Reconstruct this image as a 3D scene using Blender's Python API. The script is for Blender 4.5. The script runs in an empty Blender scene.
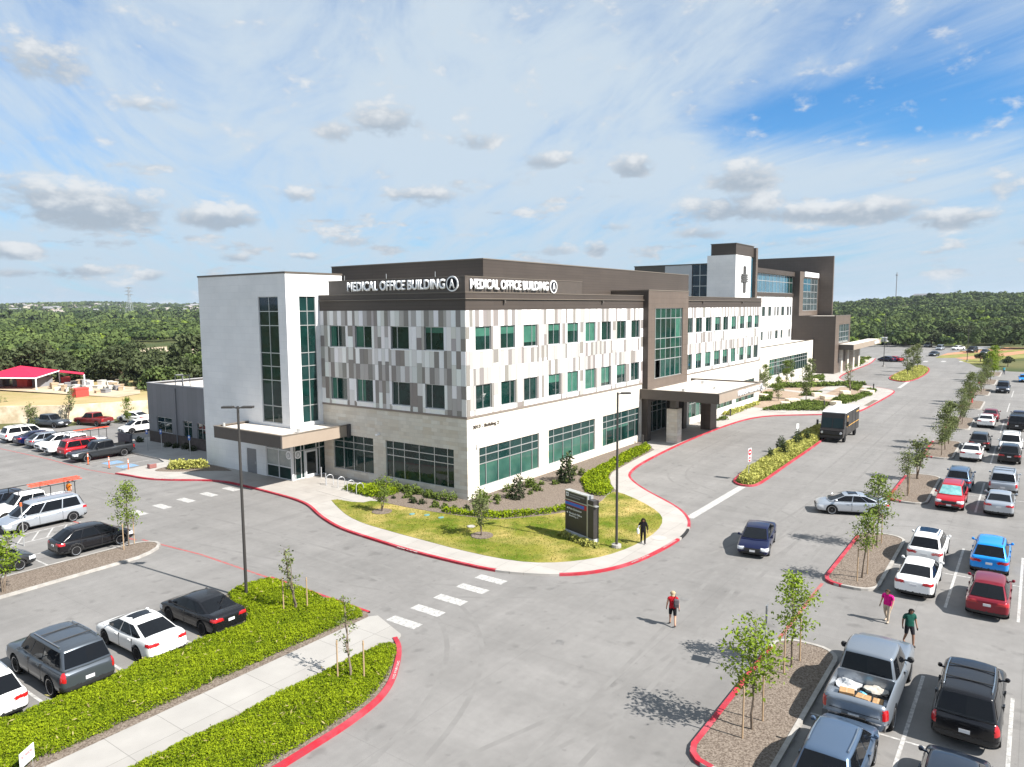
import bpy, bmesh, math, random
import numpy as np
from mathutils import Vector, Matrix
from mathutils.geometry import tessellate_polygon
random.seed(7); RNG = np.random.default_rng(7)
D = bpy.data
SC = bpy.context.scene
COL = SC.collection
rad = math.radians

# ------------------------------------------------------------------ camera model (fitted to the photo)
F = 732.963; PITCH = rad(5.9249); ROLL = rad(-0.40529); YAW = rad(54.28065); H = 15.2
_a, _b = math.cos(YAW), math.sin(YAW)
_cx, _cy = -3.7161*.95, 59.3605*.95
CU, CV = -_cx*_a-_cy*_b, _cx*_b-_cy*_a

def ray(px, py):
    x, y = px-512, py-383.5
    cr, sr = math.cos(ROLL), math.sin(ROLL)
    X = cr*x+sr*y; Yd = -sr*x+cr*y
    c, s = math.cos(PITCH), math.sin(PITCH)
    dy = F*c-Yd*s; dz = -F*s-Yd*c
    return (X*_a+dy*_b, -X*_b+dy*_a, dz)
def g(px, py, z=0):
    d = ray(px, py); t = (z-H)/d[2]; return (CU+d[0]*t, CV+d[1]*t)
def onv(px, py, v):
    d = ray(px, py); t = (v-CV)/d[1]; return (CU+d[0]*t, H+d[2]*t)
def onu(px, py, u):
    d = ray(px, py); t = (u-CU)/d[0]; return (CV+d[1]*t, H+d[2]*t)
def proj_uv(u, v, z):
    a, b = u-CU, v-CV
    X = a*_a-b*_b; Y = a*_b+b*_a; Z = z-H
    c, s = math.cos(PITCH), math.sin(PITCH)
    d = Y*c-Z*s; up = Z*c+Y*s
    x, y = F*X/d, -F*up/d
    cr, sr = math.cos(ROLL), math.sin(ROLL)
    return 512+cr*x-sr*y, 383.5+sr*x+cr*y, d

cam_d = D.cameras.new('camera'); cam = D.objects.new('camera', cam_d); COL.objects.link(cam)
cam_d.sensor_fit = 'HORIZONTAL'; cam_d.sensor_width = 36; cam_d.lens = F/1024*36
cam_d.clip_start = .5; cam_d.clip_end = 20000
def _dir(px, py):
    return Vector(ray(px, py)).normalized()
fw = _dir(512, 383.5); rt = (_dir(612, 383.5)*(1/ _dir(612, 383.5).dot(fw)) - fw).normalized(); up = rt.cross(fw)
M3 = Matrix((rt, up, -fw)).transposed()
cam.matrix_world = Matrix.Translation((CU, CV, H)) @ M3.to_4x4()
SC.camera = cam

# ------------------------------------------------------------------ helpers
def lin(c):
    f = lambda v: v/12.92 if v <= .04045 else ((v+.055)/1.055)**2.4
    return tuple(f(v/255) for v in c)
MATS = {}
def mat(name, c1, c2=None, scale=4, rough=.7, bump=0, bscale=60, metal=0, spec=.5, coat=0, detail=5, c3=None, scale3=.3, attr=None, ior=1.5, stretch=None, emit=None, rvar=0, ramp=(.38, .62), transl=0):
    if name in MATS: return MATS[name]
    m = D.materials.new(name); m.use_nodes = True
    nt = m.node_tree; N = nt.nodes; L = nt.links
    p = N['Principled BSDF']
    p.inputs['Base Color'].default_value = (*c1, 1)
    p.inputs['Roughness'].default_value = rough; p.inputs['Metallic'].default_value = metal
    p.inputs['Specular IOR Level'].default_value = spec if rough < .84 else min(spec, .12); p.inputs['IOR'].default_value = ior
    p.inputs['Coat Weight'].default_value = coat; p.inputs['Coat Roughness'].default_value = .04
    if emit: p.inputs['Emission Color'].default_value = (*emit[0], 1); p.inputs['Emission Strength'].default_value = emit[1]
    src = None
    tc = N.new('ShaderNodeTexCoord')
    vec = tc.outputs['Object']
    if stretch:
        mp = N.new('ShaderNodeMapping'); mp.inputs['Scale'].default_value = stretch; L.new(vec, mp.inputs['Vector']); vec = mp.outputs[0]
    def noise(sc, dt=detail):
        n = N.new('ShaderNodeTexNoise'); n.inputs['Scale'].default_value = sc; n.inputs['Detail'].default_value = dt; n.inputs['Roughness'].default_value = .6
        L.new(vec, n.inputs['Vector']); return n
    def mixc(fac, a, b):
        mx = N.new('ShaderNodeMix'); mx.data_type = 'RGBA'
        L.new(fac, mx.inputs[0])
        for s, i in ((a, 6), (b, 7)):
            if isinstance(s, tuple): mx.inputs[i].default_value = (*s, 1)
            else: L.new(s, mx.inputs[i])
        return mx.outputs[2]
    def rng(o, lo, hi):
        r = N.new('ShaderNodeMapRange'); r.inputs['From Min'].default_value = lo; r.inputs['From Max'].default_value = hi; L.new(o, r.inputs[0]); return r.outputs[0]
    if attr:
        at = N.new('ShaderNodeAttribute'); at.attribute_name = attr; src = at.outputs['Color']
    if c2:
        src2 = mixc(rng(noise(scale).outputs['Fac'], *ramp), src if src else c1, c2) if not attr else None
        if attr:
            t = N.new('ShaderNodeSeparateColor'); L.new(src, t.inputs[0]); src2 = mixc(t.outputs[0], c1, c2)
        src = src2
    if c3:
        src = mixc(rng(noise(scale3, 3).outputs['Fac'], .45, .7), src if src else c1, c3)
    if src: L.new(src, p.inputs['Base Color'])
    if rvar:
        n = noise(scale*.7); r = N.new('ShaderNodeMapRange'); r.inputs['To Min'].default_value = rough-rvar; r.inputs['To Max'].default_value = rough+rvar; L.new(n.outputs['Fac'], r.inputs[0]); L.new(r.outputs[0], p.inputs['Roughness'])
    if bump:
        n = noise(bscale, 3); b = N.new('ShaderNodeBump'); b.inputs['Strength'].default_value = bump; b.inputs['Distance'].default_value = .03
        L.new(n.outputs['Fac'], b.inputs['Height']); L.new(b.outputs[0], p.inputs['Normal'])
    if transl:
        p.inputs['Specular IOR Level'].default_value = .12; p.inputs['Roughness'].default_value = .85
        tr = N.new('ShaderNodeBsdfTranslucent'); ms = N.new('ShaderNodeMixShader'); ms.inputs[0].default_value = transl
        if src: L.new(src, tr.inputs[0])
        else: tr.inputs[0].default_value = (*c1, 1)
        L.new(p.outputs[0], ms.inputs[1]); L.new(tr.outputs[0], ms.inputs[2]); L.new(ms.outputs[0], N['Material Output'].inputs['Surface'])
    MATS[name] = m
    return m

class MB:
    def __init__(s): s.v = []; s.f = []; s.c = []; s.col = None
    def add(s, vs, fs):
        n = len(s.v); s.v.extend(tuple(map(float, p)) for p in vs); s.f.extend(tuple(i+n for i in f) for f in fs)
        if s.col is not None: s.c.extend([s.col]*len(fs))
        return s
    def quad(s, *p): return s.add(p, [tuple(range(len(p)))])
    def box(s, x0, x1, y0, y1, z0, z1, M=None):
        x0, x1 = sorted((x0, x1)); y0, y1 = sorted((y0, y1)); z0, z1 = sorted((z0, z1))
        vs = [(x0,y0,z0),(x1,y0,z0),(x1,y1,z0),(x0,y1,z0),(x0,y0,z1),(x1,y0,z1),(x1,y1,z1),(x0,y1,z1)]
        if M is not None: vs = [M @ Vector(p) for p in vs]
        return s.add(vs, [(0,3,2,1),(4,5,6,7),(0,1,5,4),(1,2,6,5),(2,3,7,6),(3,0,4,7)])
    def tube(s, p0, p1, r0, r1=None, n=8, caps=True):
        r1 = r0 if r1 is None else r1
        p0, p1 = Vector(p0), Vector(p1); d = (p1-p0)
        if d.length < 1e-6: return s
        d.normalize(); a = d.orthogonal().normalized(); b = d.cross(a)
        vs = [p0+(a*math.cos(t)+b*math.sin(t))*r0 for t in [2*math.pi*i/n for i in range(n)]]
        vs += [p1+(a*math.cos(t)+b*math.sin(t))*r1 for t in [2*math.pi*i/n for i in range(n)]]
        fs = [(i, (i+1) % n, n+(i+1) % n, n+i) for i in range(n)]
        if caps: fs += [tuple(range(n-1, -1, -1)), tuple(range(n, 2*n))]
        return s.add(vs, fs)
    def path(s, pts, r, n=6):
        for a, b in zip(pts, pts[1:]): s.tube(a, b, r, r, n)
        return s
    def lathe(s, prof, n=16, axis='z', M=None):
        vs = []; fs = []
        for r, z in prof:
            for i in range(n):
                t = 2*math.pi*i/n
                p = (r*math.cos(t), r*math.sin(t), z) if axis == 'z' else (r*math.cos(t), z, r*math.sin(t))
                vs.append(M @ Vector(p) if M is not None else p)
        for k in range(len(prof)-1):
            for i in range(n):
                fs.append((k*n+i, k*n+(i+1) % n, (k+1)*n+(i+1) % n, (k+1)*n+i))
        if prof[0][0] > 1e-5: fs.append(tuple(range(n-1, -1, -1)))
        if prof[-1][0] > 1e-5: fs.append(tuple((len(prof)-1)*n+i for i in range(n)))
        return s.add(vs, fs)
    def prism(s, poly, z1, z0=None, bottom=False):
        n = len(poly)
        if area(poly) < 0: poly = poly[::-1]
        zt = (lambda p: z1) if not callable(z1) else z1
        tris = tessellate_polygon([[Vector((p[0], p[1], 0)) for p in poly]])
        top = [(p[0], p[1], zt(p)) for p in poly]
        out = []
        for t in tris:
            a, b, c = [poly[i] for i in t]
            if (b[0]-a[0])*(c[1]-a[1])-(b[1]-a[1])*(c[0]-a[0]) < 0: t = t[::-1]
            out.append(tuple(t))
        s.add(top, out)
        if z0 is not None:
            s.add(top+[(p[0], p[1], z0) for p in poly], [(n+i, n+(i+1) % n, (i+1) % n, i) for i in range(n)])
        return s
    def build(s, name, m, parent=None, smooth=False, loc=None, fix=False):
        me = D.meshes.new(name); me.from_pydata(s.v, [], s.f)
        if s.c:
            at = me.color_attributes.new('col', 'FLOAT_COLOR', 'CORNER')
            arr = np.repeat(np.array([(*c, 1) for c in s.c], dtype=np.float32), [len(f) for f in s.f], axis=0)
            at.data.foreach_set('color', arr.ravel())
        if fix:
            bm = bmesh.new(); bm.from_mesh(me); bmesh.ops.recalc_face_normals(bm, faces=bm.faces); bm.to_mesh(me); bm.free()
        if smooth: me.polygons.foreach_set('use_smooth', [True]*len(me.polygons))
        if m is not None: me.materials.append(m)
        o = D.objects.new(name, me); COL.objects.link(o)
        if parent is not None: o.parent = parent
        if loc is not None: o.location = loc
        return o
def area(p): return sum(p[i][0]*p[(i+1) % len(p)][1]-p[(i+1) % len(p)][0]*p[i][1] for i in range(len(p)))/2
def meshobj(name, me, m, parent=None, loc=(0,0,0)):
    o = D.objects.new(name, me); COL.objects.link(o)
    if parent is not None: o.parent = parent
    o.location = loc
    if m is not None:
        if not me.materials: me.materials.append(None)
        o.material_slots[0].link = 'OBJECT'; o.material_slots[0].material = m
    return o
def tag(o, label=None, cat=None, group=None, kind=None):
    if label: o['label'] = label
    if cat: o['category'] = cat
    if group: o['group'] = group
    if kind: o['kind'] = kind
    return o
def thing(name, label, cat, loc=(0,0,0), rz=0, group=None):
    o = D.objects.new(name, None); COL.objects.link(o); o.location = loc; o.rotation_euler = (0,0,rz); o.empty_display_size = .3
    return tag(o, label, cat, group)
def struct(o): o['kind'] = 'structure'; return o
def copy_tree(o, parent=None):
    c = o.copy(); COL.objects.link(c)
    if parent is not None: c.parent = parent
    for ch in list(o.children): copy_tree(ch, c)
    return c
def smooth_line(pts, it=2, closed=False):
    for _ in range(it):
        out = []
        n = len(pts)
        if not closed: out.append(pts[0])
        for i in range(n if closed else n-1):
            a, b = pts[i], pts[(i+1) % n]
            out.append((a[0]*.75+b[0]*.25, a[1]*.75+b[1]*.25)); out.append((a[0]*.25+b[0]*.75, a[1]*.25+b[1]*.75))
        if not closed: out.append(pts[-1])
        pts = out
    return pts
def inside(poly, x, y):
    c = False; n = len(poly)
    for i in range(n):
        x0, y0 = poly[i]; x1, y1 = poly[(i+1) % n]
        if (y0 > y) != (y1 > y) and x < (x1-x0)*(y-y0)/(y1-y0)+x0: c = not c
    return c
def np_inside(poly, X, Y):
    c = np.zeros(X.shape, bool); n = len(poly)
    for i in range(n):
        x0, y0 = poly[i]; x1, y1 = poly[(i+1) % n]
        if y0 == y1: continue
        c ^= ((y0 > Y) != (y1 > Y)) & (X < (x1-x0)*(Y-y0)/(y1-y0)+x0)
    return c
def offset_line(pts, d, closed=False):
    out = []; n = len(pts)
    for i in range(n):
        a = pts[i-1] if (i > 0 or closed) else pts[i]
        b = pts[(i+1) % n] if (i < n-1 or closed) else pts[i]
        tx, ty = b[0]-a[0], b[1]-a[1]; l = math.hypot(tx, ty) or 1
        out.append((pts[i][0]-ty/l*d, pts[i][1]+tx/l*d))
    return out
def ribbon(mb, pts, w, z, closed=False, zo=None, side=1):
    """strip of width w to the left of pts (side=1) at height z, with an outer face down to zo"""
    q = offset_line(pts, w*side, closed); n = len(pts)
    for i in range(n if closed else n-1):
        j = (i+1) % n
        a, b, c, d = pts[i], pts[j], q[j], q[i]
        f = [(*a, z), (*b, z), (*c, z), (*d, z)]
        mb.quad(*(f if side > 0 else f[::-1]))
        if zo is not None:
            f = [(*a, zo), (*b, zo), (*b, z), (*a, z)]
            mb.quad(*(f if side > 0 else f[::-1]))
    return mb
def leaf_mesh(name, P, size, up=.3, rng=RNG, aspect=1.6, tint=None):
    """one mesh of rhombic leaves at the points P"""
    n = len(P); P = np.asarray(P, float)
    nr = rng.normal(size=(n, 3)); nr[:, 2] += up*2; nr /= np.linalg.norm(nr, axis=1)[:, None]
    t = rng.normal(size=(n, 3)); t -= (t*nr).sum(1)[:, None]*nr; t /= np.linalg.norm(t, axis=1)[:, None]
    b = np.cross(nr, t)
    s = (np.asarray(size)*rng.uniform(.65, 1.35, n))[:, None]
    V = np.stack([P-t*s*.5*aspect, P+b*s*.38, P+t*s*.5*aspect, P-b*s*.38], 1).reshape(-1, 3)
    return quads_mesh(name, V, rng.uniform(0, 1, n) if tint is None else tint)
def quads_mesh(name, V, tint=None):
    n = len(V)//4
    me = D.meshes.new(name); me.vertices.add(4*n); me.loops.add(4*n); me.polygons.add(n)
    me.vertices.foreach_set('co', V.astype(np.float32).ravel())
    me.loops.foreach_set('vertex_index', np.arange(4*n, dtype=np.int32))
    me.polygons.foreach_set('loop_start', np.arange(0, 4*n, 4, dtype=np.int32))
    me.polygons.foreach_set('loop_total', np.full(n, 4, dtype=np.int32))
    if tint is not None:
        at = me.color_attributes.new('col', 'FLOAT_COLOR', 'CORNER')
        c = np.ones((4*n, 4), np.float32); c[:, :3] = np.repeat(tint, 4)[:, None]
        at.data.foreach_set('color', c.ravel())
    me.update(calc_edges=True); me.validate()
    return me
def eval_mesh(o, name=None):
    dg = bpy.context.evaluated_depsgraph_get(); dg.update()
    me = D.meshes.new_from_object(o.evaluated_get(dg)); me.name = name or o.name
    return me
def patch(me, pred, off, name):
    """a shell over the faces of a mesh for which pred(centre, normal) holds, lifted by off along the normals"""
    vs = {}; mb = MB()
    for p in me.polygons:
        c = p.center
        if pred(c, p.normal):
            f = []
            for vi in p.vertices:
                if vi not in vs:
                    v = me.vertices[vi]; vs[vi] = len(mb.v); q = v.co+v.normal*off; mb.v.append(tuple(q))
                f.append(vs[vi])
            mb.f.append(tuple(f))
    m2 = D.meshes.new(name); m2.from_pydata(mb.v, [], mb.f); m2.polygons.foreach_set('use_smooth', [True]*len(m2.polygons))
    return m2
def ht(px, py, u, v):
    lo, hi = -5, 200
    for _ in range(50):
        m = (lo+hi)/2
        if proj_uv(u, v, m)[1] > py: lo = m
        else: hi = m
    return lo
def text_mesh(s, size=1, ext=.03, bold=0, sx=1, align='LEFT'):
    cu = D.curves.new('text_curve', 'FONT'); cu.body = s; cu.size = size; cu.extrude = ext; cu.offset = bold; cu.align_x = align; cu.resolution_u = 3
    o = D.objects.new('text_tmp', cu); COL.objects.link(o)
    me = eval_mesh(o, 'lettering'); D.objects.remove(o); D.curves.remove(cu)
    if sx != 1: me.transform(Matrix.Diagonal((sx, 1, 1, 1)))
    return me
def place_text(name, s, width, height, m, parent, origin, right, upv, ext=.03, bold=.0):
    me = text_mesh(s, 1, 0, bold)
    xs = [v.co.x for v in me.vertices]; ys = [v.co.y for v in me.vertices]
    x0, x1, y0, y1 = min(xs), max(xs), min(ys), max(ys)
    me.transform(Matrix.Translation((-x0, -y0, 0)))
    me.transform(Matrix.Diagonal((width/(x1-x0), height/(y1-y0), 1, 1)))
    R = Vector(right).normalized(); U = Vector(upv).normalized(); Nn = R.cross(U)
    bm = bmesh.new(); bm.from_mesh(me)
    if ext > 0:
        r = bmesh.ops.extrude_face_region(bm, geom=bm.faces[:])
        bmesh.ops.translate(bm, vec=(0, 0, ext), verts=[e for e in r['geom'] if isinstance(e, bmesh.types.BMVert)])
        bmesh.ops.recalc_face_normals(bm, faces=bm.faces)
    bm.to_mesh(me); bm.free()
    me.transform(Matrix((R, U, Nn)).transposed().to_4x4()); me.transform(Matrix.Translation(origin))
    me.materials.clear(); me.materials.append(m)
    o = D.objects.new(name, me); COL.objects.link(o); o.parent = parent
    return o

# ------------------------------------------------------------------ light and sky
SUN_EL, SUN_AZ = rad(44.0), rad(94.0-180)      # the direction towards the sun, from the shadows of the lamps and people
sun_d = D.lights.new('sun', 'SUN'); sun_d.energy = 5.0; sun_d.angle = rad(.5); sun_d.color = (1, .955, .89)
sun = D.objects.new('sun', sun_d); COL.objects.link(sun)
sd = Vector((math.cos(SUN_EL)*math.cos(SUN_AZ), math.cos(SUN_EL)*math.sin(SUN_AZ), math.sin(SUN_EL)))
sun.rotation_euler = sd.to_track_quat('Z', 'Y').to_euler(); sun.location = (0, 0, 120)
SC.view_settings.view_transform = 'Standard'; SC.view_settings.look = 'None'; SC.view_settings.gamma = 1
SC.view_settings.exposure = 1.12
SC.cycles.max_bounces = 5; SC.cycles.diffuse_bounces = 3; SC.cycles.glossy_bounces = 2; SC.cycles.transmission_bounces = 3

W = D.worlds.new('World'); SC.world = W; W.use_nodes = True
def build_world():
    nt = W.node_tree; N = nt.nodes; L = nt.links
    bg = N['Background']
    sky = N.new('ShaderNodeTexSky'); sky.sky_type = 'NISHITA'; sky.sun_disc = False
    sky.sun_elevation = SUN_EL; sky.sun_rotation = math.atan2(sd.x, sd.y); sky.altitude = 300; sky.air_density = 1.0; sky.dust_density = .6; sky.ozone_density = 1.6
    tc = N.new('ShaderNodeTexCoord')
    def mth(op, a, b=None, c=None, clamp=False):
        n = N.new('ShaderNodeMath'); n.operation = op; n.use_clamp = clamp
        for i, x in enumerate((a, b, c)):
            if x is None: continue
            if isinstance(x, (int, float)): n.inputs[i].default_value = x
            else: L.new(x, n.inputs[i])
        return n.outputs[0]
    def sstep(x, lo, hi):
        n = N.new('ShaderNodeMapRange'); n.interpolation_type = 'SMOOTHSTEP'; L.new(x, n.inputs[0])
        n.inputs['From Min'].default_value = lo; n.inputs['From Max'].default_value = hi; return n.outputs[0]
    def noise(vec, scale, detail=8, rough=.55, dist=0):
        n = N.new('ShaderNodeTexNoise'); n.inputs['Scale'].default_value = scale; n.inputs['Detail'].default_value = detail
        n.inputs['Roughness'].default_value = rough; n.inputs['Distortion'].default_value = dist; L.new(vec, n.inputs['Vector']); return n.outputs['Fac']
    def comb(x, y, z=0):
        n = N.new('ShaderNodeCombineXYZ')
        for i, q in enumerate((x, y, z)):
            if isinstance(q, (int, float)): n.inputs[i].default_value = q
            else: L.new(q, n.inputs[i])
        return n.outputs[0]
    def mixc(f, a, b):
        n = N.new('ShaderNodeMix'); n.data_type = 'RGBA'; L.new(f, n.inputs[0])
        for q, i in ((a, 6), (b, 7)):
            if isinstance(q, tuple): n.inputs[i].default_value = (*q, 1)
            else: L.new(q, n.inputs[i])
        return n.outputs[2]
    sep = N.new('ShaderNodeSeparateXYZ'); L.new(tc.outputs['Generated'], sep.inputs[0])
    x, y, z = sep.outputs
    zc = mth('MAXIMUM', z, .0)
    # bearing t (radians clockwise from the view's middle bearing) and elevation e, in degrees
    hd = math.atan2(fw.y, fw.x); ch, sh = math.cos(hd), math.sin(hd)
    ax = mth('ADD', mth('MULTIPLY', x, ch), mth('MULTIPLY', y, sh))
    ay = mth('SUBTRACT', mth('MULTIPLY', x, sh), mth('MULTIPLY', y, ch))
    az = mth('MULTIPLY', mth('ARCTAN2', ay, ax), 57.2958)
    el = mth('MULTIPLY', mth('ARCSINE', z), 57.2958)
    # high thin cloud on a plane: streaks that converge with distance
    k = mth('DIVIDE', 1.0, mth('ADD', zc, .09))
    px_, py_ = mth('MULTIPLY', ax, k), mth('MULTIPLY', ay, k)
    th = rad(-15)
    rx = mth('ADD', mth('MULTIPLY', px_, math.cos(th)), mth('MULTIPLY', py_, math.sin(th)))
    ry = mth('SUBTRACT', mth('MULTIPLY', py_, math.cos(th)), mth('MULTIPLY', px_, math.sin(th)))
    st = noise(comb(mth('MULTIPLY', rx, .34), mth('MULTIPLY', ry, 1.15), 3.1), 1.2, 12, .64, 1.5)
    st3 = noise(comb(mth('MULTIPLY', rx, 1.3), mth('MULTIPLY', ry, 4.5), 5.1), 1.6, 8, .62, .5)
    st2 = noise(comb(mth('MULTIPLY', rx, .2), mth('MULTIPLY', ry, .45), 7.7), 1.3, 4, .5, .3)
    # how much thin cloud: thick on the left and middle, a clear blue band high on the right
    cov = mth('ADD', mth('MULTIPLY', st, 1.25), mth('ADD', mth('MULTIPLY', st2, .75), mth('MULTIPLY', st3, .20)))
    cov = mth('SUBTRACT', cov, .41)
    pv = comb(az, el, 0)
    def vec(op, a, b):
        n = N.new('ShaderNodeVectorMath'); n.operation = op
        for i, q in enumerate((a, b)):
            if isinstance(q, tuple): n.inputs[i].default_value = q
            else: L.new(q, n.inputs[i])
        return n.outputs['Value' if op == 'DOT_PRODUCT' else 'Vector']
    def ell(a0, e0, wa, we):
        v = vec('MULTIPLY', vec('SUBTRACT', pv, (a0, e0, 0)), (1/wa, 1/we, 0))
        return vec('DOT_PRODUCT', v, v), v
    def bump(a0, e0, wa, we, amt, tilt=0):
        r, _ = ell(a0, e0, wa, we)
        return mth('MULTIPLY', mth('EXPONENT', mth('MULTIPLY', r, -1)), amt)
    for args in SKY_BUMPS: cov = mth('ADD', cov, bump(*args))
    thin = mth('MULTIPLY', sstep(cov, .10, .88), .94)
    skyc = N.new('ShaderNodeVectorMath'); skyc.operation = 'MULTIPLY'; L.new(sky.outputs[0], skyc.inputs[0]); skyc.inputs[1].default_value = SKY_TINT
    col = mixc(thin, skyc.outputs[0], SKY_THIN)
    # haze near the horizon
    hz = mth('MULTIPLY', mth('POWER', 2.718, mth('MULTIPLY', mth('ABSOLUTE', el), -1/5.5)), .72)
    col = mixc(hz, col, SKY_HAZE)
    # cumulus: placed clouds with broken edges, lit tops and grey bases
    nv = comb(mth('MULTIPLY', az, .30), mth('MULTIPLY', el, .52), 1.7)
    nb = noise(nv, 1.15, 9, .6, .15); nb2 = noise(nv, 3.2, 5, .6)
    nb = mth('SUBTRACT', mth('ADD', mth('MULTIPLY', nb, .8), mth('MULTIPLY', nb2, .2)), .5)
    dens = None; shade = None
    for (a0, e0, wa, we, dn) in CUMULUS:
        r, v2 = ell(a0, e0, wa, we)
        v = mth('MULTIPLY_ADD', r, -.62, dn)
        w = mth('MAXIMUM', v, 0)
        dens = v if dens is None else mth('MAXIMUM', dens, v)
        q = vec('DOT_PRODUCT', v2, (0, 1, 0))
        shade = mth('MULTIPLY', w, q) if shade is None else mth('MULTIPLY_ADD', w, q, shade)
    # scattered small ones everywhere low down
    sm = noise(comb(mth('MULTIPLY', az, .22), mth('MULTIPLY', el, .75), 9.3), 1.0, 7, .6)
    low = mth('MULTIPLY', sstep(el, 1.0, 2.6), mth('SUBTRACT', 1.0, sstep(el, 7, 13)))
    scat = mth('MULTIPLY', mth('SUBTRACT', sm, .53), mth('MULTIPLY', low, 4.6))
    tot = mth('ADD', mth('MAXIMUM', dens, scat), mth('MULTIPLY', nb, 3.3))
    cm = mth('MULTIPLY', sstep(tot, .10, .75), .93)
    litf = mth('ADD', mth('MULTIPLY', shade, .9), mth('ADD', .40, mth('MULTIPLY', nb, 2.6)))
    cc = mixc(sstep(litf, .1, .95), CUM_DARK, CUM_LIT)
    col = mixc(cm, col, cc)
    L.new(col, bg.inputs['Color']); bg.inputs['Strength'].default_value = .086
    W.cycles.sampling_method = 'MANUAL'; W.cycles.sample_map_resolution = 512
def skydir(px, py):
    d = Vector(ray(px, py)).normalized(); hd = math.atan2(fw.y, fw.x)
    return (-math.degrees((math.atan2(d.y, d.x)-hd+math.pi) % (2*math.pi)-math.pi), math.degrees(math.asin(d.z)))
PXD = 1/F*57.3
SKY_TINT = (.26, .62, .90)
SKY_THIN = (3.45, 4.0, 4.5)
SKY_HAZE = (2.45, 3.25, 4.1)
CUM_LIT = (4.3, 4.45, 4.6); CUM_DARK = (2.2, 2.6, 3.05)
CUMULUS = []
for (x, y, w, h, dn) in [(88, 205, 62, 20, 1.0), (30, 185, 45, 12, .75), (218, 217, 38, 12, .95), (420, 196, 42, 12, .8), (297, 195, 25, 9, .6), (385, 118, 40, 20, .75),
        (335, 130, 26, 14, .6), (475, 140, 30, 12, .6), (40, 58, 50, 26, .6), (150, 105, 40, 9, .5), (545, 160, 38, 10, .7), (632, 165, 22, 13, .85), (515, 170, 12, 10, .4), (742, 178, 32, 19, .9),
        (735, 207, 52, 16, .85), (865, 210, 52, 13, .9), (805, 212, 40, 10, .8), (950, 218, 38, 10, .85), (700, 232, 30, 9, .7), (597, 248, 14, 9, .8), (555, 250, 26, 8, .6), (612, 227, 25, 6, .5), (15, 250, 22, 8, .9), (15, 272, 24, 5, .7), (80, 270, 30, 6, .8), (150, 275, 16, 6, .7),
        (235, 257, 22, 6, .7), (305, 256, 18, 5, .6), (800, 243, 45, 7, .5), (1000, 185, 40, 20, .35), (350, 240, 40, 9, .5), (690, 110, 20, 10, .2)]:
    a0, e0 = skydir(x, y); CUMULUS.append((a0, e0, w*PXD, h*PXD, dn))
SKY_BUMPS = []
for (x, y, w, h, amt, tilt) in [(870, 100, 140, 38, -.55, 14), (1010, 125, 110, 40, -.42, 8), (960, 20, 150, 30, -.30, 6), (760, 125, 60, 22, -.3, 0), (630, 20, 110, 40, -.16, 20), (330, 20, 60, 40, -.1, 0), (160, 20, 120, 40, -.05, 0),
        (560, 130, 150, 70, .20, 20), (480, 90, 130, 80, .1, 0), (250, 120, 200, 60, .1, 0), (860, 170, 200, 24, .18, 8), (740, 60, 110, 30, .10, 20)]:
    a0, e0 = skydir(x, y); SKY_BUMPS.append((a0, e0, w*PXD, h*PXD, amt, tilt))
build_world()
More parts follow.
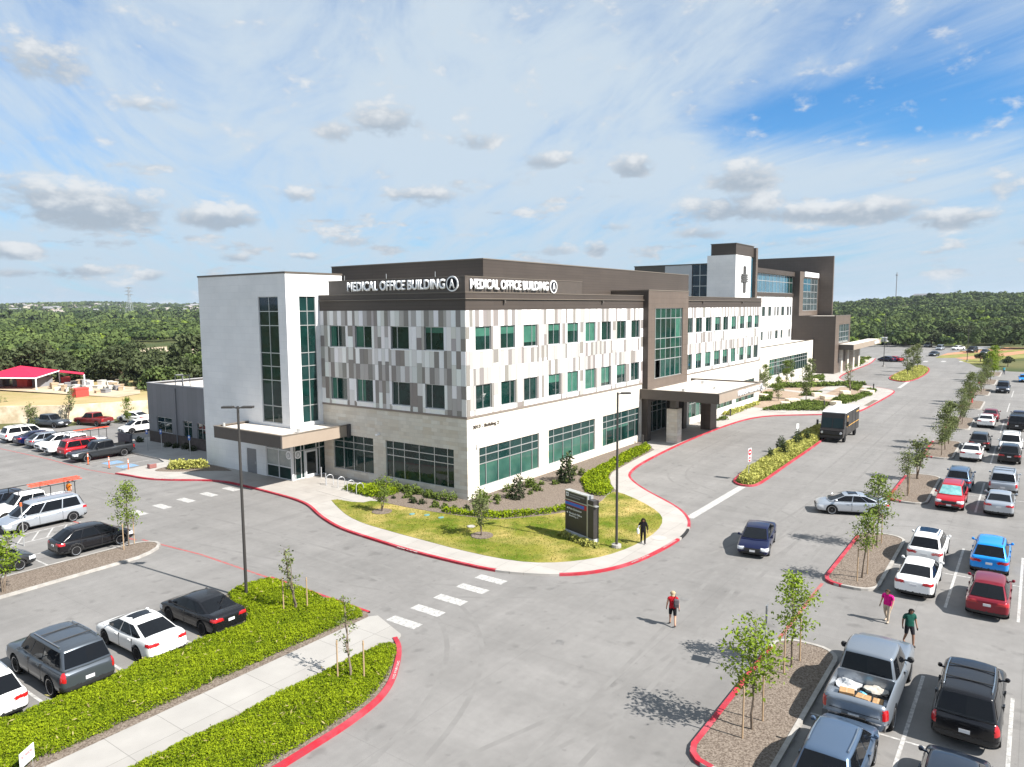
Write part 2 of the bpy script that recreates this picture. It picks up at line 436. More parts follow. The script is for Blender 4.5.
# ------------------------------------------------------------------ ground materials
def asphalt_mat():
    m = mat('asphalt', (.21,.205,.197)); nt = m.node_tree; N = nt.nodes; L = nt.links; p = N['Principled BSDF']
    tc = N.new('ShaderNodeTexCoord')
    def nz(sc, det, scale=(1,1,1), rot=0, ro=.6):
        mp = N.new('ShaderNodeMapping'); mp.inputs['Scale'].default_value = scale; mp.inputs['Rotation'].default_value = (0,0,rot); L.new(tc.outputs['Object'], mp.inputs[0])
        n = N.new('ShaderNodeTexNoise'); n.inputs['Scale'].default_value = sc; n.inputs['Detail'].default_value = det; n.inputs['Roughness'].default_value = ro; L.new(mp.outputs[0], n.inputs['Vector']); return n.outputs['Fac']
    def mr(o, a, b, c, d):
        r = N.new('ShaderNodeMapRange'); r.inputs[1].default_value = a; r.inputs[2].default_value = b; r.inputs[3].default_value = c; r.inputs[4].default_value = d; L.new(o, r.inputs[0]); return r.outputs[0]
    def mul(a, b):
        n = N.new('ShaderNodeMath'); n.operation = 'MULTIPLY'; L.new(a, n.inputs[0]); L.new(b, n.inputs[1]); return n.outputs[0]
    f = mul(mr(nz(.09, 6), .3, .7, .90, 1.09), mr(nz(.5, 5, (1,.12,1), .12), .3, .7, .90, 1.07))
    f = mul(f, mr(nz(.55, 6, (.10,1,1), .05), .3, .72, .88, 1.08))
    f = mul(f, mr(nz(2.2, 5), .35, .65, .955, 1.04)); f = mul(f, mr(nz(38, 2), .3, .7, .9, 1.1))
    # drips and oil spots
    f = mul(f, mr(nz(.9, 3, ro=.4), .64, .72, 1, .80)); f = mul(f, mr(nz(2.6, 2, ro=.3), .70, .76, 1, .84))
    f = mul(f, mr(nz(.32, 7, (1,.35,1), .7, .7), .58, .70, 1, 1.09)); f = mul(f, mr(nz(.16, 4, (.25,1,1), -.5, .7), .55, .68, 1, .91))
    # pour joints of the paving, one every few metres, faint
    wv = N.new('ShaderNodeTexBrick'); wv.inputs['Scale'].default_value = 1; wv.inputs['Mortar Size'].default_value = .015; wv.inputs['Brick Width'].default_value = 9.0; wv.inputs['Row Height'].default_value = 4.5; wv.offset = 0
    wv.inputs['Color1'].default_value = wv.inputs['Color2'].default_value = (1,1,1,1); wv.inputs['Mortar'].default_value = (.86,.86,.86,1); L.new(tc.outputs['Object'], wv.inputs['Vector'])
    vm = N.new('ShaderNodeVectorMath'); vm.operation = 'SCALE'; vm.inputs[0].default_value = (.191,.184,.177); L.new(f, vm.inputs['Scale'])
    v2 = N.new('ShaderNodeVectorMath'); v2.operation = 'MULTIPLY'; L.new(vm.outputs[0], v2.inputs[0]); L.new(wv.outputs['Color'], v2.inputs[1])
    L.new(v2.outputs[0], p.inputs['Base Color']); p.inputs['Roughness'].default_value = .88; p.inputs['Specular IOR Level'].default_value = .25
    b = N.new('ShaderNodeBump'); b.inputs['Strength'].default_value = .25; b.inputs['Distance'].default_value = .01; L.new(nz(60, 2), b.inputs['Height']); L.new(b.outputs[0], p.inputs['Normal'])
    return m
def concrete_mat(name, c, c2, joint=1.8):
    m = mat(name, c); nt = m.node_tree; N = nt.nodes; L = nt.links; p = N['Principled BSDF']
    tc = N.new('ShaderNodeTexCoord'); br = N.new('ShaderNodeTexBrick'); br.offset = 0; br.inputs['Scale'].default_value = 1; br.inputs['Mortar Size'].default_value = .012
    br.inputs['Brick Width'].default_value = joint; br.inputs['Row Height'].default_value = joint; br.inputs['Color1'].default_value = (*c, 1); br.inputs['Color2'].default_value = (*c2, 1); br.inputs['Mortar'].default_value = tuple(x*.6 for x in c)+(1,); br.inputs['Bias'].default_value = -.2
    L.new(tc.outputs['Object'], br.inputs['Vector'])
    n = N.new('ShaderNodeTexNoise'); n.inputs['Scale'].default_value = .7; n.inputs['Detail'].default_value = 8; L.new(tc.outputs['Object'], n.inputs['Vector'])
    r = N.new('ShaderNodeMapRange'); r.inputs[1].default_value = .3; r.inputs[2].default_value = .7; r.inputs[3].default_value = .9; r.inputs[4].default_value = 1.06; L.new(n.outputs['Fac'], r.inputs[0])
    v = N.new('ShaderNodeVectorMath'); v.operation = 'SCALE'; L.new(br.outputs['Color'], v.inputs[0]); L.new(r.outputs[0], v.inputs['Scale']); L.new(v.outputs[0], p.inputs['Base Color']); p.inputs['Roughness'].default_value = .85; p.inputs['Specular IOR Level'].default_value = .3
    return m
M_ASPH = asphalt_mat()
M_CONC = concrete_mat('concrete', (.355,.335,.31), (.325,.30,.275))
M_KERB = mat('concrete_kerb', (.38,.36,.335), (.28,.265,.245), 2, .85)
M_RED = mat('red_paint', (.36,.008,.020), (.29,.02,.035), 3, .7, c3=(.40,.07,.09), scale3=.7)
M_REDL = mat('worn_red_paint', (.36,.06,.06), (.24,.13,.12), 5, .75)
M_WHITEP = mat('white_road_paint', (.45,.44,.425), (.26,.255,.245), 6, .75, ramp=(.40,.62))
M_BLUEP = mat('blue_road_paint', (.12,.28,.52), (.2,.26,.33), 4, .75)
M_MULCH = mat('mulch', (.095,.073,.058), (.235,.195,.16), 14, .95, bump=.9, bscale=22, detail=8)
M_LAWN = mat('lawn', (.085,.125,.008), (.19,.185,.03), .5, .95, bump=.6, bscale=40, c3=(.43,.32,.12), scale3=.22, ramp=(.4,.6))
M_LAWNG = mat('lawn_edge', (.07,.11,.015), (.11,.14,.02), 3, .95, bump=.6, bscale=40)
M_EARTH = mat('earth', (.06,.075,.028), (.12,.115,.05), .05, .95, c3=(.04,.058,.02), scale3=.02)
M_DRY = mat('dry_grass', (.33,.25,.13), (.27,.23,.10), .35, .95, c3=(.40,.31,.17), scale3=.08)
M_DIRT = mat('pale_dirt', (.46,.38,.28), (.38,.30,.21), .5, .95)
M_ORANGE = mat('red_earth', (.42,.19,.11), (.36,.22,.14), .4, .95)

def smooth01(t): t = min(1, max(0, t)); return t*t*(3-2*t)
def tz(u, v):
    du, dv = u-CU, v-CV; d = math.hypot(du, dv); a = math.degrees(math.atan2(dv, du))
    z = -.06
    wl = smooth01((a-38)/14)
    # left: a bench behind the retaining wall, then a long gentle rise to a far ridge
    z += wl*(2.2*smooth01((v-(80-.55*u))/25) + 1.0*smooth01((d-200)/500) + 26*smooth01((d-1100)/1700) + (1.1*math.sin(u*.011+1)+.9*math.sin(v*.009+u*.004))*smooth01((d-250)/500)
            + 4*math.sin(a*.55+d*.0011)*smooth01((d-1500)/900))
    hr = 1-.50*smooth01((a-3)/10)
    z += (1-wl)*(19*hr*smooth01((d-300)/650) + 6*smooth01((d-900)/2000) + (1.8*math.sin(u*.016)+1.6*math.sin(v*.02+u*.007))*smooth01((d-350)/300))
    return z
def build_terrain():
    mb = MB(); R = [0,15,30,50,70,90,110,130,150,175,200,230,260,300,350,400,460,530,600,700,800,900,1000,1150,1300,1500,1800,2100,2500,3000,3600,4500,6000]
    n = 144
    vs = [(CU, CV, tz(CU, CV))]
    for r in R[1:]:
        for i in range(n):
            t = 2*math.pi*i/n; u, v = CU+r*math.cos(t), CV+r*math.sin(t); vs.append((u, v, tz(u, v)))
    fs = [(0, 1+i, 1+(i+1) % n) for i in range(n)]
    for k in range(len(R)-2):
        for i in range(n):
            a = 1+k*n+i; b = 1+k*n+(i+1) % n; fs.append((a, a+n, b+n, b))
    mb.add(vs, fs)
    return struct(mb.build('ground', M_EARTH, smooth=True))
ground = build_terrain()

Z1, Z2 = .004, .008
ASPH = [(-95,-130),(150,-130),(156,-60),(156,-31),(165,-24),(190,-19.5),(235,-15),(275,-14),(300,0),(295,16),(250,16),(200,12),(160,14),(120,24),(60,40),(32,52),(27,58.5),(10,64.6),(3,67.6),(-3,72),(-12,84),(-30,92),(-95,95)]
struct(MB().prism(ASPH, 0).build('asphalt_road', M_ASPH))
struct(MB().prism([g(0,418),g(16,419),g(27,425),g(27,433.5),g(0,441.5),(-16,66)], Z1).build('concrete_apron_road', M_CONC))

# ------------------------------------------------------------------ the raised pavement round the medical building
KA = [(-10.9,33.4),(-10.6,31.2),(-10.5,29.5),(-10.1,28.0),(-9.2,26.2),(-7.8,24.1),(-7.0,22.0),(-7.0,18.8),(-7.2,14.6),(-7.4,11.8),(-7.9,9.5),(-9.2,6.9),(-10.2,4.3),(-10.75,2.1),(-11.05,-1.1),(-11.3,-4.1),(-11.35,-6.2),(-11.3,-8.2),(-11.15,-10.8),(-10.5,-12.7),(-9.4,-14.7),(-7.8,-16.1),(-5.3,-17.1),(-1.9,-17.45),(.2,-17.5),(1.6,-17.4),(3.4,-17.0),(5.2,-16.2),(7.2,-14.7),(8.9,-12.7),(11.0,-10.0),(13.3,-7.7),(15.2,-6.4),(18,-5.6),(21.4,-5.1),(28.4,-4.5),(37.1,-4.1),(44.2,-4.1),(51.1,-4.3),(56.2,-5.1),(59.6,-7.2),(63.1,-11.6),(66.5,-14.9),(70,-15.7),(80.0,-15.9),(97,-16.1),(101,-15.4),(104,-12.5),(109,-7.6),(115,-4.0),(121.5,-1.9),(135,-1.1),(164.6,-.8),(185,1.5)]
KAs = smooth_line(KA, 2)
PZ = .13
PAVE = KAs+[(190,6),(160,14),(120,24),(60,40),(31,50),(3,50),(-5.0,49.5),(-5.0,36.5),(-5.6,34.4),(-8.2,34.3)]
struct(MB().prism(PAVE, PZ, -.02).build('pavement', M_CONC))
def seg(pts, a, b):
    """the stretch of the kerb line between the points nearest to a and b"""
    ia = min(range(len(pts)), key=lambda i: math.dist(pts[i], a)); ib = min(range(len(pts)), key=lambda i: math.dist(pts[i], b))
    return pts[ia:ib+1]
mb = MB()
for a, b in (((-10.9,33.4),(-11.2,-10.9)), ((-9.4,-14.6),(.2,-17.5)), ((3.0,-17.1),(185,1.5))):
    s = seg(KAs, a, b); ribbon(mb, offset_line(s, -.006), .2, PZ+.005, zo=.0)
struct(mb.build('red_kerb', M_RED))
drain = seg(KAs, (.6,-17.5), (2.6,-17.25)); mb = MB(); ribbon(mb, offset_line(drain, -.012), .16, PZ+.006, zo=.005)
struct(mb.build('storm_drain_kerb', mat('drain_dark', (.01,.01,.01))))
def kerb_text(s, a, b, h=.1, top=True):
    a, b = Vector((*a, 0)), Vector((*b, 0)); d = (b-a); n = Vector((-d.y, d.x, 0)).normalized()
    o = place_text('kerb_lettering_marking', s, d.length, h, M_WHITEP, None, a+n*.05+Vector((0,0,PZ+.009)), d, n, ext=0, bold=.02); struct(o)
kerb_text('FIRE LANE', (-11.40,-3.4), (-11.44,-5.2), .12)
kerb_text('FIRE LANE', (-5.5,-17.05), (-3.7,-17.3), .12)
kerb_text('NO PARKING', (-1.9,-17.46), (-.1,-17.5), .12)
kerb_text('FIRE LANE', (-10.1,28.1), (-9.3,26.4), .12)
# sidewalk, lawn and beds lie a little above the slab
LAWN = smooth_line([(-5.7,9.6),(-7.1,7.1),(-8.4,4.4),(-9.0,2.0),(-9.15,-.1),(-9.3,-2.3),(-9.4,-5.0),(-9.5,-6.7),(-9.4,-9.9),(-8.9,-12.0),(-7.8,-13.5),(-6.2,-14.7),(-4.3,-15.4),(-1.9,-15.7),(1.0,-15.6),(3.6,-14.9),(5.4,-13.7),(7.4,-11.3),(9.0,-8.6),(8.6,-8.0),(4.9,-9.0),(1.7,-8.3),(-.8,-6.9),(-3.0,-5.0),(-3.8,-2.0),(-4.1,.6),(-4.3,3.5),(-4.1,6.2),(-5.4,6.4)], 1, True)
struct(MB().prism(LAWN, PZ+.02, PZ-.01).build('lawn', M_LAWN))
BED = [(-4.0,6.0),(-4.25,3.5),(-4.05,.6),(-3.75,-2.0),(-2.95,-4.95),(-.75,-6.85),(1.7,-8.25),(4.9,-8.95),(8.6,-7.95),(9.05,-8.4),(10.2,-7.3),(13.1,-5.5),(15.2,-4.7),(20.1,-4.1),(27.0,-3.4),(29.6,-1.2),(30.2,-.06),(-.06,-.06),(-.06,9.4),(-2.6,9.4),(-3.2,8.6)]
struct(MB().prism(BED, PZ+.03, PZ-.01).build('planting_bed_ground', M_MULCH))
struct(MB().prism([(-5.4,6.2),(-3.7,6.1),(-3.0,11.9),(-4.7,12.4)], PZ+.012, PZ-.01).build('bike_pad_ground', M_CONC))
struct(MB().prism(smooth_line([(-3.9,24.6),(-5.2,26.6),(-7.0,28.6),(-8.3,30.6),(-8.2,31.6),(-6.4,32.0),(-3.9,33.6)],1,True), PZ+.03, PZ-.01).build('corner_bed_ground', M_MULCH))

# ------------------------------------------------------------------ islands in the lots and drives
def stadium(u0, u1, v0, v1, r=1.0, n=5):
    out = []
    for (cx, cy, a0) in ((u1-r, v1-r, 0), (u0+r, v1-r, 90), (u0+r, v0+r, 180), (u1-r, v0+r, 270)):
        out += [(cx+r*math.cos(rad(a0+90*i/n)), cy+r*math.sin(rad(a0+90*i/n))) for i in range(n+1)]
    return out
UC = [-16.05, 3.35, 24.2, 44.4, 65, 86, 106, 126, 146]
isl_kerb = MB(); isl_top = MB(); isl_red = MB()
def island(poly, top, kerb, m_in=.18, z=.14):
    if area(poly) < 0: poly = poly[::-1]
    ribbon(kerb, poly, m_in, z, True, 0.0)
    top.prism(offset_line(poly, m_in-.01, True), z-.02)
for k, uc in enumerate(UC):
    p = stadium(uc-5.6, uc+5.7, -29.55, -26.75, 1.1)
    island(p, isl_top, isl_kerb)
    red = [(uc+5.7-1.4, -26.745), (uc-5.6+1.0, -26.745), (uc-5.6+.5,-26.9), (uc-5.6+.15,-27.25), (uc-5.6-.006,-27.8)]
    ribbon(isl_red, red, .22, .146, zo=0)
ISLC = smooth_line([(-60,8.0),(-22.2,8.2),(-20.2,8.9),(-19.3,10.1),(-19.8,11.2),(-21.4,11.5),(-60,11.5)], 1, True)
island(ISLC, isl_top, isl_kerb)
struct(isl_kerb.build('island_kerb', M_KERB)); struct(isl_top.build('island_mulch_ground', M_MULCH))
# medians in the drives
med_k = MB(); med_t = MB(); med_r = MB()
MED1 = smooth_line([(18.9,-14.5),(17.0,-15.5),(17.0,-16.8),(18.4,-17.2),(24.8,-17.0),(40.5,-16.75),(51,-16.2),(51.5,-13.7),(49,-13.3),(40.6,-13.7),(30.3,-14.1)], 2, True)
MED2 = smooth_line([(124.0,-10.5),(118,-13.5),(119.1,-15.8),(139.0,-16.4),(156,-15.2),(163.2,-12.6),(162.2,-11.0),(142.9,-10.5)], 2, True)
for m in (MED1, MED2):
    mm = m if area(m) > 0 else m[::-1]
    ribbon(med_r, mm, .2, .14, True, 0); med_t.prism(offset_line(mm, .19, True), .125)
struct(med_t.build('median_grass_ground', M_LAWNG))
# foreground planting beds and the walk between them
BEDU = [(-19.2,-1.3),(-20.6,-.95),(-22.0,-1.3),(-22.9,-2.6),(-23.0,-4.6),(-24.2,-5.25),(-60,-5.5),(-60,-9.55),(-19.75,-9.75),(-19.3,-9.2)]
BEDL = smooth_line([(-60,-11.75),(-21.4,-12.2),(-20.85,-12.9),(-21.2,-13.4),(-22.1,-14.2),(-23.7,-15.3),(-25.4,-15.85),(-28,-16.05),(-60,-16.2)], 1, True)
fg_base = MB().prism(BEDU, .1, -.01).prism(BEDL, .1, -.01)
struct(fg_base.build('foreground_bed_ground', M_MULCH))
struct(MB().prism([(-60,-9.6),(-19.7,-9.72),(-19.35,-10.0),(-20.2,-12.4),(-20.9,-12.7),(-21.5,-12.15),(-60,-11.7)], .112, -.01).build('footpath', concrete_mat('footpath_concrete', (.325,.31,.29), (.305,.29,.27), 1.9)))
arc = smooth_line([(-20.55,-12.5),(-21.05,-13.3),(-22.0,-14.15),(-23.7,-15.4),(-25.4,-16.0),(-28.4,-16.2),(-60,-16.35)], 2)
ribbon(med_r, arc, .22, .15, zo=0, side=-1)
ribbon(med_r, [(-19.05,-1.2),(-19.2,-9.3)], .16, .115, zo=0, side=-1)
struct(med_r.build('red_median_kerb', M_RED)); struct(isl_red.build('red_island_kerb', M_RED))
ka_, kd_ = Vector((-23.45,-15.08,.156)), Vector((1.45,1.06,0)); struct(place_text("kerb_lettering_marking", "NO PARKING", 1.5, .11, M_WHITEP, None, ka_-Vector((-kd_.y,kd_.x,0)).normalized()*.10, kd_, Vector((-kd_.y,kd_.x,0)), ext=0, bold=.02))
# tyre tracks sweeping through the junction and stains in the bays
tm = MB()
for k, (pts_, wd) in enumerate((([(-60,-20.5),(-36,-20),(-24,-18.8),(-17,-14),(-14.5,-6),(-14.6,8),(-15.4,30)], .23), ([(-60,-24),(-30,-23.6),(-14,-23),(6,-21.5),(40,-21),(90,-20.5)], .22), ([(60,-24),(20,-24.4),(-6,-24.6),(-17,-24.2),(-24,-22),(-33,-19.3),(-60,-18.4)], .22), ([(-19,10),(-17,-4),(-14.5,-12),(-8,-19),(6,-22.6),(24,-23)], .2), ([(9,-22),(12,-19),(13.5,-14),(17,-9.5),(26,-8.2),(44,-7.6)], .22), ([(-2,-24),(9,-25),(13,-28),(13.4,-33),(13.2,-60)], .2))):
    c_ = smooth_line(pts_, 3)
    for o_ in (-.78,.78): ribbon(tm, offset_line(c_, o_-wd/2), wd, .0012+.0002*k)
struct(tm.build('tyre_track_marking', mat('tyre_track', (.170,.164,.158), (.190,.184,.177), .9, .9, ramp=(.42,.56), detail=8)))
om = MB(); ro_ = random.Random(12)
def stain(u, v, r):
    n_ = 16; ph = [ro_.uniform(0,6) for _ in range(3)]
    om.quad(*[(u+r*(1+.25*math.sin(2*t+ph[0])+.18*math.sin(3*t+ph[1])+.1*math.sin(5*t+ph[2]))*math.cos(t), v+.8*r*(1+.25*math.sin(2*t+ph[1])+.15*math.sin(4*t+ph[0]))*math.sin(t), .0028) for t in [6.2832*i/n_ for i in range(n_)]])
for uc in UC[:5]:
    for i in range(5):
        for s_ in (-1,1):
            if ro_.random() < .75: stain(uc+s_*(3.6+ro_.uniform(-.6,.6)), -31.15-3.04*i+ro_.uniform(-.3,.3), ro_.uniform(.12,.34))
for (u_, v_) in ((-22.5,16.2),(-22,18.6),(-24.5,-.4),(-27.6,.8),(-30.7,1.2),(-10.2,38.9),(4.3,-20.4),(9.2,-9.9+.6),(21.5,-8.2),(22.3,-7.6),(28,-10.5),(-16.5,-18.8),(-8.6,-21.5)): stain(u_, v_, ro_.uniform(.15,.4))
struct(om.build('oil_stain_marking', mat('oil_stain', (.115,.112,.108), (.165,.16,.155), 3, .8)))

# ------------------------------------------------------------------ paint on the roads
wp = MB(); rp = MB(); bp = MB()
def stripe(mb, a, b, w, z=Z1):
    a, b = Vector((*a, 0)), Vector((*b, 0)); d = (b-a).normalized(); n = Vector((-d.y, d.x, 0))*w/2
    mb.quad(*[(q.x, q.y, z) for q in (a-n, b-n, b+n, a+n)])
def quadpx(mb, *px, z=Z1): mb.quad(*[(*g(*p), z) for p in px])
for k, uc in enumerate(UC[:7]):
    for i in range(6): stripe(wp, (uc-5.5, -32.68-3.04*i), (uc+5.5, -32.68-3.04*i), .13)
    stripe(wp, (uc-.05, -29.6), (uc-.05, -32.6), .1, Z2)
    for i in range(5): stripe(wp, (uc-.05, -32.76-3.04*i), (uc-.05, -35.64-3.04*i), .1, Z2)
for a in ((-10.4,-2.2),(9.3,18.4),): stripe(rp, (a[0], -26.85), (a[1], -26.85), .17) if a[0] < 0 else None
for (a, b) in (((-10.9,33.4),(-11.4,37.6)), ((-11.4,37.6),(-11.3,47)), ((-11.3,47),(-11.8,58)), ((-19.6,12.0),(-19.05,6)), ((-19.05,6),(-19.1,-1.1)), ((-19.9,12.2),(-20.4,24)), ((-20.4,24),(-20.2,31))): stripe(rp, a, b, .16)
for u in (-26.2,-29.3,-32.4,-35.5): stripe(wp, (u, -5.35), (u, .3), .12)
for v in (14.65,17.8,19.9,22.85,25.9,29.0): stripe(wp, (-31, v), (-20.5, v), .11)
stripe(wp, (-25.4,11.6), (-25.4,14.55), .11, Z2); stripe(wp, (-25.4,19.95), (-25.4,31), .11, Z2)
for i in range(5): stripe(wp, (-24.8+.9*i, 17.85), (-23.6+.9*i, 19.85), .1)
for i in range(9): stripe(wp, (-11.0, 40.5+3.05*i), (-5.2, 40.5+3.05*i), .11)
for v in (37.2, 34.6): stripe(wp, (-9.6, v), (-5.3, v), .11)
for v0 in (38.2, 35.4):
    bp.quad((-9.2,v0,Z1),(-7.6,v0,Z1),(-7.6,v0+1.5,Z1),(-9.2,v0+1.5,Z1))
# crosswalk blocks
for (u, v) in ((-19.0,-11.45),(-17.3,-11.45),(-15.6,-11.5),(-13.75,-11.5),(-12.1,-11.5)): stripe(wp, (u-.32, v), (u+.32, v), 1.85)
for (u, v) in ((-16.4,18.65),(-14.4,18.9),(-12.3,19.1),(-10.2,19.25),(-8.1,19.35)): stripe(wp, (u-.35, v), (u+.35, v), 1.75)
stripe(wp, (5.6,-16.0), (16.9,-16.1), .62)
for i in range(4): stripe(wp, g(904+17*i, 362.0), g(911+17*i, 362.6), 1.6) if False else None
for i in range(4):
    a = g(905+18*i, 361.3); stripe(wp, (a[0]-2.2, a[1]-.6), (a[0]+2.2, a[1]-.6), 1.0)
stripe(wp, g(899,388), g(909,381), .6)
struct(wp.build('white_road_markings', M_WHITEP)); struct(rp.build('red_road_markings', M_REDL)); struct(bp.build('blue_road_markings', M_BLUEP))

# ------------------------------------------------------------------ behind the left lot: dry field on a retaining wall
RW = [(-40,112),(-18,93),(-4.6,77.2),(.5,71.2),(9.7,66.8),(24,61),(34,57)]
def fz(p):
    return 2.3+.9*smooth01((p[1]-(72-.5*p[0]))/28)
GRAVEL_PX = [(-30,392),(0,391),(60,392.5),(118,394),(140,391),(140,387),(60,385),(-30,386)]
FIELD = RW+[(60,80),(60,150),(20,160),(-40,170)]
fm = MB()
gu, gv = np.meshgrid(np.arange(-44, 62, 4.0), np.arange(54, 172, 4.0))
struct(fm.prism(smooth_line(FIELD, 0), lambda p: fz(p)).build('dry_field_ground', M_DRY))
struct(MB().prism([g(*p, 2.95) for p in GRAVEL_PX], lambda p: fz(p)+.03).build('yard_gravel_ground', M_DIRT))
# ------------------------------------------------------------------ right, beyond the lot: red earth strips, dirt verge
for nm, m, px in (('red_earth_strip', M_ORANGE, [(948,353),(1024,345.5),(1040,345),(1040,347.5),(985,352),(940,355.5)]), ('red_earth_strip', M_ORANGE, [(955,358),(1030,350),(1040,351.5),(1000,356.5),(965,359.5)]),
                  ('verge_grass_ground', mat('verge', (.16,.17,.04), (.25,.22,.09), .3, .95), [(940,355.6),(985,352.1),(1040,347.6),(1040,350),(1030,350),(955,357.9),(935,358)]),
                  ('verge_grass_ground', mat('verge', (.16,.17,.04)), [(958,360),(965,359.6),(1000,356.6),(1040,351.6),(1040,357),(1000,360),(996,363),(970,363.5)])):
    struct(MB().prism([g(*p, .012) for p in px], .012 if 'earth' in nm else .02).build(nm, m))
struct(MB().prism([g(*p) for p in ((990,343),(1024,338.5),(1060,337),(1060,343),(1024,345),(960,351))], .03).build('far_road', mat('far_asphalt', (.26,.26,.27))))
# ------------------------------------------------------------------ building materials
def stone_mat():
    m = mat('limestone', (.55,.5,.42)); nt = m.node_tree; N = nt.nodes; L = nt.links; p = N['Principled BSDF']
    tc = N.new('ShaderNodeTexCoord'); sp = N.new('ShaderNodeSeparateXYZ'); L.new(tc.outputs['Object'], sp.inputs[0])
    ad = N.new('ShaderNodeMath'); L.new(sp.outputs[0], ad.inputs[0]); L.new(sp.outputs[1], ad.inputs[1])
    cb = N.new('ShaderNodeCombineXYZ'); L.new(ad.outputs[0], cb.inputs[0]); L.new(sp.outputs[2], cb.inputs[1])
    cols = []
    for (w, h, c1, c2, off, sq) in ((.62,.31,(.63,.585,.52),(.47,.43,.38),.5,1.0), (.93,.31,(.67,.64,.58),(.55,.47,.37),.37,1.4)):
        b = N.new('ShaderNodeTexBrick'); b.inputs['Scale'].default_value = 1; b.inputs['Mortar Size'].default_value = .008; b.inputs['Brick Width'].default_value = w; b.inputs['Row Height'].default_value = h
        b.inputs['Color1'].default_value = (*c1,1); b.inputs['Color2'].default_value = (*c2,1); b.inputs['Mortar'].default_value = (.46,.43,.38,1); b.offset = off; b.squash = sq; L.new(cb.outputs[0], b.inputs['Vector']); cols.append(b.outputs['Color'])
    n = N.new('ShaderNodeTexNoise'); n.inputs['Scale'].default_value = .8; L.new(cb.outputs[0], n.inputs['Vector'])
    mx = N.new('ShaderNodeMix'); mx.data_type = 'RGBA'; L.new(n.outputs['Fac'], mx.inputs[0]); L.new(cols[0], mx.inputs[6]); L.new(cols[1], mx.inputs[7]); L.new(mx.outputs[2], p.inputs['Base Color'])
    p.inputs['Roughness'].default_value = .9; p.inputs['Specular IOR Level'].default_value = .2
    n2 = N.new('ShaderNodeTexNoise'); n2.inputs['Scale'].default_value = 9; n2.inputs['Detail'].default_value = 6; L.new(cb.outputs[0], n2.inputs['Vector'])
    bp_ = N.new('ShaderNodeBump'); bp_.inputs['Strength'].default_value = .5; bp_.inputs['Distance'].default_value = .03; L.new(n2.outputs['Fac'], bp_.inputs['Height']); L.new(bp_.outputs[0], p.inputs['Normal'])
    return m
def ribbed_mat(name, c, pitch=.3, rough=.55, grid=None):
    """metal panels with fine joints; grid = width of the panels along the wall"""
    m = mat(name, c); nt = m.node_tree; N = nt.nodes; L = nt.links; p = N['Principled BSDF']
    tc = N.new('ShaderNodeTexCoord'); sp = N.new('ShaderNodeSeparateXYZ'); L.new(tc.outputs['Object'], sp.inputs[0])
    ad = N.new('ShaderNodeMath'); L.new(sp.outputs[0], ad.inputs[0]); L.new(sp.outputs[1], ad.inputs[1])
    cb = N.new('ShaderNodeCombineXYZ'); L.new(ad.outputs[0], cb.inputs[0]); L.new(sp.outputs[2], cb.inputs[1])
    b = N.new('ShaderNodeTexBrick'); b.offset = 0; b.inputs['Scale'].default_value = 1; b.inputs['Mortar Size'].default_value = .012; b.inputs['Brick Width'].default_value = grid or 3.6; b.inputs['Row Height'].default_value = pitch
    b.inputs['Color1'].default_value = (*c,1); b.inputs['Color2'].default_value = tuple(x*.9 for x in c)+(1,); b.inputs['Mortar'].default_value = tuple(x*.55 for x in c)+(1,); L.new(cb.outputs[0], b.inputs['Vector'])
    n = N.new('ShaderNodeTexNoise'); n.inputs['Scale'].default_value = .35; n.inputs['Detail'].default_value = 4; L.new(cb.outputs[0], n.inputs['Vector'])
    r = N.new('ShaderNodeMapRange'); r.inputs[1].default_value = .3; r.inputs[2].default_value = .7; r.inputs[3].default_value = .93; r.inputs[4].default_value = 1.05; L.new(n.outputs['Fac'], r.inputs[0])
    v = N.new('ShaderNodeVectorMath'); v.operation = 'SCALE'; L.new(b.outputs['Color'], v.inputs[0]); L.new(r.outputs[0], v.inputs['Scale']); L.new(v.outputs[0], p.inputs['Base Color'])
    p.inputs['Roughness'].default_value = rough; p.inputs['Specular IOR Level'].default_value = .4
    return m
M_STONE = stone_mat()
M_BROWN = ribbed_mat('brown_metal', (.060,.047,.039), .28)
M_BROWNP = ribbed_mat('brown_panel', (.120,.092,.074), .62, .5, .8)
M_DKBROWN_SHADE = ribbed_mat('shaded_dark_brown_panel', (.058,.045,.037), .62, .5, 1.2)  # brown panel with shade in its colour for sunless sides; plain dark brown elsewhere
M_FASCIA = mat('canopy_fascia', (.075,.060,.050), (.067,.054,.045), 1.5, .5)
M_FASCIAD = mat('canopy_fascia_dark', (.085,.072,.062), (.075,.065,.055), 1.5, .5)
M_PANEL = mat('facade_panel', (.6,.6,.6), attr='col', rough=.55)
M_WHITE = mat('white_stucco', (.72,.71,.70), (.68,.67,.66), .25, .8, detail=3)
def stucco():
    p = M_WHITE.node_tree; return M_WHITE
M_WHITE = ribbed_mat('white_block', (.74,.735,.73), .62, .75, 1.25)
for n_ in M_WHITE.node_tree.nodes:
    if n_.type == 'TEX_BRICK':
        n_.inputs['Mortar'].default_value = (.56,.56,.56,1); n_.inputs['Color2'].default_value = (.70,.70,.70,1); n_.inputs['Mortar Size'].default_value = .006; n_.offset = .5
M_WHITEP2 = mat('cream_plaster', (.66,.62,.56), (.61,.57,.51), .3, .85)
M_COPING = mat('coping', (.15,.125,.10), rough=.4)
M_ROOF = mat('roof_membrane', (.62,.58,.53), (.5,.46,.41), .6, .85)
M_ALU = mat('aluminium', (.52,.53,.53), rough=.35, metal=.6)
M_DKALU = mat('dark_aluminium', (.05,.05,.052), rough=.4)
def glass(name, c, rough=.03): return mat(name, c, (c[0]*.5, c[1]*.55, c[2]*.55), .7, rough, spec=.42, ior=1.5, detail=2, bump=.045, bscale=.45)
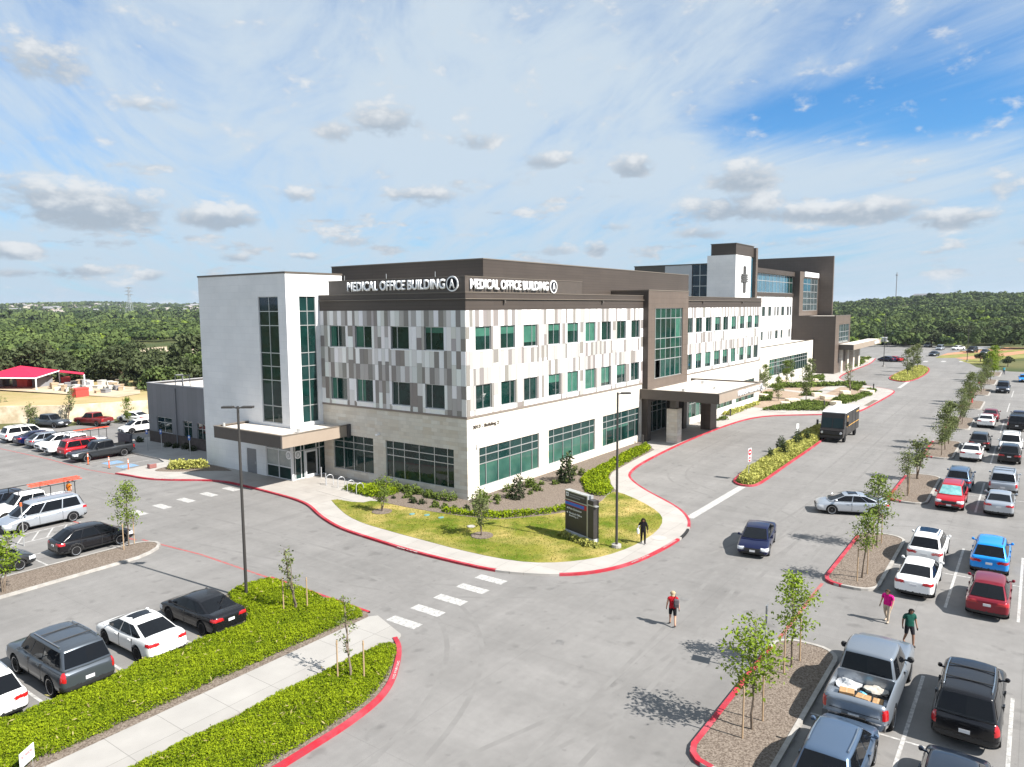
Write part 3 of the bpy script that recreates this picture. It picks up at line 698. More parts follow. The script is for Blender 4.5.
M_GLASS = glass('window_glass', (.006,.030,.026))
M_GLASSB = glass('blue_glass', (.01,.03,.05))
M_GLASSL = mat('green_glass', (.05,.125,.098), (.018,.06,.05), .45, .05, spec=.45, detail=4, bump=.04, bscale=.5, ramp=(.3,.72))  # darker blotches painted into the green imitate reflections
M_BLIND = mat('blind_behind_glass', (.045,.145,.105), (.033,.11,.082), .8, .12, spec=.45, detail=2)
M_BLINDD = mat('dark_room_behind_glass', (.006,.008,.008), rough=.05, spec=.9, ior=1.6)
M_LETTER = mat('white_letter', (.82,.82,.83), rough=.4)
M_BLACK = mat('black_paint', (.012,.012,.013), rough=.45)
M_GREYD = mat('grey_door', (.19,.19,.2), rough=.5)
M_GREYW = ribbed_mat('grey_siding', (.19,.19,.20), 7.0, .6, .9)
M_BRICKD = mat('dark_brick', (.105,.085,.075), (.08,.065,.06), 3, .85)

class Pl:
    """a vertical wall plane: 'v' faces -v (a runs along u), 'u' faces -u (a runs along v)"""
    def __init__(s, k, c): s.k = k; s.c = c
    def pt(s, a, z, d=0): return (a, s.c-d, z) if s.k == 'v' else (s.c-d, a, z)
    def quad(s, mb, a0, a1, z0, z1, d=0):
        q = [s.pt(a0,z0,d), s.pt(a1,z0,d), s.pt(a1,z1,d), s.pt(a0,z1,d)]
        mb.quad(*(q if s.k == 'v' else q[::-1]))
    def box(s, mb, a0, a1, z0, z1, d0, d1):
        if s.k == 'v': mb.box(a0, a1, s.c-d1, s.c-d0, z0, z1)
        else: mb.box(s.c-d1, s.c-d0, a0, a1, z0, z1)
def wall(mb, pl, a0, a1, z0, z1, ops=(), reveal=.28):
    A = sorted({a0, a1, *[x for o in ops for x in o[:2]]}); Z = sorted({z0, z1, *[x for o in ops for x in o[2:4]]})
    A = [x for x in A if a0 <= x <= a1]; Z = [x for x in Z if z0 <= x <= z1]
    for i in range(len(A)-1):
        for j in range(len(Z)-1):
            ca, cz = (A[i]+A[i+1])/2, (Z[j]+Z[j+1])/2
            if any(o[0] < ca < o[1] and o[2] < cz < o[3] for o in ops): continue
            pl.quad(mb, A[i], A[i+1], Z[j], Z[j+1])
    for o in ops:
        b0, b1, y0, y1 = o[:4]
        for (p, q) in (((b0,y0),(b1,y0)), ((b1,y0),(b1,y1)), ((b1,y1),(b0,y1)), ((b0,y1),(b0,y0))):
            f = [pl.pt(*p, 0), pl.pt(*p, -reveal), pl.pt(*q, -reveal), pl.pt(*q, 0)]
            mb.quad(*(f if pl.k == 'v' else f[::-1]))
def window(par, pl, a0, a1, z0, z1, av=(), zv=(), depth=.12, bar=.05, frame=None, pane=None, blinds=(), name='window', fr=.05):
    """frame bars (the window's own mesh), a pane, and blinds or tinted panes over single lights as (a0,a1,z0,z1,material)"""
    mb = MB(); d0, d1 = -depth-.02, -depth+.05
    xs = [a0+fr/2, *av, a1-fr/2]; zs = [z0+fr/2, *zv, z1-fr/2]
    for x in xs: pl.box(mb, x-bar/2, x+bar/2, z0, z1, d0, d1)
    for z in zs: pl.box(mb, a0, a1, z-bar/2, z+bar/2, d0+.004, d1-.004)
    w = mb.build(name, frame or M_ALU, par)
    mb = MB(); pl.quad(mb, a0, a1, z0, z1, -depth); mb.build('pane', pane or M_GLASS, w)
    by = {}
    for b in blinds: by.setdefault(b[4].name, (b[4], []))[1].append(b)
    for m, bl in by.values():
        mb = MB()
        for b in bl:
            pl.quad(mb, b[0], b[1], b[2], b[3], -depth+.006)
            mb.build('blind' if 'blind' in m.name else 'pane', m, w); mb = MB()
    return w

# ------------------------------------------------------------------ the medical office building
MOB = thing('medical_office_building', 'three storey medical office building of white and grey panels over limestone, with a stair tower', 'building')
VP, UP = Pl('v', 0), Pl('u', 0)
ZS, ZP, ZF = 6.58, 15.01, 16.41
UEND, BACK = 73.3, 22
wr = random.Random(3)
W_R = [1.13,4.46,7.77,11.63,14.89,18.23,21.46,24.8,28.08]; W_R2 = [43.3,46.5,49.8,53.2,56.35,59.7,63.38,66.93,70.1]; WW = 2.05
W_L = [2.22,5.97,10.29,13.55]
BIG_R = [(1.5,10.14),(11.7,20.31),(21.9,30.45)]; BIG_L = [(1.39,8.98),(10.48,15.63)]
# limestone base
mb = MB()
wall(mb, VP, 0, 31, 0, ZS, [(a,b,.86,4.05) for a,b in BIG_R])
wall(mb, UP, 0, 16.88, 0, ZS, [(a,b,.85,4.04) for a,b in BIG_L])
mb.build('stone_wall', M_STONE, MOB)
mb = MB(); wall(mb, VP, 42.3, UEND, 0, ZS, [(44.5,52.5,.9,4.0),(54,61,.9,4.0),(62.5,71,.9,4.0)]); mb.quad((UEND,0,0),(UEND,BACK,0),(UEND,BACK,ZS),(UEND,0,ZS)); mb.build('plaster_wall', M_WHITEP2, MOB)
# string course over the stone and the brown head band, lip and coping
mb = MB()
for a0, a1 in ((-.06,31),(42.3,UEND)): VP.box(mb, a0, a1, ZS, ZS+.16, -.2, .06)
UP.box(mb, .21, 16.88, ZS, ZS+.16, -.2, .06)
mb.build('string_course', mat('string_course_metal', (.2,.165,.14), rough=.5), MOB)
mb = MB()
def band(mb, d, z0, z1, back=.4):
    VP.box(mb, -d, 31, z0, z1, -back, d); VP.box(mb, 42.3, UEND, z0, z1, -back, d); UP.box(mb, back+.003, 16.88, z0, z1, -back, d)
band(mb, .03, ZP, 15.86); band(mb, .03, 15.93, 16.36)
mb.build('head_band', M_BROWN, MOB)
mb = MB(); band(mb, .16, 15.862, 15.928, .2); band(mb, .07, 16.362, 16.42, .5); mb.build('coping', M_COPING, MOB)
# panels with windows
def panel_wall(pl, a0, a1, wins, name, seed, dim=1.0):
    r = random.Random(seed); mb = MB(); z0, z1 = ZS+.16, ZP
    mats = [(.74,.735,.73), (.60,.59,.575), (.37,.35,.335), (.215,.195,.18)]
    wts = (.22,.24,.27,.27)
    ops = []
    for w in wins:
        for (y0, y1) in ((7.16,9.12),(11.84,13.72)): ops.append((w, w+WW, y0, y1))
    edges = {a0, a1}
    for w in wins: edges |= {w-.3, w, w+WW, w+WW+.3}
    E = sorted(e for e in edges if a0 <= e <= a1)
    cols = []
    for a, b in zip(E, E[1:]):
        n = max(1, round((b-a)/.46))
        for i in range(n): cols.append((a+(b-a)*i/n, a+(b-a)*(i+1)/n))
    mb.col = (.2,.2,.2)
    wall(mb, pl, a0, a1, z0, z1, ops, .14)
    def cell(a, b, y0, y1, c):
        if y1-y0 < .05: return
        mb.col = tuple(x*dim*r.uniform(.97,1.03) for x in c); pl.box(mb, a+.007, b-.007, y0+.007, y1-.007, 0, .035)
    last = None; prev = []; cur = []
    for k, (a, b) in enumerate(cols):
        prev, cur = cur, []
        c = (a+b)/2
        inw = any(w < c < w+WW for w in wins); side = any(w-.3 < c < w or w+WW < c < w+WW+.3 for w in wins)
        rows = [z0, 7.16, 9.12, 10.45, 11.84, 13.72, z1] if (k % 2 or inw or side) else [z0, 8.1, 9.12+r.choice((0,.0)), 10.75, 11.84, 12.8, 13.72, z1]
        for y0, y1 in zip(rows, rows[1:]):
            cz = (y0+y1)/2
            if inw and (7.16 < cz < 9.12 or 11.84 < cz < 13.72): continue
            if side and (7.1 < cz < 9.2 or 11.8 < cz < 13.8): col = mats[0] if r.random() < .62 else mats[r.choice((2,3))]
            elif inw and (cz < 7.1): col = mats[0]
            else:
                nb_ = [c_ for (b0, b1, c_) in prev if b0 < y1-.1 and b1 > y0+.1]
                for _ in range(6):
                    col = r.choices(mats, wts)[0]
                    if col != last and (col not in nb_ or r.random() < .25): break
            last = col; cur.append((y0, y1, col)); cell(a, b, y0, y1, col)
    # pale sills under every window
    mb.col = (.74,.74,.75)
    for w in wins:
        for y in (7.16, 11.84): pl.box(mb, w-.05, w+WW+.05, y-.09, y-.004, .037, .07)
    return mb.build(name, M_PANEL, MOB)
panel_wall(VP, 0, 31, W_R, 'panel_wall', 5); panel_wall(VP, 42.3, UEND, W_R2, 'panel_wall', 9); panel_wall(UP, 0, 16.88, W_L, 'panel_wall', 12)
# upper windows: two lights, some with green blinds
BL = {0:[(0,1,.6,1)],1:[(0,1,.65,1)],2:[(0,1,.18,1)],3:[(0,1,.68,1)],4:[(0,1,.6,1)],5:[(0,1,0,1)],6:[],7:[],8:[]}
BLl = {0:[],1:[],2:[],3:[(0,1,.62,1)],4:[(.1,1,.0,1)],5:[(0,1,.0,1)],6:[(0,.9,.15,1)],7:[(0,1,.45,1)],8:[]}
def small_win(pl, a, z0, z1, bl, flip):
    sp = a+WW*(.68 if flip else .5)
    b = [(a+.05+(WW-.1)*x0, a+.05+(WW-.1)*x1, z0+.05+(z1-z0-.1)*y0, z0+.05+(z1-z0-.1)*y1, M_BLIND) for x0,x1,y0,y1 in bl]
    window(MOB, pl, a, a+WW, z0, z1, [sp], [], .12, .055, M_ALU, M_GLASS, b)
for i, a in enumerate(W_R):
    small_win(VP, a, 11.84, 13.72, BL[i], i % 2 == 0); small_win(VP, a, 7.16, 9.12, BLl[i], i % 2 == 1)
for i, a in enumerate(W_R2):
    small_win(VP, a, 11.84, 13.72, [[],[],[],[(0,1,.5,1)],[],[(0,1,.2,1)],[(0,1,.4,1)],[(0,1,.5,1)],[(0,1,.3,1)]][i], True)
    small_win(VP, a, 7.16, 9.12, [[],[(0,1,.5,1)],[(0,1,.2,1)],[(0,1,.4,1)],[(0,1,.5,1)],[(0,1,0,1)],[(0,1,.4,1)],[(0,1,.3,1)],[]][i], False)
for i, a in enumerate(W_L):
    small_win(UP, a, 11.84, 13.72, [[(0,1,.75,1)],[],[(.55,1,0,1)],[(.66,1,0,1)]][i], i < 2); small_win(UP, a, 7.16, 9.12, [[],[],[(.5,1,0,1)],[(.66,1,0,1)]][i], True)
# ground floor window walls
for k, (a, b) in enumerate(BIG_R):
    n = 6; ws = [a+(b-a)*t for t in (.115,.307,.5,.693,.885)]
    cells = list(zip([a]+ws, ws+[b]))
    bl = [(x0+.03, x1-.10, .92, 2.66, M_GLASSL) for i, (x0, x1) in enumerate(cells) if (k < 2 or i < 1)]
    if k == 2: bl += [(x0+.03, x1-.03, 2.35, 2.66, M_GLASSL) for x0, x1 in cells[1:4]]
    bl += [(x0+.03, x1-.03, 2.75, 3.98, M_GLASSL if False else mat('teal_glass', (.010,.036,.034), (.007,.026,.025), .8, .04, spec=.45)) for x0, x1 in cells]
    window(MOB, VP, a, b, .86, 4.05, ws, (2.7,3.37), .14, .07, M_ALU, M_GLASS, bl)
window(MOB, UP, *BIG_L[0], .85, 4.04, (2.11,3.52,5.18,6.87,8.16), (2.79,3.38), .14, .06, M_ALU, M_GLASS)
window(MOB, UP, *BIG_L[1], .85, 4.04, (11.75,13.05,14.35), (2.79,3.38), .14, .06, M_ALU, M_GLASS)
for a, b in ((44.5,52.5),(54,61),(62.5,71)):
    n = 6; window(MOB, VP, a, b, .9, 4.0, [a+(b-a)*i/n for i in range(1,n)], (2.7,3.4), .14, .07, M_ALU, M_GLASS, [(a+(b-a)*i/n+.03, a+(b-a)*(i+1)/n-.03, .95, 2.66, M_GLASSL) for i in range(0,n,2)])
# core, roof, penthouse, sign parapet
MB().box(.3, 31.0, .3, BACK, 0, 15.2).box(42.25, UEND-.1, .3, BACK, 0, 15.2).box(31.01, 42.24, 2.3, BACK-.01, 0, 15.19).box(31.01, 42.24, .3, 2.29, 5.3, 15.18).build('core_wall', mat('core_dark', (.03,.03,.03)), MOB)
MB().box(.4, UEND-.2, .4, BACK-.1, 15.202, 15.6).build('roof', M_ROOF, MOB)
PU, PVc = 7.4, 4.0
zpt = onv(483, 259, PVc)[1]; PU = onv(483, 259, PVc)[0]; pv_end = onu(331.5, 266.3, PU)[0]
ph = MB().box(PU, 53.6, PVc, pv_end, 15.61, zpt).build('penthouse', M_BROWN, MOB)
MB().box(PU-.05, 53.65, PVc-.05, pv_end+.05, zpt+.002, zpt+.09).build('coping', M_COPING, ph)
mb = MB(); VP.box(mb, -.002, 17.6, 16.425, 17.58, -.25, .0); UP.box(mb, .255, 15.6, 16.425, 17.58, -.25, .002); sgn = mb.build('sign_parapet', M_FASCIA, MOB)
MB().box(-.06,17.62,-.04,.28,17.582,17.63).box(-.06,.28,.29,15.62,17.582,17.63).build('coping', M_COPING, sgn)
place_text('lettering', 'MEDICAL OFFICE BUILDING', 11.0, .80, M_LETTER, sgn, (.5,-.06,16.62), (1,0,0), (0,0,1), .12, .03)
place_text('lettering', 'MEDICAL OFFICE BUILDING', 11.1, .80, M_LETTER, sgn, (-.06,13.0,16.66), (0,-1,0), (0,0,1), .12, .03)
def roundel(par, pl, a, z, r, ch='A', txt=.75):
    mb = MB(); n = 28; c = pl.pt(a, z, .04); nx = Vector(pl.pt(0,0,1))-Vector(pl.pt(0,0,0))
    e = MB().tube(c, Vector(c)+nx*.10, r, r, n).build('sign_disc', M_LETTER, par)
    MB().tube(Vector(c)+nx*.102, Vector(c)+nx*.115, r*.82, r*.82, n).build('sign_face', mat('roundel_black', (.010,.012,.018), rough=.7, spec=.15), e)
    rt_ = Vector((1,0,0)) if pl.k == 'v' else Vector((0,-1,0))
    h = r*2*txt*.8
    place_text('lettering', ch, h*.78, h, M_LETTER, e, Vector(pl.pt(a, z, .158))-rt_*h*.39-Vector((0,0,h/2)), rt_, (0,0,1), .02, .03)
    return e
roundel(sgn, VP, 12.4, 17.02, .58); roundel(sgn, UP, 1.18, 17.05, .6)
place_text('lettering', '3013 - Building 2', 3.4, .34, mat('bronze_letter', (.05,.035,.025), rough=.5), MOB, (.72,-.02,5.62), (1,0,0), (0,0,1), .04, .01)
# scuppers / lights on the head band, lamps on the base
mb = MB()
for u in (4.9, 21.5, 48.5, 64): VP.box(mb, u-.1, u+.1, 15.55, 15.80, .04, .22)
mb.build('wall_light', M_FASCIAD, MOB)
mb = MB()
for u in (1.15,): VP.box(mb, u-.06, u+.06, 4.15, 4.4, .01, .2)
UP.box(mb, 9.6, 9.85, 4.4, 4.5, .01, .35); mb.build('wall_light', M_LETTER, MOB)
mb = MB()
for v in (13.6, 8.5, 3.1): mb.tube((.1, v, 17.63), (.1, v, 18.05), .02)
mb.build('roof_rod', M_ALU, MOB)

# stair tower
UT, VT = -3.629, 16.885
TU, TV = Pl('u', UT), Pl('v', VT); ZT = 18.25; TU1, TV1 = 2.66, 30.09
tw = MB()
wall(tw, TU, VT, TV1, 0, ZT, [(18.0,20.82,5.1,16.3),(22.02,23.47,0,2.42),(17.0,20.6,0,3.2)])
wall(tw, TV, UT, TU1, 0, ZT, [(-2.24,-.44,5.1,16.3),(UT+.16,.3,0,3.4)])
tw.quad((TU1,VT,15),(TU1,TV1,15),(TU1,TV1,ZT),(TU1,VT,ZT)); tw.quad((UT,TV1,0),(UT,TV1,ZT),(TU1,TV1,ZT),(TU1,TV1,0)); tw.quad((TU1,VT,0),(TU1,TV1,0),(TU1,TV1,15),(TU1,VT,15))
tower = tw.build('stair_tower', M_WHITE, MOB)
MB().box(UT+.4,TU1-.1,VT+.4,TV1-.1,.02,ZT-.2).build('core_wall', MATS['core_dark'], tower)
MB().box(UT-.05,TU1+.05,VT-.05,TV1+.05,ZT+.002,ZT+.16).build('coping', mat('dark_coping', (.09,.075,.06), rough=.4), tower)
TZ = (6.62,8.92,10.16,11.34,13.76,15.0)
window(tower, TU, 18.0, 20.82, 5.1, 16.3, [19.4], TZ, .14, .07, M_ALU, M_GLASS, [(18.05,20.77,15.05,16.25,M_GLASSB)])
teal = MATS['teal_glass']
window(tower, TV, -2.24, -.44, 5.1, 16.3, [-1.34], TZ, .14, .07, M_ALU, M_GLASS, [(-2.2,-.48,5.15,6.58,teal),(-2.2,-.48,8.97,10.1,teal),(-2.2,-.48,10.2,11.3,teal),(-2.2,-.48,13.8,14.95,teal),(-2.2,-.48,15.05,16.25,teal)])
# plain steel door and glazed entrance under the canopy
mb = MB(); TU.box(mb, 22.06, 23.43, .14, 2.40, -.1, -.04); dr = mb.build('door', M_GREYD, tower)
mb = MB(); TU.box(mb, 22.16, 22.2, 1.0, 1.25, -.04, .05); mb.build('handle', M_ALU, dr)
window(tower, TU, 17.0, 20.6, .13, 3.2, [18.85], (1.25,2.72), .12, .09, mat('light_alu', (.62,.63,.64), rough=.4), M_GLASS, [(18.9,20.5,1.3,2.66,mat('frosted_glass', (.33,.36,.34), (.25,.28,.27), 1, .2)),(17.1,18.8,1.3,2.66,MATS['frosted_glass']),(17.1,20.5,2.77,3.15,MATS['frosted_glass'])], name='entrance_glazing')
eg = window(tower, TV, UT+.16, .3, .13, 3.4, [-3.2,-2.55,-2.2,-.85,-.5], (2.65,), .16, .07, mat('light_alu', ()) if False else MATS['light_alu'], M_GLASS, [(-3.13,-2.6,.18,1.0,teal)], name='entrance_glazing')
mb = MB()
for a in (-2.17,-.97): TV.box(mb, a, a+.13, .14, 2.6, -.1, .0)
TV.box(mb, -2.03, -.98, 2.42, 2.6, -.1, .0); TV.box(mb, -2.03, -.98, .14, .4, -.1, .0)
d2 = mb.build('glass_door', MATS['light_alu'], tower)
mb = MB(); TV.quad(mb, -2.04, -.97, .4, 2.42, -.05); mb.build('pane', M_BLINDD, d2)
MB().box(UT-.02,UT+.18,VT-.02,VT+.16,.13,3.9).build('corner_post', MATS['light_alu'], tower)
for pl, a in ((TV,-2.92),(TU,17.45)):
    mb = MB(); nx = Vector(pl.pt(0,0,1))-Vector(pl.pt(0,0,0)); c = Vector(pl.pt(a, 2.35, -.1)); e = MB().tube(c, c+nx*.03, .36, .36, 24).build('entrance_disc', M_LETTER, tower)
    MB().tube(c+nx*.032, c+nx*.036, .27, .27, 24).build('sign_face', mat('frost_grey', (.42,.44,.45), rough=.4), e)
    r_ = Vector((1,0,0)) if pl.k == 'v' else Vector((0,-1,0))
    place_text('lettering', 'A', .26, .33, M_LETTER, e, c+nx*.05-r_*.13-Vector((0,0,.165)), r_, (0,0,1), .01, .02)
# entrance canopy wrapping the tower corner
CZ0, CZ1 = 3.92, 4.98; cu, cv = -7.05, 13.55; cve = 23.15
mb = MB()
def slab(mb, poly, z0, z1): mb.prism(poly, z1, z0); mb.prism([p for p in poly], z0)
can_poly = [(cu,cv),(-.07,cv),(-.07,VT-.02),(UT-.02,VT-.02),(UT-.02,cve),(cu,cve)]
mb.prism(offset_line(can_poly, .16, True), CZ1-.18); mb.prism(can_poly, CZ0+.02); canr = mb.build('entrance_canopy', mat('canopy_roof', (.60,.55,.49), (.5,.45,.4), .5, .8), MOB)
MB().box(cu,cu+.2,cv+.2,cve,CZ0,CZ1-.06).build('fascia', M_FASCIA, canr); MB().box(cu+.2,UT-.02,cve-.2,cve,CZ0,CZ1-.06).build('fascia', M_FASCIA, canr)
mb = MB(); mb.box(cu,-.07,cv,cv+.2,CZ0,CZ1-.06); mb.build('fascia', mat('sunlit_fascia', (.30,.245,.195), (.28,.225,.18), 1, .5), canr)  # front fascia colour carries the sunlight; the side fascias stay dark
mb = MB(); mb.box(cu-.04,cu+.24,cv-.04,cve+.04,CZ1-.058,CZ1); mb.box(cu+.245,-.06,cv-.04,cv+.24,CZ1-.058,CZ1); mb.box(cu+.245,UT-.02,cve-.24,cve+.04,CZ1-.058,CZ1); mb.build('coping', M_COPING, canr)
MB().box(-.24,-.012,cv-.32,cv-.045,CZ0-.05,CZ1+.08).build('end_cap', M_DKALU, canr)
mb = MB(); mb.tube((-4.6,14.6,4.8),(-4.6,14.6,5.15),.16,.16,10).tube((-6.4,22.6,4.8),(-6.4,22.6,5.2),.12,.12,8); mb.build('roof_vent', M_ALU, canr)

# glazed brown tower over the main entrance, with its porte-cochere
V2 = -.66; BV = Pl('v', V2)
mb = MB(); bw = (32.76,40.62,7.02,15.0)
wall(mb, BV, 31, 42.31, 5.2, 16.95, [bw], .3)
bt = mb.build('entrance_tower', M_BROWNP, MOB)
mb = MB(); mb.quad((31,V2,5.2),(31,V2,16.95),(31,4,16.95),(31,4,5.2)); mb.quad((42.31,V2,5.2),(42.31,4,5.2),(42.31,4,16.95),(42.31,V2,16.95)); mb.quad((31,4,15),(31,4,16.95),(42.31,4,16.95),(42.31,4,15)); mb.build('side_panel', M_DKBROWN_SHADE, bt)
MB().box(30.95,42.36,V2-.05,4.05,16.952,17.05).build('coping', M_COPING, bt)
vs = (33.1,34.5,35.9,37.3,38.7,40.1); hs = (9.12,10.36,11.54,13.84)
bl = []
cells = list(zip([32.76]+list(vs), list(vs)+[40.62]))
rr = random.Random(4)
for i, (x0, x1) in enumerate(cells):
    for y0, y1, p in ((13.88,14.95,.9),(11.58,13.8,.2),(10.4,11.5,.75),(9.16,10.32,.75),(7.07,9.08,.28)):
        if rr.random() < p: bl.append((x0+.03, x1-.03, y0, y1, mat('forest_glass', (.008,.05,.038), (.005,.032,.025), 1, .05, spec=.45)))
bl = [b for b in bl if not (b[0] < 33 and b[2] < 9)] + [(38.73,40.07,11.58,13.8,M_BLIND),(32.8,33.07,7.07,9.08,M_BLIND),(33.13,34.47,7.07,9.08,M_GLASSL)]
window(bt, BV, *bw, vs, hs, .15, .08, M_ALU, M_GLASS, bl)
# recessed entrance below
mb = MB(); mb.box(30.95,31.9,-.7,2.2,0,5.2).box(41.3,42.3,-.7,2.2,0,5.2).box(31.9,41.3,.9,2.2,4.0,5.2); mb.build('entrance_pier', M_DKBROWN_SHADE, bt)
EV = Pl('v', 1.6); window(bt, EV, 31.9, 41.3, .13, 4.0, [31.9+9.4*i/7 for i in range(1,7)], (2.6,3.3), .05, .08, M_ALU, M_GLASS, name='entrance_glazing')
pz0, pz1 = 5.0, 6.08; pu0, pu1, pv0 = 30.4, 45.3, -9.0
mb = MB(); mb.box(pu0,pu1,pv0,-.7,pz0+.02,pz1-.16); pc = mb.build('porte_cochere', MATS['canopy_roof'], MOB)
for q0, q1 in ((pu0-.004,pu0+.2),(pu1-.2,pu1)): MB().box(q0,q1,pv0,-.07,pz0,pz1-.05).build('fascia', mat('shaded_porch_fascia', (.075,.06,.05), rough=.5), pc)  # side fascias of the porch have their shade put into the colour
mb = MB(); mb.box(pu0+.2,pu1-.2,pv0-.004,pv0+.2,pz0,pz1-.05); mb.build('fascia', MATS['sunlit_fascia'], pc)
mb = MB(); mb.box(pu0-.05,pu0+.25,pv0-.05,-.05,pz1-.048,pz1); mb.box(pu1-.25,pu1+.05,pv0-.05,-.05,pz1-.048,pz1); mb.box(pu0+.255,pu1-.255,pv0-.05,pv0+.25,pz1-.048,pz1); mb.build('coping', M_COPING, pc)
mb = MB(); mb.box(pu0+1.5,pu0+1.8,-4.6,-4.3,pz1-.16,pz1+.1).tube((41,-3.2,pz1-.2),(41,-3.2,pz1+.16),.2,.2,10).tube((36,-6.5,pz1-.2),(36,-6.5,pz1+.12),.15,.15,10); mb.build('roof_vent', M_ALU, pc)
for (a0,a1,b0,b1,m,zt) in ((31.75,33.0,-3.9,-2.65,M_STONE,3.9),(42.25,44.35,-3.75,-2.5,M_BROWNP,pz0+.02)):
    c = MB().box(a0,a1,b0,b1,.1,zt).build('column', m, pc)
    if zt < 4.5: MB().box(a0+.25,a1-.25,b0+.25,b1-.25,zt,pz0+.02).build('column_neck', M_FASCIAD, c)
place_text('lettering', 'MEDICAL OFFICE BUILDING', 7.6, .6, M_LETTER, pc, (pu0+5.9,pv0-.012,pz0+.22), (1,0,0), (0,0,1), .08, .03)
roundel(pc, Pl('v', pv0), pu0+14.2, pz0+.52, .42)

# low grey annex behind the tower
AN = thing('grey_annex', 'low grey sided annex with a dark brick foot behind the white stair tower', 'building', (0,0,0))
mb = MB(); AU = Pl('u', -.2)
aw = [(42.3,45.4,1.4,3.15),(38.3,40.0,1.3,3.1),(35.5,37.3,1.3,3.05),(32.2,34.0,1.3,3.05)]
wall(mb, AU, 30.2, 47.2, 1.35, 6.86, aw); mb.quad((-.2,47.2,0),(-.2,47.2,6.86),(24,47.2,6.86),(24,47.2,0)); mb.quad((-.2,30.2,0),(24,30.2,0),(24,30.2,6.86),(-.2,30.2,6.86)); mb.build('wall', M_GREYW, AN)
mb = MB(); wall(mb, AU, 30.2, 47.2, 0, 1.3, []); AU.box(mb, 30.2, 47.2, 1.3, 1.38, -.1, .06); mb.build('brick_foot', M_BRICKD, AN)
MB().box(.0,24,30.3,47.1,6.3,6.62).build('roof', M_ROOF, AN)
MB().box(-.25,-.0,30.2,47.25,6.862,6.95).box(0.005,24,47.0,47.25,6.862,6.95).build('coping', mat('grey_coping', (.3,.3,.31), rough=.5), AN)
for a in aw: window(AN, AU, *a, [(a[0]+a[1])/2], [a[3]-.6], .12, .06, M_ALU, M_GLASS)
MB().tube((-.28,41.2,0),(-.28,41.2,6.6),.06,.06,8).build('downpipe', M_GREYD, AN)
mb = MB()
for v in (40.6,42.0):
    mb.tube((1.2,v,6.6),(1.2,v,8.0),.04).tube((.3,v,6.6),(.3,v,8.0),.04).tube((.3,v,8.0),(1.2,v,8.0),.04)
mb.tube((.3,40.6,8.0),(.3,42.0,8.0),.04).tube((.3,40.6,7.3),(.3,42.0,7.3),.04); mb.build('roof_guard', M_GREYD, AN)
scr = MB().box(-4.1,-3.85,43.9,46.6,0,1.75).build('screen_wall', mat('grey_block', (.12,.12,.13), (.1,.1,.11), 2, .9)); tag(scr, 'short dark grey free-standing wall in front of the grey annex', 'wall')

# ------------------------------------------------------------------ the hospital beyond
HO = thing('hospital_building', 'tall brown hospital wing with a white cross tower, beyond the office building', 'building')
HV, HL, HU = 9.8, 5.0, 128.0
def hv(x, y): return onv(x, y, HV)
PH = Pl('v', HV); u_l = 98.3; 
z_pt = hv(775, 296.2)[1]; 
low_z = onv(805, 341, HL)[1]
q2 = lambda x, y: (690+x/10.23, 300+y/10.23)
zw = [hv(*q2(750,168))[1], hv(*q2(750,68))[1], hv(*q2(735,415))[1], hv(*q2(735,325))[1]]
xs = [hv(*q2(x,110))[0] for x in (735,768,800,830,862,880,890,908,932,962,988,1012)]
wins = [(xs[0],xs[1]),(xs[2],xs[3]),(xs[4]-.1,xs[4]+.9),(xs[6],xs[7]),(xs[8],xs[9]),(xs[10],xs[11])]
du = xs[2]-xs[0]
wl = [(hv(*q2(x0,370))[0], hv(*q2(x1,370))[0]) for x0, x1 in ((722,745),(797,808),(818,834),(867,897),(922,945),(975,985),(1002,1020))]
wins += [(HU-4.2,HU-3.0),(HU-1.9,HU-.7)]
mb = MB(); ops = [(a,b,zw[0],zw[1]) for a,b in wins if b < HU]+[(a,b,zw[2],zw[3]) for a,b in wl]
mb.col = (.5,.5,.5); wall(mb, PH, u_l, HU, 0, z_pt, ops, .14)
r = random.Random(8)
E = sorted({u_l, HU, *[x for o in ops for x in o[:2]]})
for a, b in zip(E, E[1:]):
    n = max(1, round((b-a)/.75))
    for i in range(n):
        a0, a1 = a+(b-a)*i/n, a+(b-a)*(i+1)/n; c = (a0+a1)/2
        rows = [low_z-.5, zw[2], zw[3], (zw[3]+zw[0])/2+r.uniform(-.3,.3), zw[0], zw[1], z_pt]
        for y0, y1 in zip(rows, rows[1:]):
            cz = (y0+y1)/2
            if any(o[0] < c < o[1] and o[2] < cz < o[3] for o in ops): continue
            k = r.choices([(.78,.77,.76),(.72,.69,.67),(.62,.57,.54),(.5,.47,.45)], (.45,.3,.17,.08))[0]
            mb.col = k; PH.box(mb, a0+.01, a1-.01, y0+.01, y1-.01, 0, .03)
mb.build('panel_wall', M_PANEL, HO)
for o in ops: window(HO, PH, *o, [(o[0]+o[1])/2], [], .1, .06, M_ALU, M_GLASS)
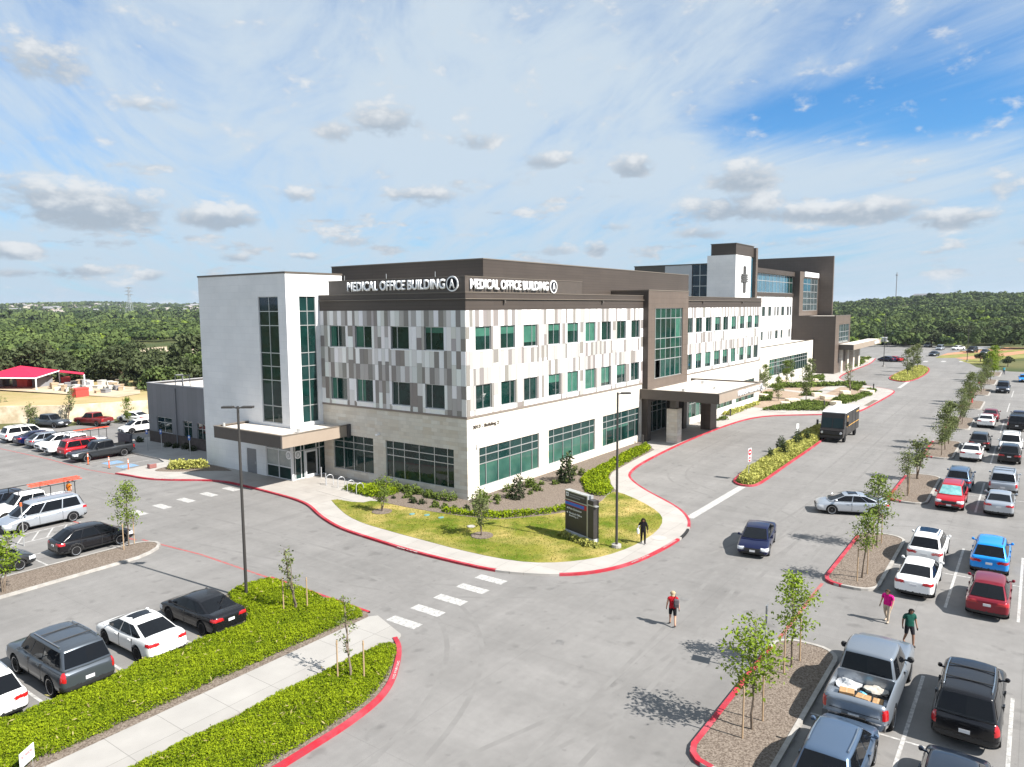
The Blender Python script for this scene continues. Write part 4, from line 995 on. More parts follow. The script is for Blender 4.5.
# top glass floor and its brown head
zg0, zg1 = hv(*(690+680/10.23, 230+635/10.23))[1], hv(690+680/10.23, 230+435/10.23)[1]; zgt = hv(690+680/10.23, 230+385/10.23)[1]
mb = MB(); PH.box(mb, u_l, HU, z_pt, zg0, -.3, .25); PH.box(mb, u_l, HU, zg1, zgt, -.3, .4); mb.build('head_band', M_BROWN, HO)
n = 12; ws = [u_l+(HU-u_l)*i/n for i in range(1,n)]
window(HO, PH, u_l, HU, zg0, zg1, ws, [zg0+(zg1-zg0)*.62], .1, .12, M_ALU, mat('sky_glass', (.05,.13,.18), (.03,.085,.12), .3, .04, spec=.6), [(HU-3.4,HU-.1,zg0+.1,zg1-.1,M_GLASS)])
MB().box(105,143,HV+.5,30,0,z_pt).box(105,143,HV+.51,29.9,z_pt+.01,zgt-.2).build('core_wall', MATS['core_dark'], HO)
# big brown gable wall behind, facing the camera's side
BU = 145.; bz0, bz1 = onu(757,258,BU)[1], onu(834,255.8,BU)[1]; bv0, bv1 = onu(834,256,BU)[0], onu(757,258,BU)[0]
mb = MB(); mb.add([(BU,bv0,0),(BU,bv1,0),(BU,bv1,bz1),(BU,bv0,bz1),(BU+.8,bv0,0),(BU+.8,bv1,0),(BU+.8,bv1,bz1),(BU+.8,bv0,bz1)], [(0,3,2,1),(4,5,6,7),(0,4,7,3),(1,2,6,5),(3,7,6,2)]); mb.build('gable_wall', M_BROWNP, HO)
# glazed bay
vb = onu(770+310/10.23, 240+320/10.23, HU)[0]; vb0 = HV+.4; zb1 = onu(770+310/10.23, 240+320/10.23, HU)[1]; zb0 = onu(770+310/10.23, 310+60/10.23, HU)[1]
PB = Pl('v', vb); bx = [onv(770+x/10.23, 240+y/10.23, vb) for x, y in ((345,385),(550,385),(345,665))]
w0, w1 = bx[0][0], min(BU-.6, bx[1][0])
mb = MB(); wall(mb, PB, HU, BU, zb0, zb1, [(w0,w1,bx[2][1]-1.3,bx[0][1])], .3); mb.build('bay_front', M_BROWNP, HO)
mb = MB(); mb.quad((HU,vb,zb0),(HU,vb,zb1),(HU,HV+3,zb1),(HU,HV+3,zb0)); mb.quad((HU,vb,zb1),(BU,vb,zb1),(BU,HV+3,zb1),(HU,HV+3,zb1)); mb.build('bay_side', M_DKBROWN_SHADE, HO)
hh = bx[0][1]-bx[2][1]+1.3; zz0 = bx[2][1]-1.3
window(HO, PB, w0, w1, zz0, bx[0][1], [w0+(w1-w0)*t for t in (.3,.55,.78)], [zz0+hh*t for t in (.2,.38,.58,.82)], .15, .13, M_ALU, MATS['sky_glass'] if False else mat('grey_glass', (.07,.1,.11), (.04,.055,.06), .3, .05, spec=.9), [(w0+.1,w0+(w1-w0)*.5,zz0+hh*.6,zz0+hh*.97,MATS['sky_glass'])])
mb = MB(); PB.box(mb, w0+.4, w1, bx[0][1]+.25, bx[0][1]+1.35, .02, .2); mb.build('sign_board', M_LETTER, HO)
# tall lower block in front
vc = onu(836, 316, HU)[0]; zc = onu(836, 316, HU)[1]; PC = Pl('v', vc)
ue = onv(770+825/10.23, 310+45/10.23, vc)[0]
f0, f1 = onv(770+710/10.23, 310+150/10.23, vc), onv(770+805/10.23, 310+320/10.23, vc)
mb = MB(); mb.quad((HU,vc,0),(HU,vc,zc),(HU,HV+4,zc),(HU,HV+4,0)); mb.build('block_side', M_DKBROWN_SHADE, HO)
mb = MB(); wall(mb, PC, HU, ue, 0, zc, [(f0[0],f1[0],f1[1],f0[1])], .3); mb.quad((ue,vc,0),(ue,HV+8,0),(ue,HV+8,zc),(ue,vc,zc)); mb.build('block_front', M_BROWNP, HO)
window(HO, PC, f0[0], f1[0], f1[1], f0[1], [f0[0]+(f1[0]-f0[0])*t for t in (.2,.45,.7)], [f1[1]+(f0[1]-f1[1])*t for t in (.3,.6)], .15, .1, M_ALU, MATS['grey_glass'])
MB().box(HU+.05,ue-.05,vc+.05,HV+8,zc-.4,zc-.12).build('roof', M_ROOF, HO)
MB().box(HU-.05,ue+.05,vc-.05,vc+.3,zc+.002,zc+.1).build('coping', M_COPING, HO)
# white low volume
PLw = Pl('v', HL); la = onv(770+50/10.23, 310+500/10.23, HL); lb = onv(770+385/10.23, 310+430/10.23, HL); lbb = onv(770+385/10.23, 310+580/10.23, HL)
mb = MB(); wall(mb, PLw, UEND+2, HU-.05, 0, low_z, [(la[0]-3.5,lb[0],lbb[1],lb[1])], .3); mb.build('low_wall', M_WHITEP2, HO)
MB().box(UEND+2,HU-.1,HL+.3,HV,low_z-.5,low_z-.15).build('roof', M_ROOF, HO)
MB().box(UEND+2,HU-.05,HL-.06,HL+.3,low_z+.002,low_z+.1).build('coping', MATS['dark_coping'], HO)
n = 16; a, b = la[0]-3.5, lb[0]
window(HO, PLw, a, b, lbb[1], lb[1], [a+(b-a)*i/n for i in range(1,n)], [lbb[1]+(lb[1]-lbb[1])*t for t in (.55,.78)], .15, .12, M_ALU, M_GLASS, [(a+(b-a)*i/n+.05, a+(b-a)*(i+1)/n-.05, lbb[1]+.1, lb[1]-.1, M_GLASSL) for i in (0,1,3,9)])
MB().box(UEND+1.9,HU-.1,HL+.5,HV+.3,0,low_z-.6).build('core_wall', MATS['core_dark'], HO)
# white tower with the cross
XV = 9.0; XU = onv(736, 255, XV)[0]; XU1 = onv(690+625/10.23, 260, XV)[0]; xz0, xz1 = onv(736, 254.5, XV)[1], onv(736, 243.2, XV)[1]; xv1 = onu(690+178/10.23, 256, XU)[0]; XU2 = onv(690+680/10.23, 246, XV)[0]
mb = MB(); mb.box(XU,XU1,XV,xv1,10,xz0); ct = mb.build('cross_tower', M_WHITE, HO)
mb = MB(); mb.box(XU+.25,XU2-1.2,XV+.1,xv1-.6,xz0+.001,xz1); mb.build('tower_cap', M_BROWN, ct)
MB().box(XU+.15,XU2-1.15,XV+.0,xv1-.5,xz1+.002,xz1+.12).build('coping', MATS['dark_coping'], ct)
MB().box(XU2-1.1,XU2,XV-.35,XV+2,10,xz1-.2).build('fin_wall', M_BROWNP, ct)
MB().box(XU1+.02,XU2-1.12,XV+.3,XV+1,10,xz0-.05).build('glass_strip', MATS['sky_glass'], ct)
xc = onv(690+553/10.23, 230+490/10.23, XV); t_, b_ = onv(690+557/10.23, 230+368/10.23, XV)[1], onv(690+545/10.23, 230+645/10.23, XV)[1]
mb = MB(); XP = Pl('v', XV); hh = (t_-b_)
mg = mat('cross_metal', (.075,.07,.066), rough=.45)
for (o, z0, z1) in ((-.32,b_+.1,t_-.05),(.0,b_,t_),(.32,b_+.05,t_-.1)):
    XP.box(mb, xc[0]+o*1.2-.14, xc[0]+o*1.2+.14, z0, z1, .02, .22)
for k, (w0_, w1_) in enumerate(((-1.55,1.6),(-1.7,1.5),(-1.55,1.7),(-1.65,1.55))):
    z = xc[1]+.55-.38*k; XP.box(mb, xc[0]+w0_*1.05, xc[0]+w1_*1.05, z-.13, z+.13, .05, .26)
mb.build('cross', mg, ct)
# rear wing behind the penthouse: dark, pale and blue glass stretches
RU = 103.; A = [onu(x, y, RU) for x, y in ((634.5,267.5),(665,266),(692,265),(709,264.5))]
zr = A[1][1]
for (v0, v1, m, nm) in ((A[1][0],A[0][0],M_FASCIAD,'rear_wall'),(A[2][0],A[1][0],mat('pale_grey_panel', (.5,.51,.53), rough=.5),'rear_wall'),(A[3][0]-6,A[2][0]-.2,M_GLASSB,'rear_glass')):
    mb = MB(); mb.box(RU,RU+12,v0,v1-.02,6,zr-(.05 if 'glass' in nm else 0)); o = mb.build(nm, m, HO)
    if 'glass' in nm:
        mb = MB(); L_ = v1-v0
        for i in range(1,6): mb.box(RU-.06,RU-.005,v0+L_*i/6-.06,v0+L_*i/6+.06,6,zr)
        for z in (zr-2.2,zr-4.4,zr-6.6,zr-8.8): mb.box(RU-.055,RU-.004,v0,v1-.03,z-.06,z+.06)
        mb.build('mullion', M_ALU, o)
MB().box(RU-.1,RU+12,A[3][0]-6,A[0][0]+.1,zr+.002,zr+.2).build('coping', MATS['dark_coping'], HO)
# hospital porch with stone columns
hz0, hz1 = 5.3, 6.5; hu0 = 137.0; hvn = g(868.7,350.5,hz0)[1]
hu0 = g(850, 350.0, hz0)[0]
mb = MB(); mb.box(hu0,hu0+34,-2.6,vc-.1,hz0,hz1-.1); pr = mb.build('porch_canopy', M_FASCIAD, HO)
MB().box(hu0+.3,hu0+33.8,-2.3,vc-.1,hz1-.098,hz1).build('roof', M_ROOF, pr)
mb = MB(); mb.box(hu0+.2,hu0+34,-2.65,-2.601,hz0,hz1-.05); mb.build('fascia', MATS['sunlit_fascia'], pr)
MB().box(hu0+25,hu0+31,-2.74,-2.652,hz0+.3,hz0+.9).build('sign_board', M_LETTER, pr)
for i in range(4): MB().box(hu0+1+6.5*i,hu0+2.6+6.5*i,.0,1.4,.1,hz0).build('column', M_STONE, pr)
# ------------------------------------------------------------------ vehicles
M_TYRE = mat('tyre_rubber', (.014,.014,.015), rough=.85)
M_RIM = mat('alloy', (.5,.5,.51), rough=.3, metal=.8); M_RIMD = mat('dark_alloy', (.03,.03,.033), rough=.35, metal=.5)
M_CARGL = mat('car_glass', (.006,.007,.009), rough=.04, spec=.22)
M_TRIM = mat('black_trim', (.016,.016,.017), rough=.6)
M_CHROME = mat('chrome', (.6,.6,.61), rough=.15, metal=1)
M_TAIL = mat('tail_lamp', (.38,.008,.012), rough=.15, spec=.7, coat=.5)
M_HEAD = mat('head_lamp', (.55,.57,.6), rough=.1, spec=.8, coat=.6)
M_PLATE = mat('number_plate', (.62,.62,.63), rough=.5)
M_UNDER = mat('underbody', (.008,.008,.008), rough=.9)
def paint(name, c, metal=.25, rough=.32):
    return mat(name, c, rough=rough, metal=metal, coat=.42 if max(c) < .02 else .6, spec=.28)
P_WHITE = paint('white_paint', (.78,.78,.77), 0); P_BLACK = paint('black_car_paint', (.008,.008,.010), .1, .25); P_NAVY = paint('navy_paint', (.005,.008,.045), .3)
P_GREY = paint('slate_grey_paint', (.075,.088,.105), .55); P_SILVER = paint('silver_paint', (.46,.49,.53), .65); P_STEEL = paint('steel_paint', (.24,.27,.31), .6); P_BLUEG = paint('blue_grey_paint', (.10,.15,.23), .6)
P_RED = paint('red_car_paint', (.40,.008,.016), .2); P_DKRED = paint('dark_red_paint', (.20,.008,.02), .35); P_MAROON = paint('maroon_paint', (.20,.02,.02), .3); P_BLUE = paint('bright_blue_paint', (.006,.24,.70), .15)
P_CHAR = paint('charcoal_paint', (.035,.038,.042), .5); P_DKNAVY = paint('dark_navy_paint', (.02,.03,.05), .5)

def interp(prof, x):
    if x <= prof[0][0]: return prof[0][1]
    for (a, za), (b, zb) in zip(prof, prof[1:]):
        if x <= b: t = (x-a)/(b-a); t = t*t*(3-2*t)*.4+t*.6; return za+(zb-za)*t
    return prof[-1][1]
# body types: length, width, profile of the bonnet / belt / deck (x from rear to front), glasshouse, wheels
TYPES = {
 'sedan': dict(L=4.88, W=1.87, prof=[(-2.44,.90),(-2.36,1.06),(-2.1,1.11),(-1.2,1.05),(0,.99),(1.0,.97),(1.4,.95),(1.9,.87),(2.25,.77),(2.44,.62)], gh=(1.58,.42,-.72,-2.16,.99,1.47,.94,.70), pill=(.0,.40,.70,.955), R=.355, wx=(-1.40,1.42), zb=.20),
 'suv': dict(L=4.68, W=1.90, prof=[(-2.34,1.02),(-2.24,1.14),(-1.5,1.13),(0,1.06),(.9,1.06),(1.25,1.05),(1.8,.99),(2.2,.88),(2.34,.74)], gh=(1.45,.45,-1.58,-2.24,1.07,1.71,.93,.71), pill=(.0,.36,.65,.94), R=.375, wx=(-1.35,1.36), zb=.25, rails=True, clad=True),
 'bigsuv': dict(L=5.2, W=2.04, prof=[(-2.57,1.02),(-2.5,1.16),(-1.5,1.18),(0,1.14),(1.0,1.14),(1.3,1.13),(2.1,1.08),(2.45,.98),(2.57,.8)], gh=(1.32,.58,-2.16,-2.50,1.15,1.86,.93,.76), pill=(.0,.29,.57,.97), R=.40, wx=(-1.55,1.50), zb=.28, rails=True),
 'crossover': dict(L=4.6, W=1.85, prof=[(-2.3,.92),(-2.2,1.04),(-1.5,1.04),(0,.98),(.9,.98),(1.3,.97),(1.8,.90),(2.15,.78),(2.3,.64)], gh=(1.48,.42,-1.25,-2.18,1.02,1.62,.93,.69), pill=(.0,.34,.68,.97), R=.35, wx=(-1.33,1.36), zb=.23, clad=True),
 'minivan': dict(L=5.1, W=1.98, prof=[(-2.55,.94),(-2.45,1.08),(-1.5,1.07),(0,1.0),(1.2,.99),(1.6,.96),(2.1,.86),(2.4,.74),(2.55,.6)], gh=(1.75,.75,-2.1,-2.42,1.0,1.76,.92,.72), pill=(.0,.30,.64,.96), R=.34, wx=(-1.55,1.5), zb=.2, rails=True),
 'pickup': dict(L=6.15, W=2.03, prof=[(-3.07,1.12),(-3.0,1.24),(-1.0,1.25),(-.95,1.19),(.9,1.16),(1.3,1.17),(2.3,1.14),(2.9,1.02),(3.07,.85)], gh=(1.25,.62,-.85,-1.02,1.16,1.90,.93,.76), pill=(.0,.48,.97), R=.40, wx=(-1.85,1.85), zb=.36, bed=(-2.98,-1.12,.78)),
}
LIB = {}
def apply_mods(o):
    me = eval_mesh(o); old = o.data; o.modifiers.clear(); o.data = me; D.meshes.remove(old); return me
def make_type(key):
    T = TYPES[key]; L, Wd, R = T['L'], T['W'], T['R']; parts = []
    # lower body: a loft of cross sections with rounded nose and tail, wheel arches cut out
    fr = [-1,-.985,-.95,-.88,-.75,-.6,-.48,-.36,-.24,-.12,0,.12,.24,.36,.48,.6,.75,.88,.95,.985,1]
    wf = lambda t: {1:.78,.985:.88,.95:.945,.88:.98,.75:.995}.get(round(abs(t),3), 1.0)
    zbf = lambda t: {1:.16,.985:.10,.95:.06,.88:.02}.get(round(abs(t),3), 0)
    vs = []; fs = []; n = 18
    for t in fr:
        x = t*L/2; w = Wd/2*wf(t); zt = interp(T['prof'], x); zb = T['zb']+zbf(t); h = zt-zb
        half = [(0,zb),(.7*w,zb),(.93*w,zb+.04*h),(.985*w,zb+.2*h),(w,zb+.45*h),(.99*w,zb+.72*h),(.955*w,zb+.9*h),(.86*w,zt-.005),(.5*w,zt+.02),(0,zt+.03)]
        ring = half+[(-y,z) for y,z in half[-2:0:-1]]
        vs += [(x,y,z) for y,z in ring]
    for k in range(len(fr)-1):
        for i in range(n): fs.append((k*n+i, k*n+(i+1)%n, (k+1)*n+(i+1)%n, (k+1)*n+i))
    fs += [tuple(range(n)), tuple(range(len(vs)-1, len(vs)-n-1, -1))]
    body = MB().add(vs, fs).build('body', None, fix=True)
    ca = body.data.attributes.new('crease_edge', 'FLOAT', 'EDGE')
    for e in body.data.edges:
        a, b = sorted(e.vertices)
        if b-a == n and a % n in (7, 11): ca.data[e.index].value = .55      # shoulder line along the bonnet and deck
        if b-a == n and a % n in (5, 13): ca.data[e.index].value = .35      # feature line along the doors
    ss = body.modifiers.new('s', 'SUBSURF'); ss.levels = 2; ss.render_levels = 2
    apply_mods(body)
    # patches are cut from the smooth body before the arches are
    full = body.data.copy()
    cut = MB()
    for wx in T['wx']:
        for s in (-1, 1): cut.tube((wx, s*(Wd/2-.34), R), (wx, s*(Wd/2+.2), R), R*1.17, R*1.17, 28)
    if 'bed' in T: b0, b1, bz = T['bed']; cut.box(b0+.08, b1, -Wd/2+.13, Wd/2-.13, bz, 2)
    co = cut.build('cutter', None, fix=True)
    bo = body.modifiers.new('b', 'BOOLEAN'); bo.operation = 'DIFFERENCE'; bo.object = co; bo.solver = 'EXACT'
    me = apply_mods(body); D.objects.remove(co)
    me.polygons.foreach_set('use_smooth', [True]*len(me.polygons)); me.set_sharp_from_angle(angle=rad(38))
    parts.append(('body', me, 'P', None)); D.objects.remove(body)
    # glasshouse
    xw0, xw1, xr1, xr0, zbl, zr, wb, wr_ = T['gh']; wb *= Wd/2; wr_ *= Wd/2; nt_ = 10; vs = []; fs = []
    def side(t, s, sgn):
        """a point on the glasshouse side: t along (0 front), s up (0 belt, 1 roof)"""
        xb = xw0+(xr0-xw0)*t; xt = xw1+(xr1-xw1)*t; tp = 1-.07*abs(2*t-1)**3; ztop = zr-.035*abs(2*t-1.1)**2.2
        return Vector((xb+(xt-xb)*s, sgn*(wb+(wr_-wb)*s)*tp, zbl-.04+(ztop-zbl+.04)*s))
    for i in range(nt_+1):
        t = i/nt_
        a, b, c, d = side(t,0,-1), side(t,1,-1), side(t,1,1), side(t,0,1)
        bulge = (.14 if i == 0 else -.06 if i == nt_ else 0)
        mid = (b+c)/2+Vector((bulge*.5,0,.035)); m0 = (a+d)/2+Vector((bulge,0,0))
        q1 = b.lerp(c,.25)+Vector((bulge*.35,0,.027)); q3 = b.lerp(c,.75)+Vector((bulge*.35,0,.027))
        vs += [a, b, q1, mid, q3, c, d, m0]
    m = 8
    for i in range(nt_):
        for j in range(6): fs.append((i*m+j, i*m+j+1, (i+1)*m+j+1, (i+1)*m+j))
        fs.append((i*m+6, i*m+7, (i+1)*m+7, (i+1)*m+6)); fs.append((i*m+7, i*m+0, (i+1)*m+0, (i+1)*m+7))
    for k in (0, nt_): 
        o = k*m; f = [(o+0,o+7,o+3,o+2,o+1),(o+7,o+6,o+5,o+4,o+3)]; fs += f
    gh = MB().add(vs, fs).build('cabin', None, fix=True)
    bv = gh.modifiers.new('b', 'BEVEL'); bv.width = .085; bv.segments = 4; bv.limit_method = 'ANGLE'; bv.angle_limit = rad(35)
    me = apply_mods(gh); me.polygons.foreach_set('use_smooth', [True]*len(me.polygons)); me.set_sharp_from_angle(angle=rad(50)); D.objects.remove(gh)
    parts.append(('cabin', me, 'P', None))
    # side glass, windscreen, rear window
    for sgn, nm in ((-1,'side_window'),(1,'side_window')):
        mb = MB(); pl = T['pill']
        for t0, t1 in zip(pl, pl[1:]):
            t0, t1 = (t0+.030 if t0 == pl[0] else t0+.009), (t1-.022 if t1 == pl[-1] else t1-.009); q = []
            for t, s in ((t0,.13),(t1,.13),(t1,.88),(t0,.88)):
                q.append(side(t, s, sgn)+Vector((0,sgn*.011,.004)))
            k = 4; g_ = [[q[0].lerp(q[1],i/k).lerp(q[3].lerp(q[2],i/k),j/2) for i in range(k+1)] for j in range(3)]
            for j in range(3):
                for i in range(k+1):
                    t = t0+(t1-t0)*i/k; s = .13+.75*j/2; g_[j][i] = side(t,s,sgn)+Vector((0,sgn*.012,.004))
            for j in range(2):
                for i in range(k):
                    f = (g_[j][i], g_[j][i+1], g_[j+1][i+1], g_[j+1][i]); mb.quad(*(f if sgn > 0 else f[::-1]))
        parts.append((nm, mb.build('x', None).data, M_CARGL, None))
    def screen(i, lo, hi, off, nm, yin=.93):
        o = i*m; a, b, q1, mid, q3, c, d, m0 = [Vector(v) for v in vs[o:o+8]]
        rows = []
        for s in (lo, (lo+hi)/2, hi):
            L_, M_, R_ = a.lerp(b, s), m0.lerp(mid, s), d.lerp(c, s)
            row = []
            for y in (-yin,-yin*.5,0,yin*.5,yin):
                p = M_.lerp(L_, -y) if y < 0 else M_.lerp(R_, y); row.append(p+Vector((off,0,abs(off)*.6)))
            rows.append(row)
        mb = MB()
        for j in range(2):
            for k in range(4):
                f = (rows[j][k], rows[j][k+1], rows[j+1][k+1], rows[j+1][k]); mb.quad(*(f if off > 0 else f[::-1]))
        parts.append((nm, mb.build('x', None).data, M_CARGL, None))
    screen(0, .10, .90, .022, 'windscreen'); screen(nt_, .16, .88, -.022, 'rear_window')
    # lamps, grille, bumpers and trim taken off the body's own surface
    hz = interp(T['prof'], L/2-.1)
    def P(nm, pred, mt, off=.008): 
        p = patch(full, pred, off, nm)
        if len(p.polygons): parts.append((nm, p, mt, None))
    tall = key in ('bigsuv','pickup')
    for s in (-1, 1):
        P('headlight', lambda c, n, s=s: c.x > L/2-.42 and s*c.y > Wd*.27 and hz-.20 < c.z < hz-.01 and (n.x > .25 or s*n.y > .5), M_HEAD)
        if tall: P('tail_light', lambda c, n, s=s: c.x < -L/2+.2 and s*c.y > Wd*.40 and .78 < c.z < 1.12, M_TAIL)
        else: P('tail_light', lambda c, n, s=s: c.x < -L/2+.34 and s*c.y > Wd*.22 and .82 < c.z < .97 and n.z < .7, M_TAIL)
    P('grille', lambda c, n: c.x > L/2-.25 and abs(c.y) < Wd*.26 and hz-.30 < c.z < hz-.06 and n.x > .2, M_TRIM)
    P('lower_grille', lambda c, n: c.x > L/2-.3 and abs(c.y) < Wd*.36 and T['zb'] < c.z < T['zb']+.22 and n.x > .2, M_TRIM)
    P('rear_bumper_trim', lambda c, n: c.x < -L/2+.3 and c.z < T['zb']+(.24 if not tall else .30) and n.x < -.15, M_CHROME if key == 'pickup' else M_TRIM)
    P('sill_trim', lambda c, n: abs(n.y) > .35 and c.z < T['zb']+(.17 if T.get('clad') else .09) and abs(c.x) < L/2-.2, M_TRIM)
    if T.get('clad'):
        for wx in T['wx']: P('arch_trim', lambda c, n, wx=wx: R*1.10 < math.hypot(c.x-wx, c.z-R) < R*1.36 and abs(n.y) > .45 and c.z > T['zb']+.02, M_TRIM, .006)
    # shut lines and handles
    mb = MB(); hb = MB(); yb = Wd/2*.985
    for t in T['pill'][1:-1]:
        x = xw0+(xr0-xw0)*t
        for s in (-1, 1): parts.append(('shut_line', MB().box(x-.010, x+.010, s*(yb-.03), s*(yb+.012), T['zb']+.16, zbl-.06).build('x', None).data, M_TRIM, None))
    for t in T['pill'][1:-1]:
        x = xw0+(xr0-xw0)*t+.12
        for s in (-1, 1): parts.append(('door_handle', MB().box(x, x+.2, s*(yb-.02), s*(yb+.03), zbl-.17, zbl-.13).build('x', None).data, 'P', None))
    # mirrors
    for s in (-1, 1):
        big = 1.35 if key == 'pickup' else 1
        mb = MB().lathe([(.0,-.06),(.065*big,-.05),(.085*big,.02),(.0,.05)], 10, 'z', Matrix.Translation((xw0-.42, s*(Wd/2*.93+.10*big), zbl+.10)) @ Matrix.Rotation(rad(90), 4, 'Y'))
        mb.box(xw0-.44, xw0-.38, s*(Wd/2*.84), s*(Wd/2*.93+.08), zbl+.03, zbl+.075)
        parts.append(('mirror', mb.build('x', None).data, M_TRIM if key == 'pickup' else 'P', None))
    # plate, roof rails, bed liner
    zp_ = .78 if not tall else .72
    xr = min((v.co.x for v in full.vertices if abs(v.co.z-zp_) < .12 and abs(v.co.y) < .3), default=-L/2)
    parts.append(('number_plate', MB().box(xr-.016, xr+.01, -.16, .16, zp_-.06, zp_+.06).build('x', None).data, M_PLATE, None))
    xf = max((v.co.x for v in full.vertices if abs(v.co.z-.48) < .12 and abs(v.co.y) < .3), default=L/2)
    parts.append(('number_plate', MB().box(xf-.01, xf+.018, -.16, .16, .42, .54).build('x', None).data, M_PLATE, None))
    if T.get('rails'):
        for s in (-1, 1):
            mb = MB(); pts = [side(t, 1, s)+Vector((0,-s*.07,.055)) for t in (.12,.35,.6,.88)]; mb.path(pts, .022, 6)
            for p in (pts[0], pts[-1]): mb.tube(p, p-Vector((0,0,.06)), .02, .02, 6)
            parts.append(('roof_rail', mb.build('x', None).data, M_CHROME, None))
        if key == 'bigsuv':
            for t in (.30,.68): parts.append(('roof_bar', MB().tube(side(t,1,-1)+Vector((0,.07,.055)), side(t,1,1)+Vector((0,-.07,.055)), .022, .022, 6).build('x', None).data, M_TRIM, None))
    if 'bed' in T:
        for nm_, m_, q_ in (('rear_bumper', M_CHROME, (-L/2-.07,-L/2+.05,-Wd/2+.10,Wd/2-.10,.50,.72)), ('bumper_step', M_TRIM, (-L/2-.075,-L/2-.0,-.36,.36,.53,.73)), ('tailgate_panel', M_TRIM, (-L/2-.004,-L/2+.03,-Wd/2+.3,Wd/2-.3,.83,.845))):
            parts.append((nm_, MB().box(*q_).build('x', None).data, m_, None))
        b0, b1, bz = T['bed']; mb = MB()
        mb.box(b0+.085, b1-.005, -Wd/2+.135, Wd/2-.135, bz+.002, bz+.02)
        for i in range(9): mb.box(b0+.1, b1-.02, -Wd/2+.2+i*.19, -Wd/2+.26+i*.19, bz+.02, bz+.035)
        parts.append(('bed_liner', mb.build('x', None).data, M_TRIM, None))
    # underside and wheels
    parts.append(('underbody', MB().box(-L/2+.3, L/2-.3, -Wd/2+.36, Wd/2-.36, T['zb']-.06, T['zb']+.3).build('x', None).data, M_UNDER, None))
    ty = MB().lathe([(R*.72,-.10),(R*.94,-.112),(R,-.085),(R,.085),(R*.94,.112),(R*.72,.10)], 26, 'y').build('x', None, smooth=True).data; ty.set_sharp_from_angle(angle=rad(40))
    rm = MB(); rm.lathe([(R*.72,.06),(R*.75,.113),(R*.68,.106),(R*.65,.03)], 26, 'y')
    for k in range(5):
        M_ = Matrix.Rotation(2*math.pi*k/5, 4, 'Y'); rm.box(-.04, .04, .045, .095, R*.1, R*.72, M_)
    rm.tube((0,.03,0),(0,.10,0), R*.16, R*.13, 12); rm = rm.build('x', None).data
    hubm = MB().tube((0,-.06,0),(0,.028,0), R*.72, R*.72, 24).build('x', None).data
    for o in [o for o in COL.objects if o.name.split('.')[0] == 'x']: D.objects.remove(o)
    LIB[key] = dict(T=T, parts=parts, tyre=ty, rim=rm, hub=hubm)
def vehicle(key, name, label, cat, u, v, hdg, pnt, rim=None, group=None, detail=True, scale=1.0, sunroof=False, parts_override=None):
    if key not in LIB: make_type(key)
    B = LIB[key]; T = B['T']
    root = thing(name, label, cat, (u, v, 0), rad(hdg), group); root.scale = (scale,)*3
    for nm, me, m, _ in B['parts']:
        if not detail and nm in ('shut_line','arch_trim','door_handle','number_plate','sill_trim','lower_grille'): continue
        m_ = pnt if m == 'P' else m
        if parts_override and nm in parts_override: m_ = parts_override[nm]
        meshobj(nm, me, m_, root)
    for wx in T['wx']:
        for s in (-1, 1):
            w = meshobj('wheel', B['hub'], M_UNDER, root, (wx, s*(T['W']/2-.125), T['R']))
            if s < 0: w.rotation_euler = (0, 0, math.pi)
            meshobj('tyre', B['tyre'], M_TYRE, w); meshobj('rim', B['rim'], rim or M_RIM, w)
    if sunroof:
        xw0, xw1, xr1, xr0, zbl, zr, wb, wr_ = T['gh']; mb = MB(); x0, x1 = xw1-.15, xw1-.15-(xw1-xr1)*.55; w_ = wr_*T['W']/2*.72; n = 6
        for i in range(n):
            y0, y1 = -w_+2*w_*i/n, -w_+2*w_*(i+1)/n; zz = lambda y: zr+.045-.03*abs(y/w_)**2
            mb.quad((x1,y0,zz(y0)),(x0,y0,zz(y0)-.006),(x0,y1,zz(y1)-.006),(x1,y1,zz(y1)))
        mb.build('sunroof', M_CARGL, root)
    return root
# ------------------------------------------------------------------ the cars, one by one
V = vehicle
GR = 'vehicles parked in the right hand lot'
pk = V('pickup','pickup_truck','silver crew cab pickup with boxes and sheeting in its open bed','pickup truck',-13.45,-31.2,0,P_STEEL,scale=1.12)
V('bigsuv','black_suv','black SUV with roof rails parked beside the silver pickup','SUV',-12.95,-34.45,0,P_BLACK,scale=1.04)
V('suv','blue_grey_suv','blue grey SUV with bright roof rails at the tail of the silver pickup','SUV',-19.5,-31.2,0,P_BLUEG)
V('crossover','dark_navy_suv','dark navy crossover of which only roof and bonnet show, behind the black SUV','SUV',-19.3,-34.4,0,P_DKNAVY)
V('sedan','white_sedan','white sedan parked nose to the white SUV, its tail towards the walking pair','car',.45,-31.2,0,P_WHITE)
V('suv','white_suv','white SUV with a dark glass roof, nose to tail beyond the white sedan','SUV',5.95,-31.05,0,P_WHITE, sunroof=True)
V('suv','blue_suv','bright blue SUV parked nose out beyond the dark red car','SUV',6.3,-34.2,0,P_BLUE)
V('crossover','dark_red_car','dark red car parked tail out in front of the bright blue SUV','car',-.55,-34.45,0,P_DKRED)
V('sedan','silver_sedan','silver sedan pulling out of the lot across the drive, with a dark sunroof','car',13.6,-25.2,111,P_SILVER, sunroof=True)
V('suv','red_suv','bright red SUV facing the camera with a sunshade behind its windscreen','SUV',20.2,-31.05,180,P_RED, parts_override={'windscreen': mat('sunshade_glass', (.10,.28,.29), (.2,.4,.4), 3, .06, spec=.8)})
V('suv','grey_suv','grey SUV parked directly behind the red SUV','SUV',27.0,-31.05,0,P_BLUEG)
V('bigsuv','silver_suv','large silver SUV parked beyond the silver sedan with dark roof glass','SUV',27.7,-34.1,0,P_SILVER)
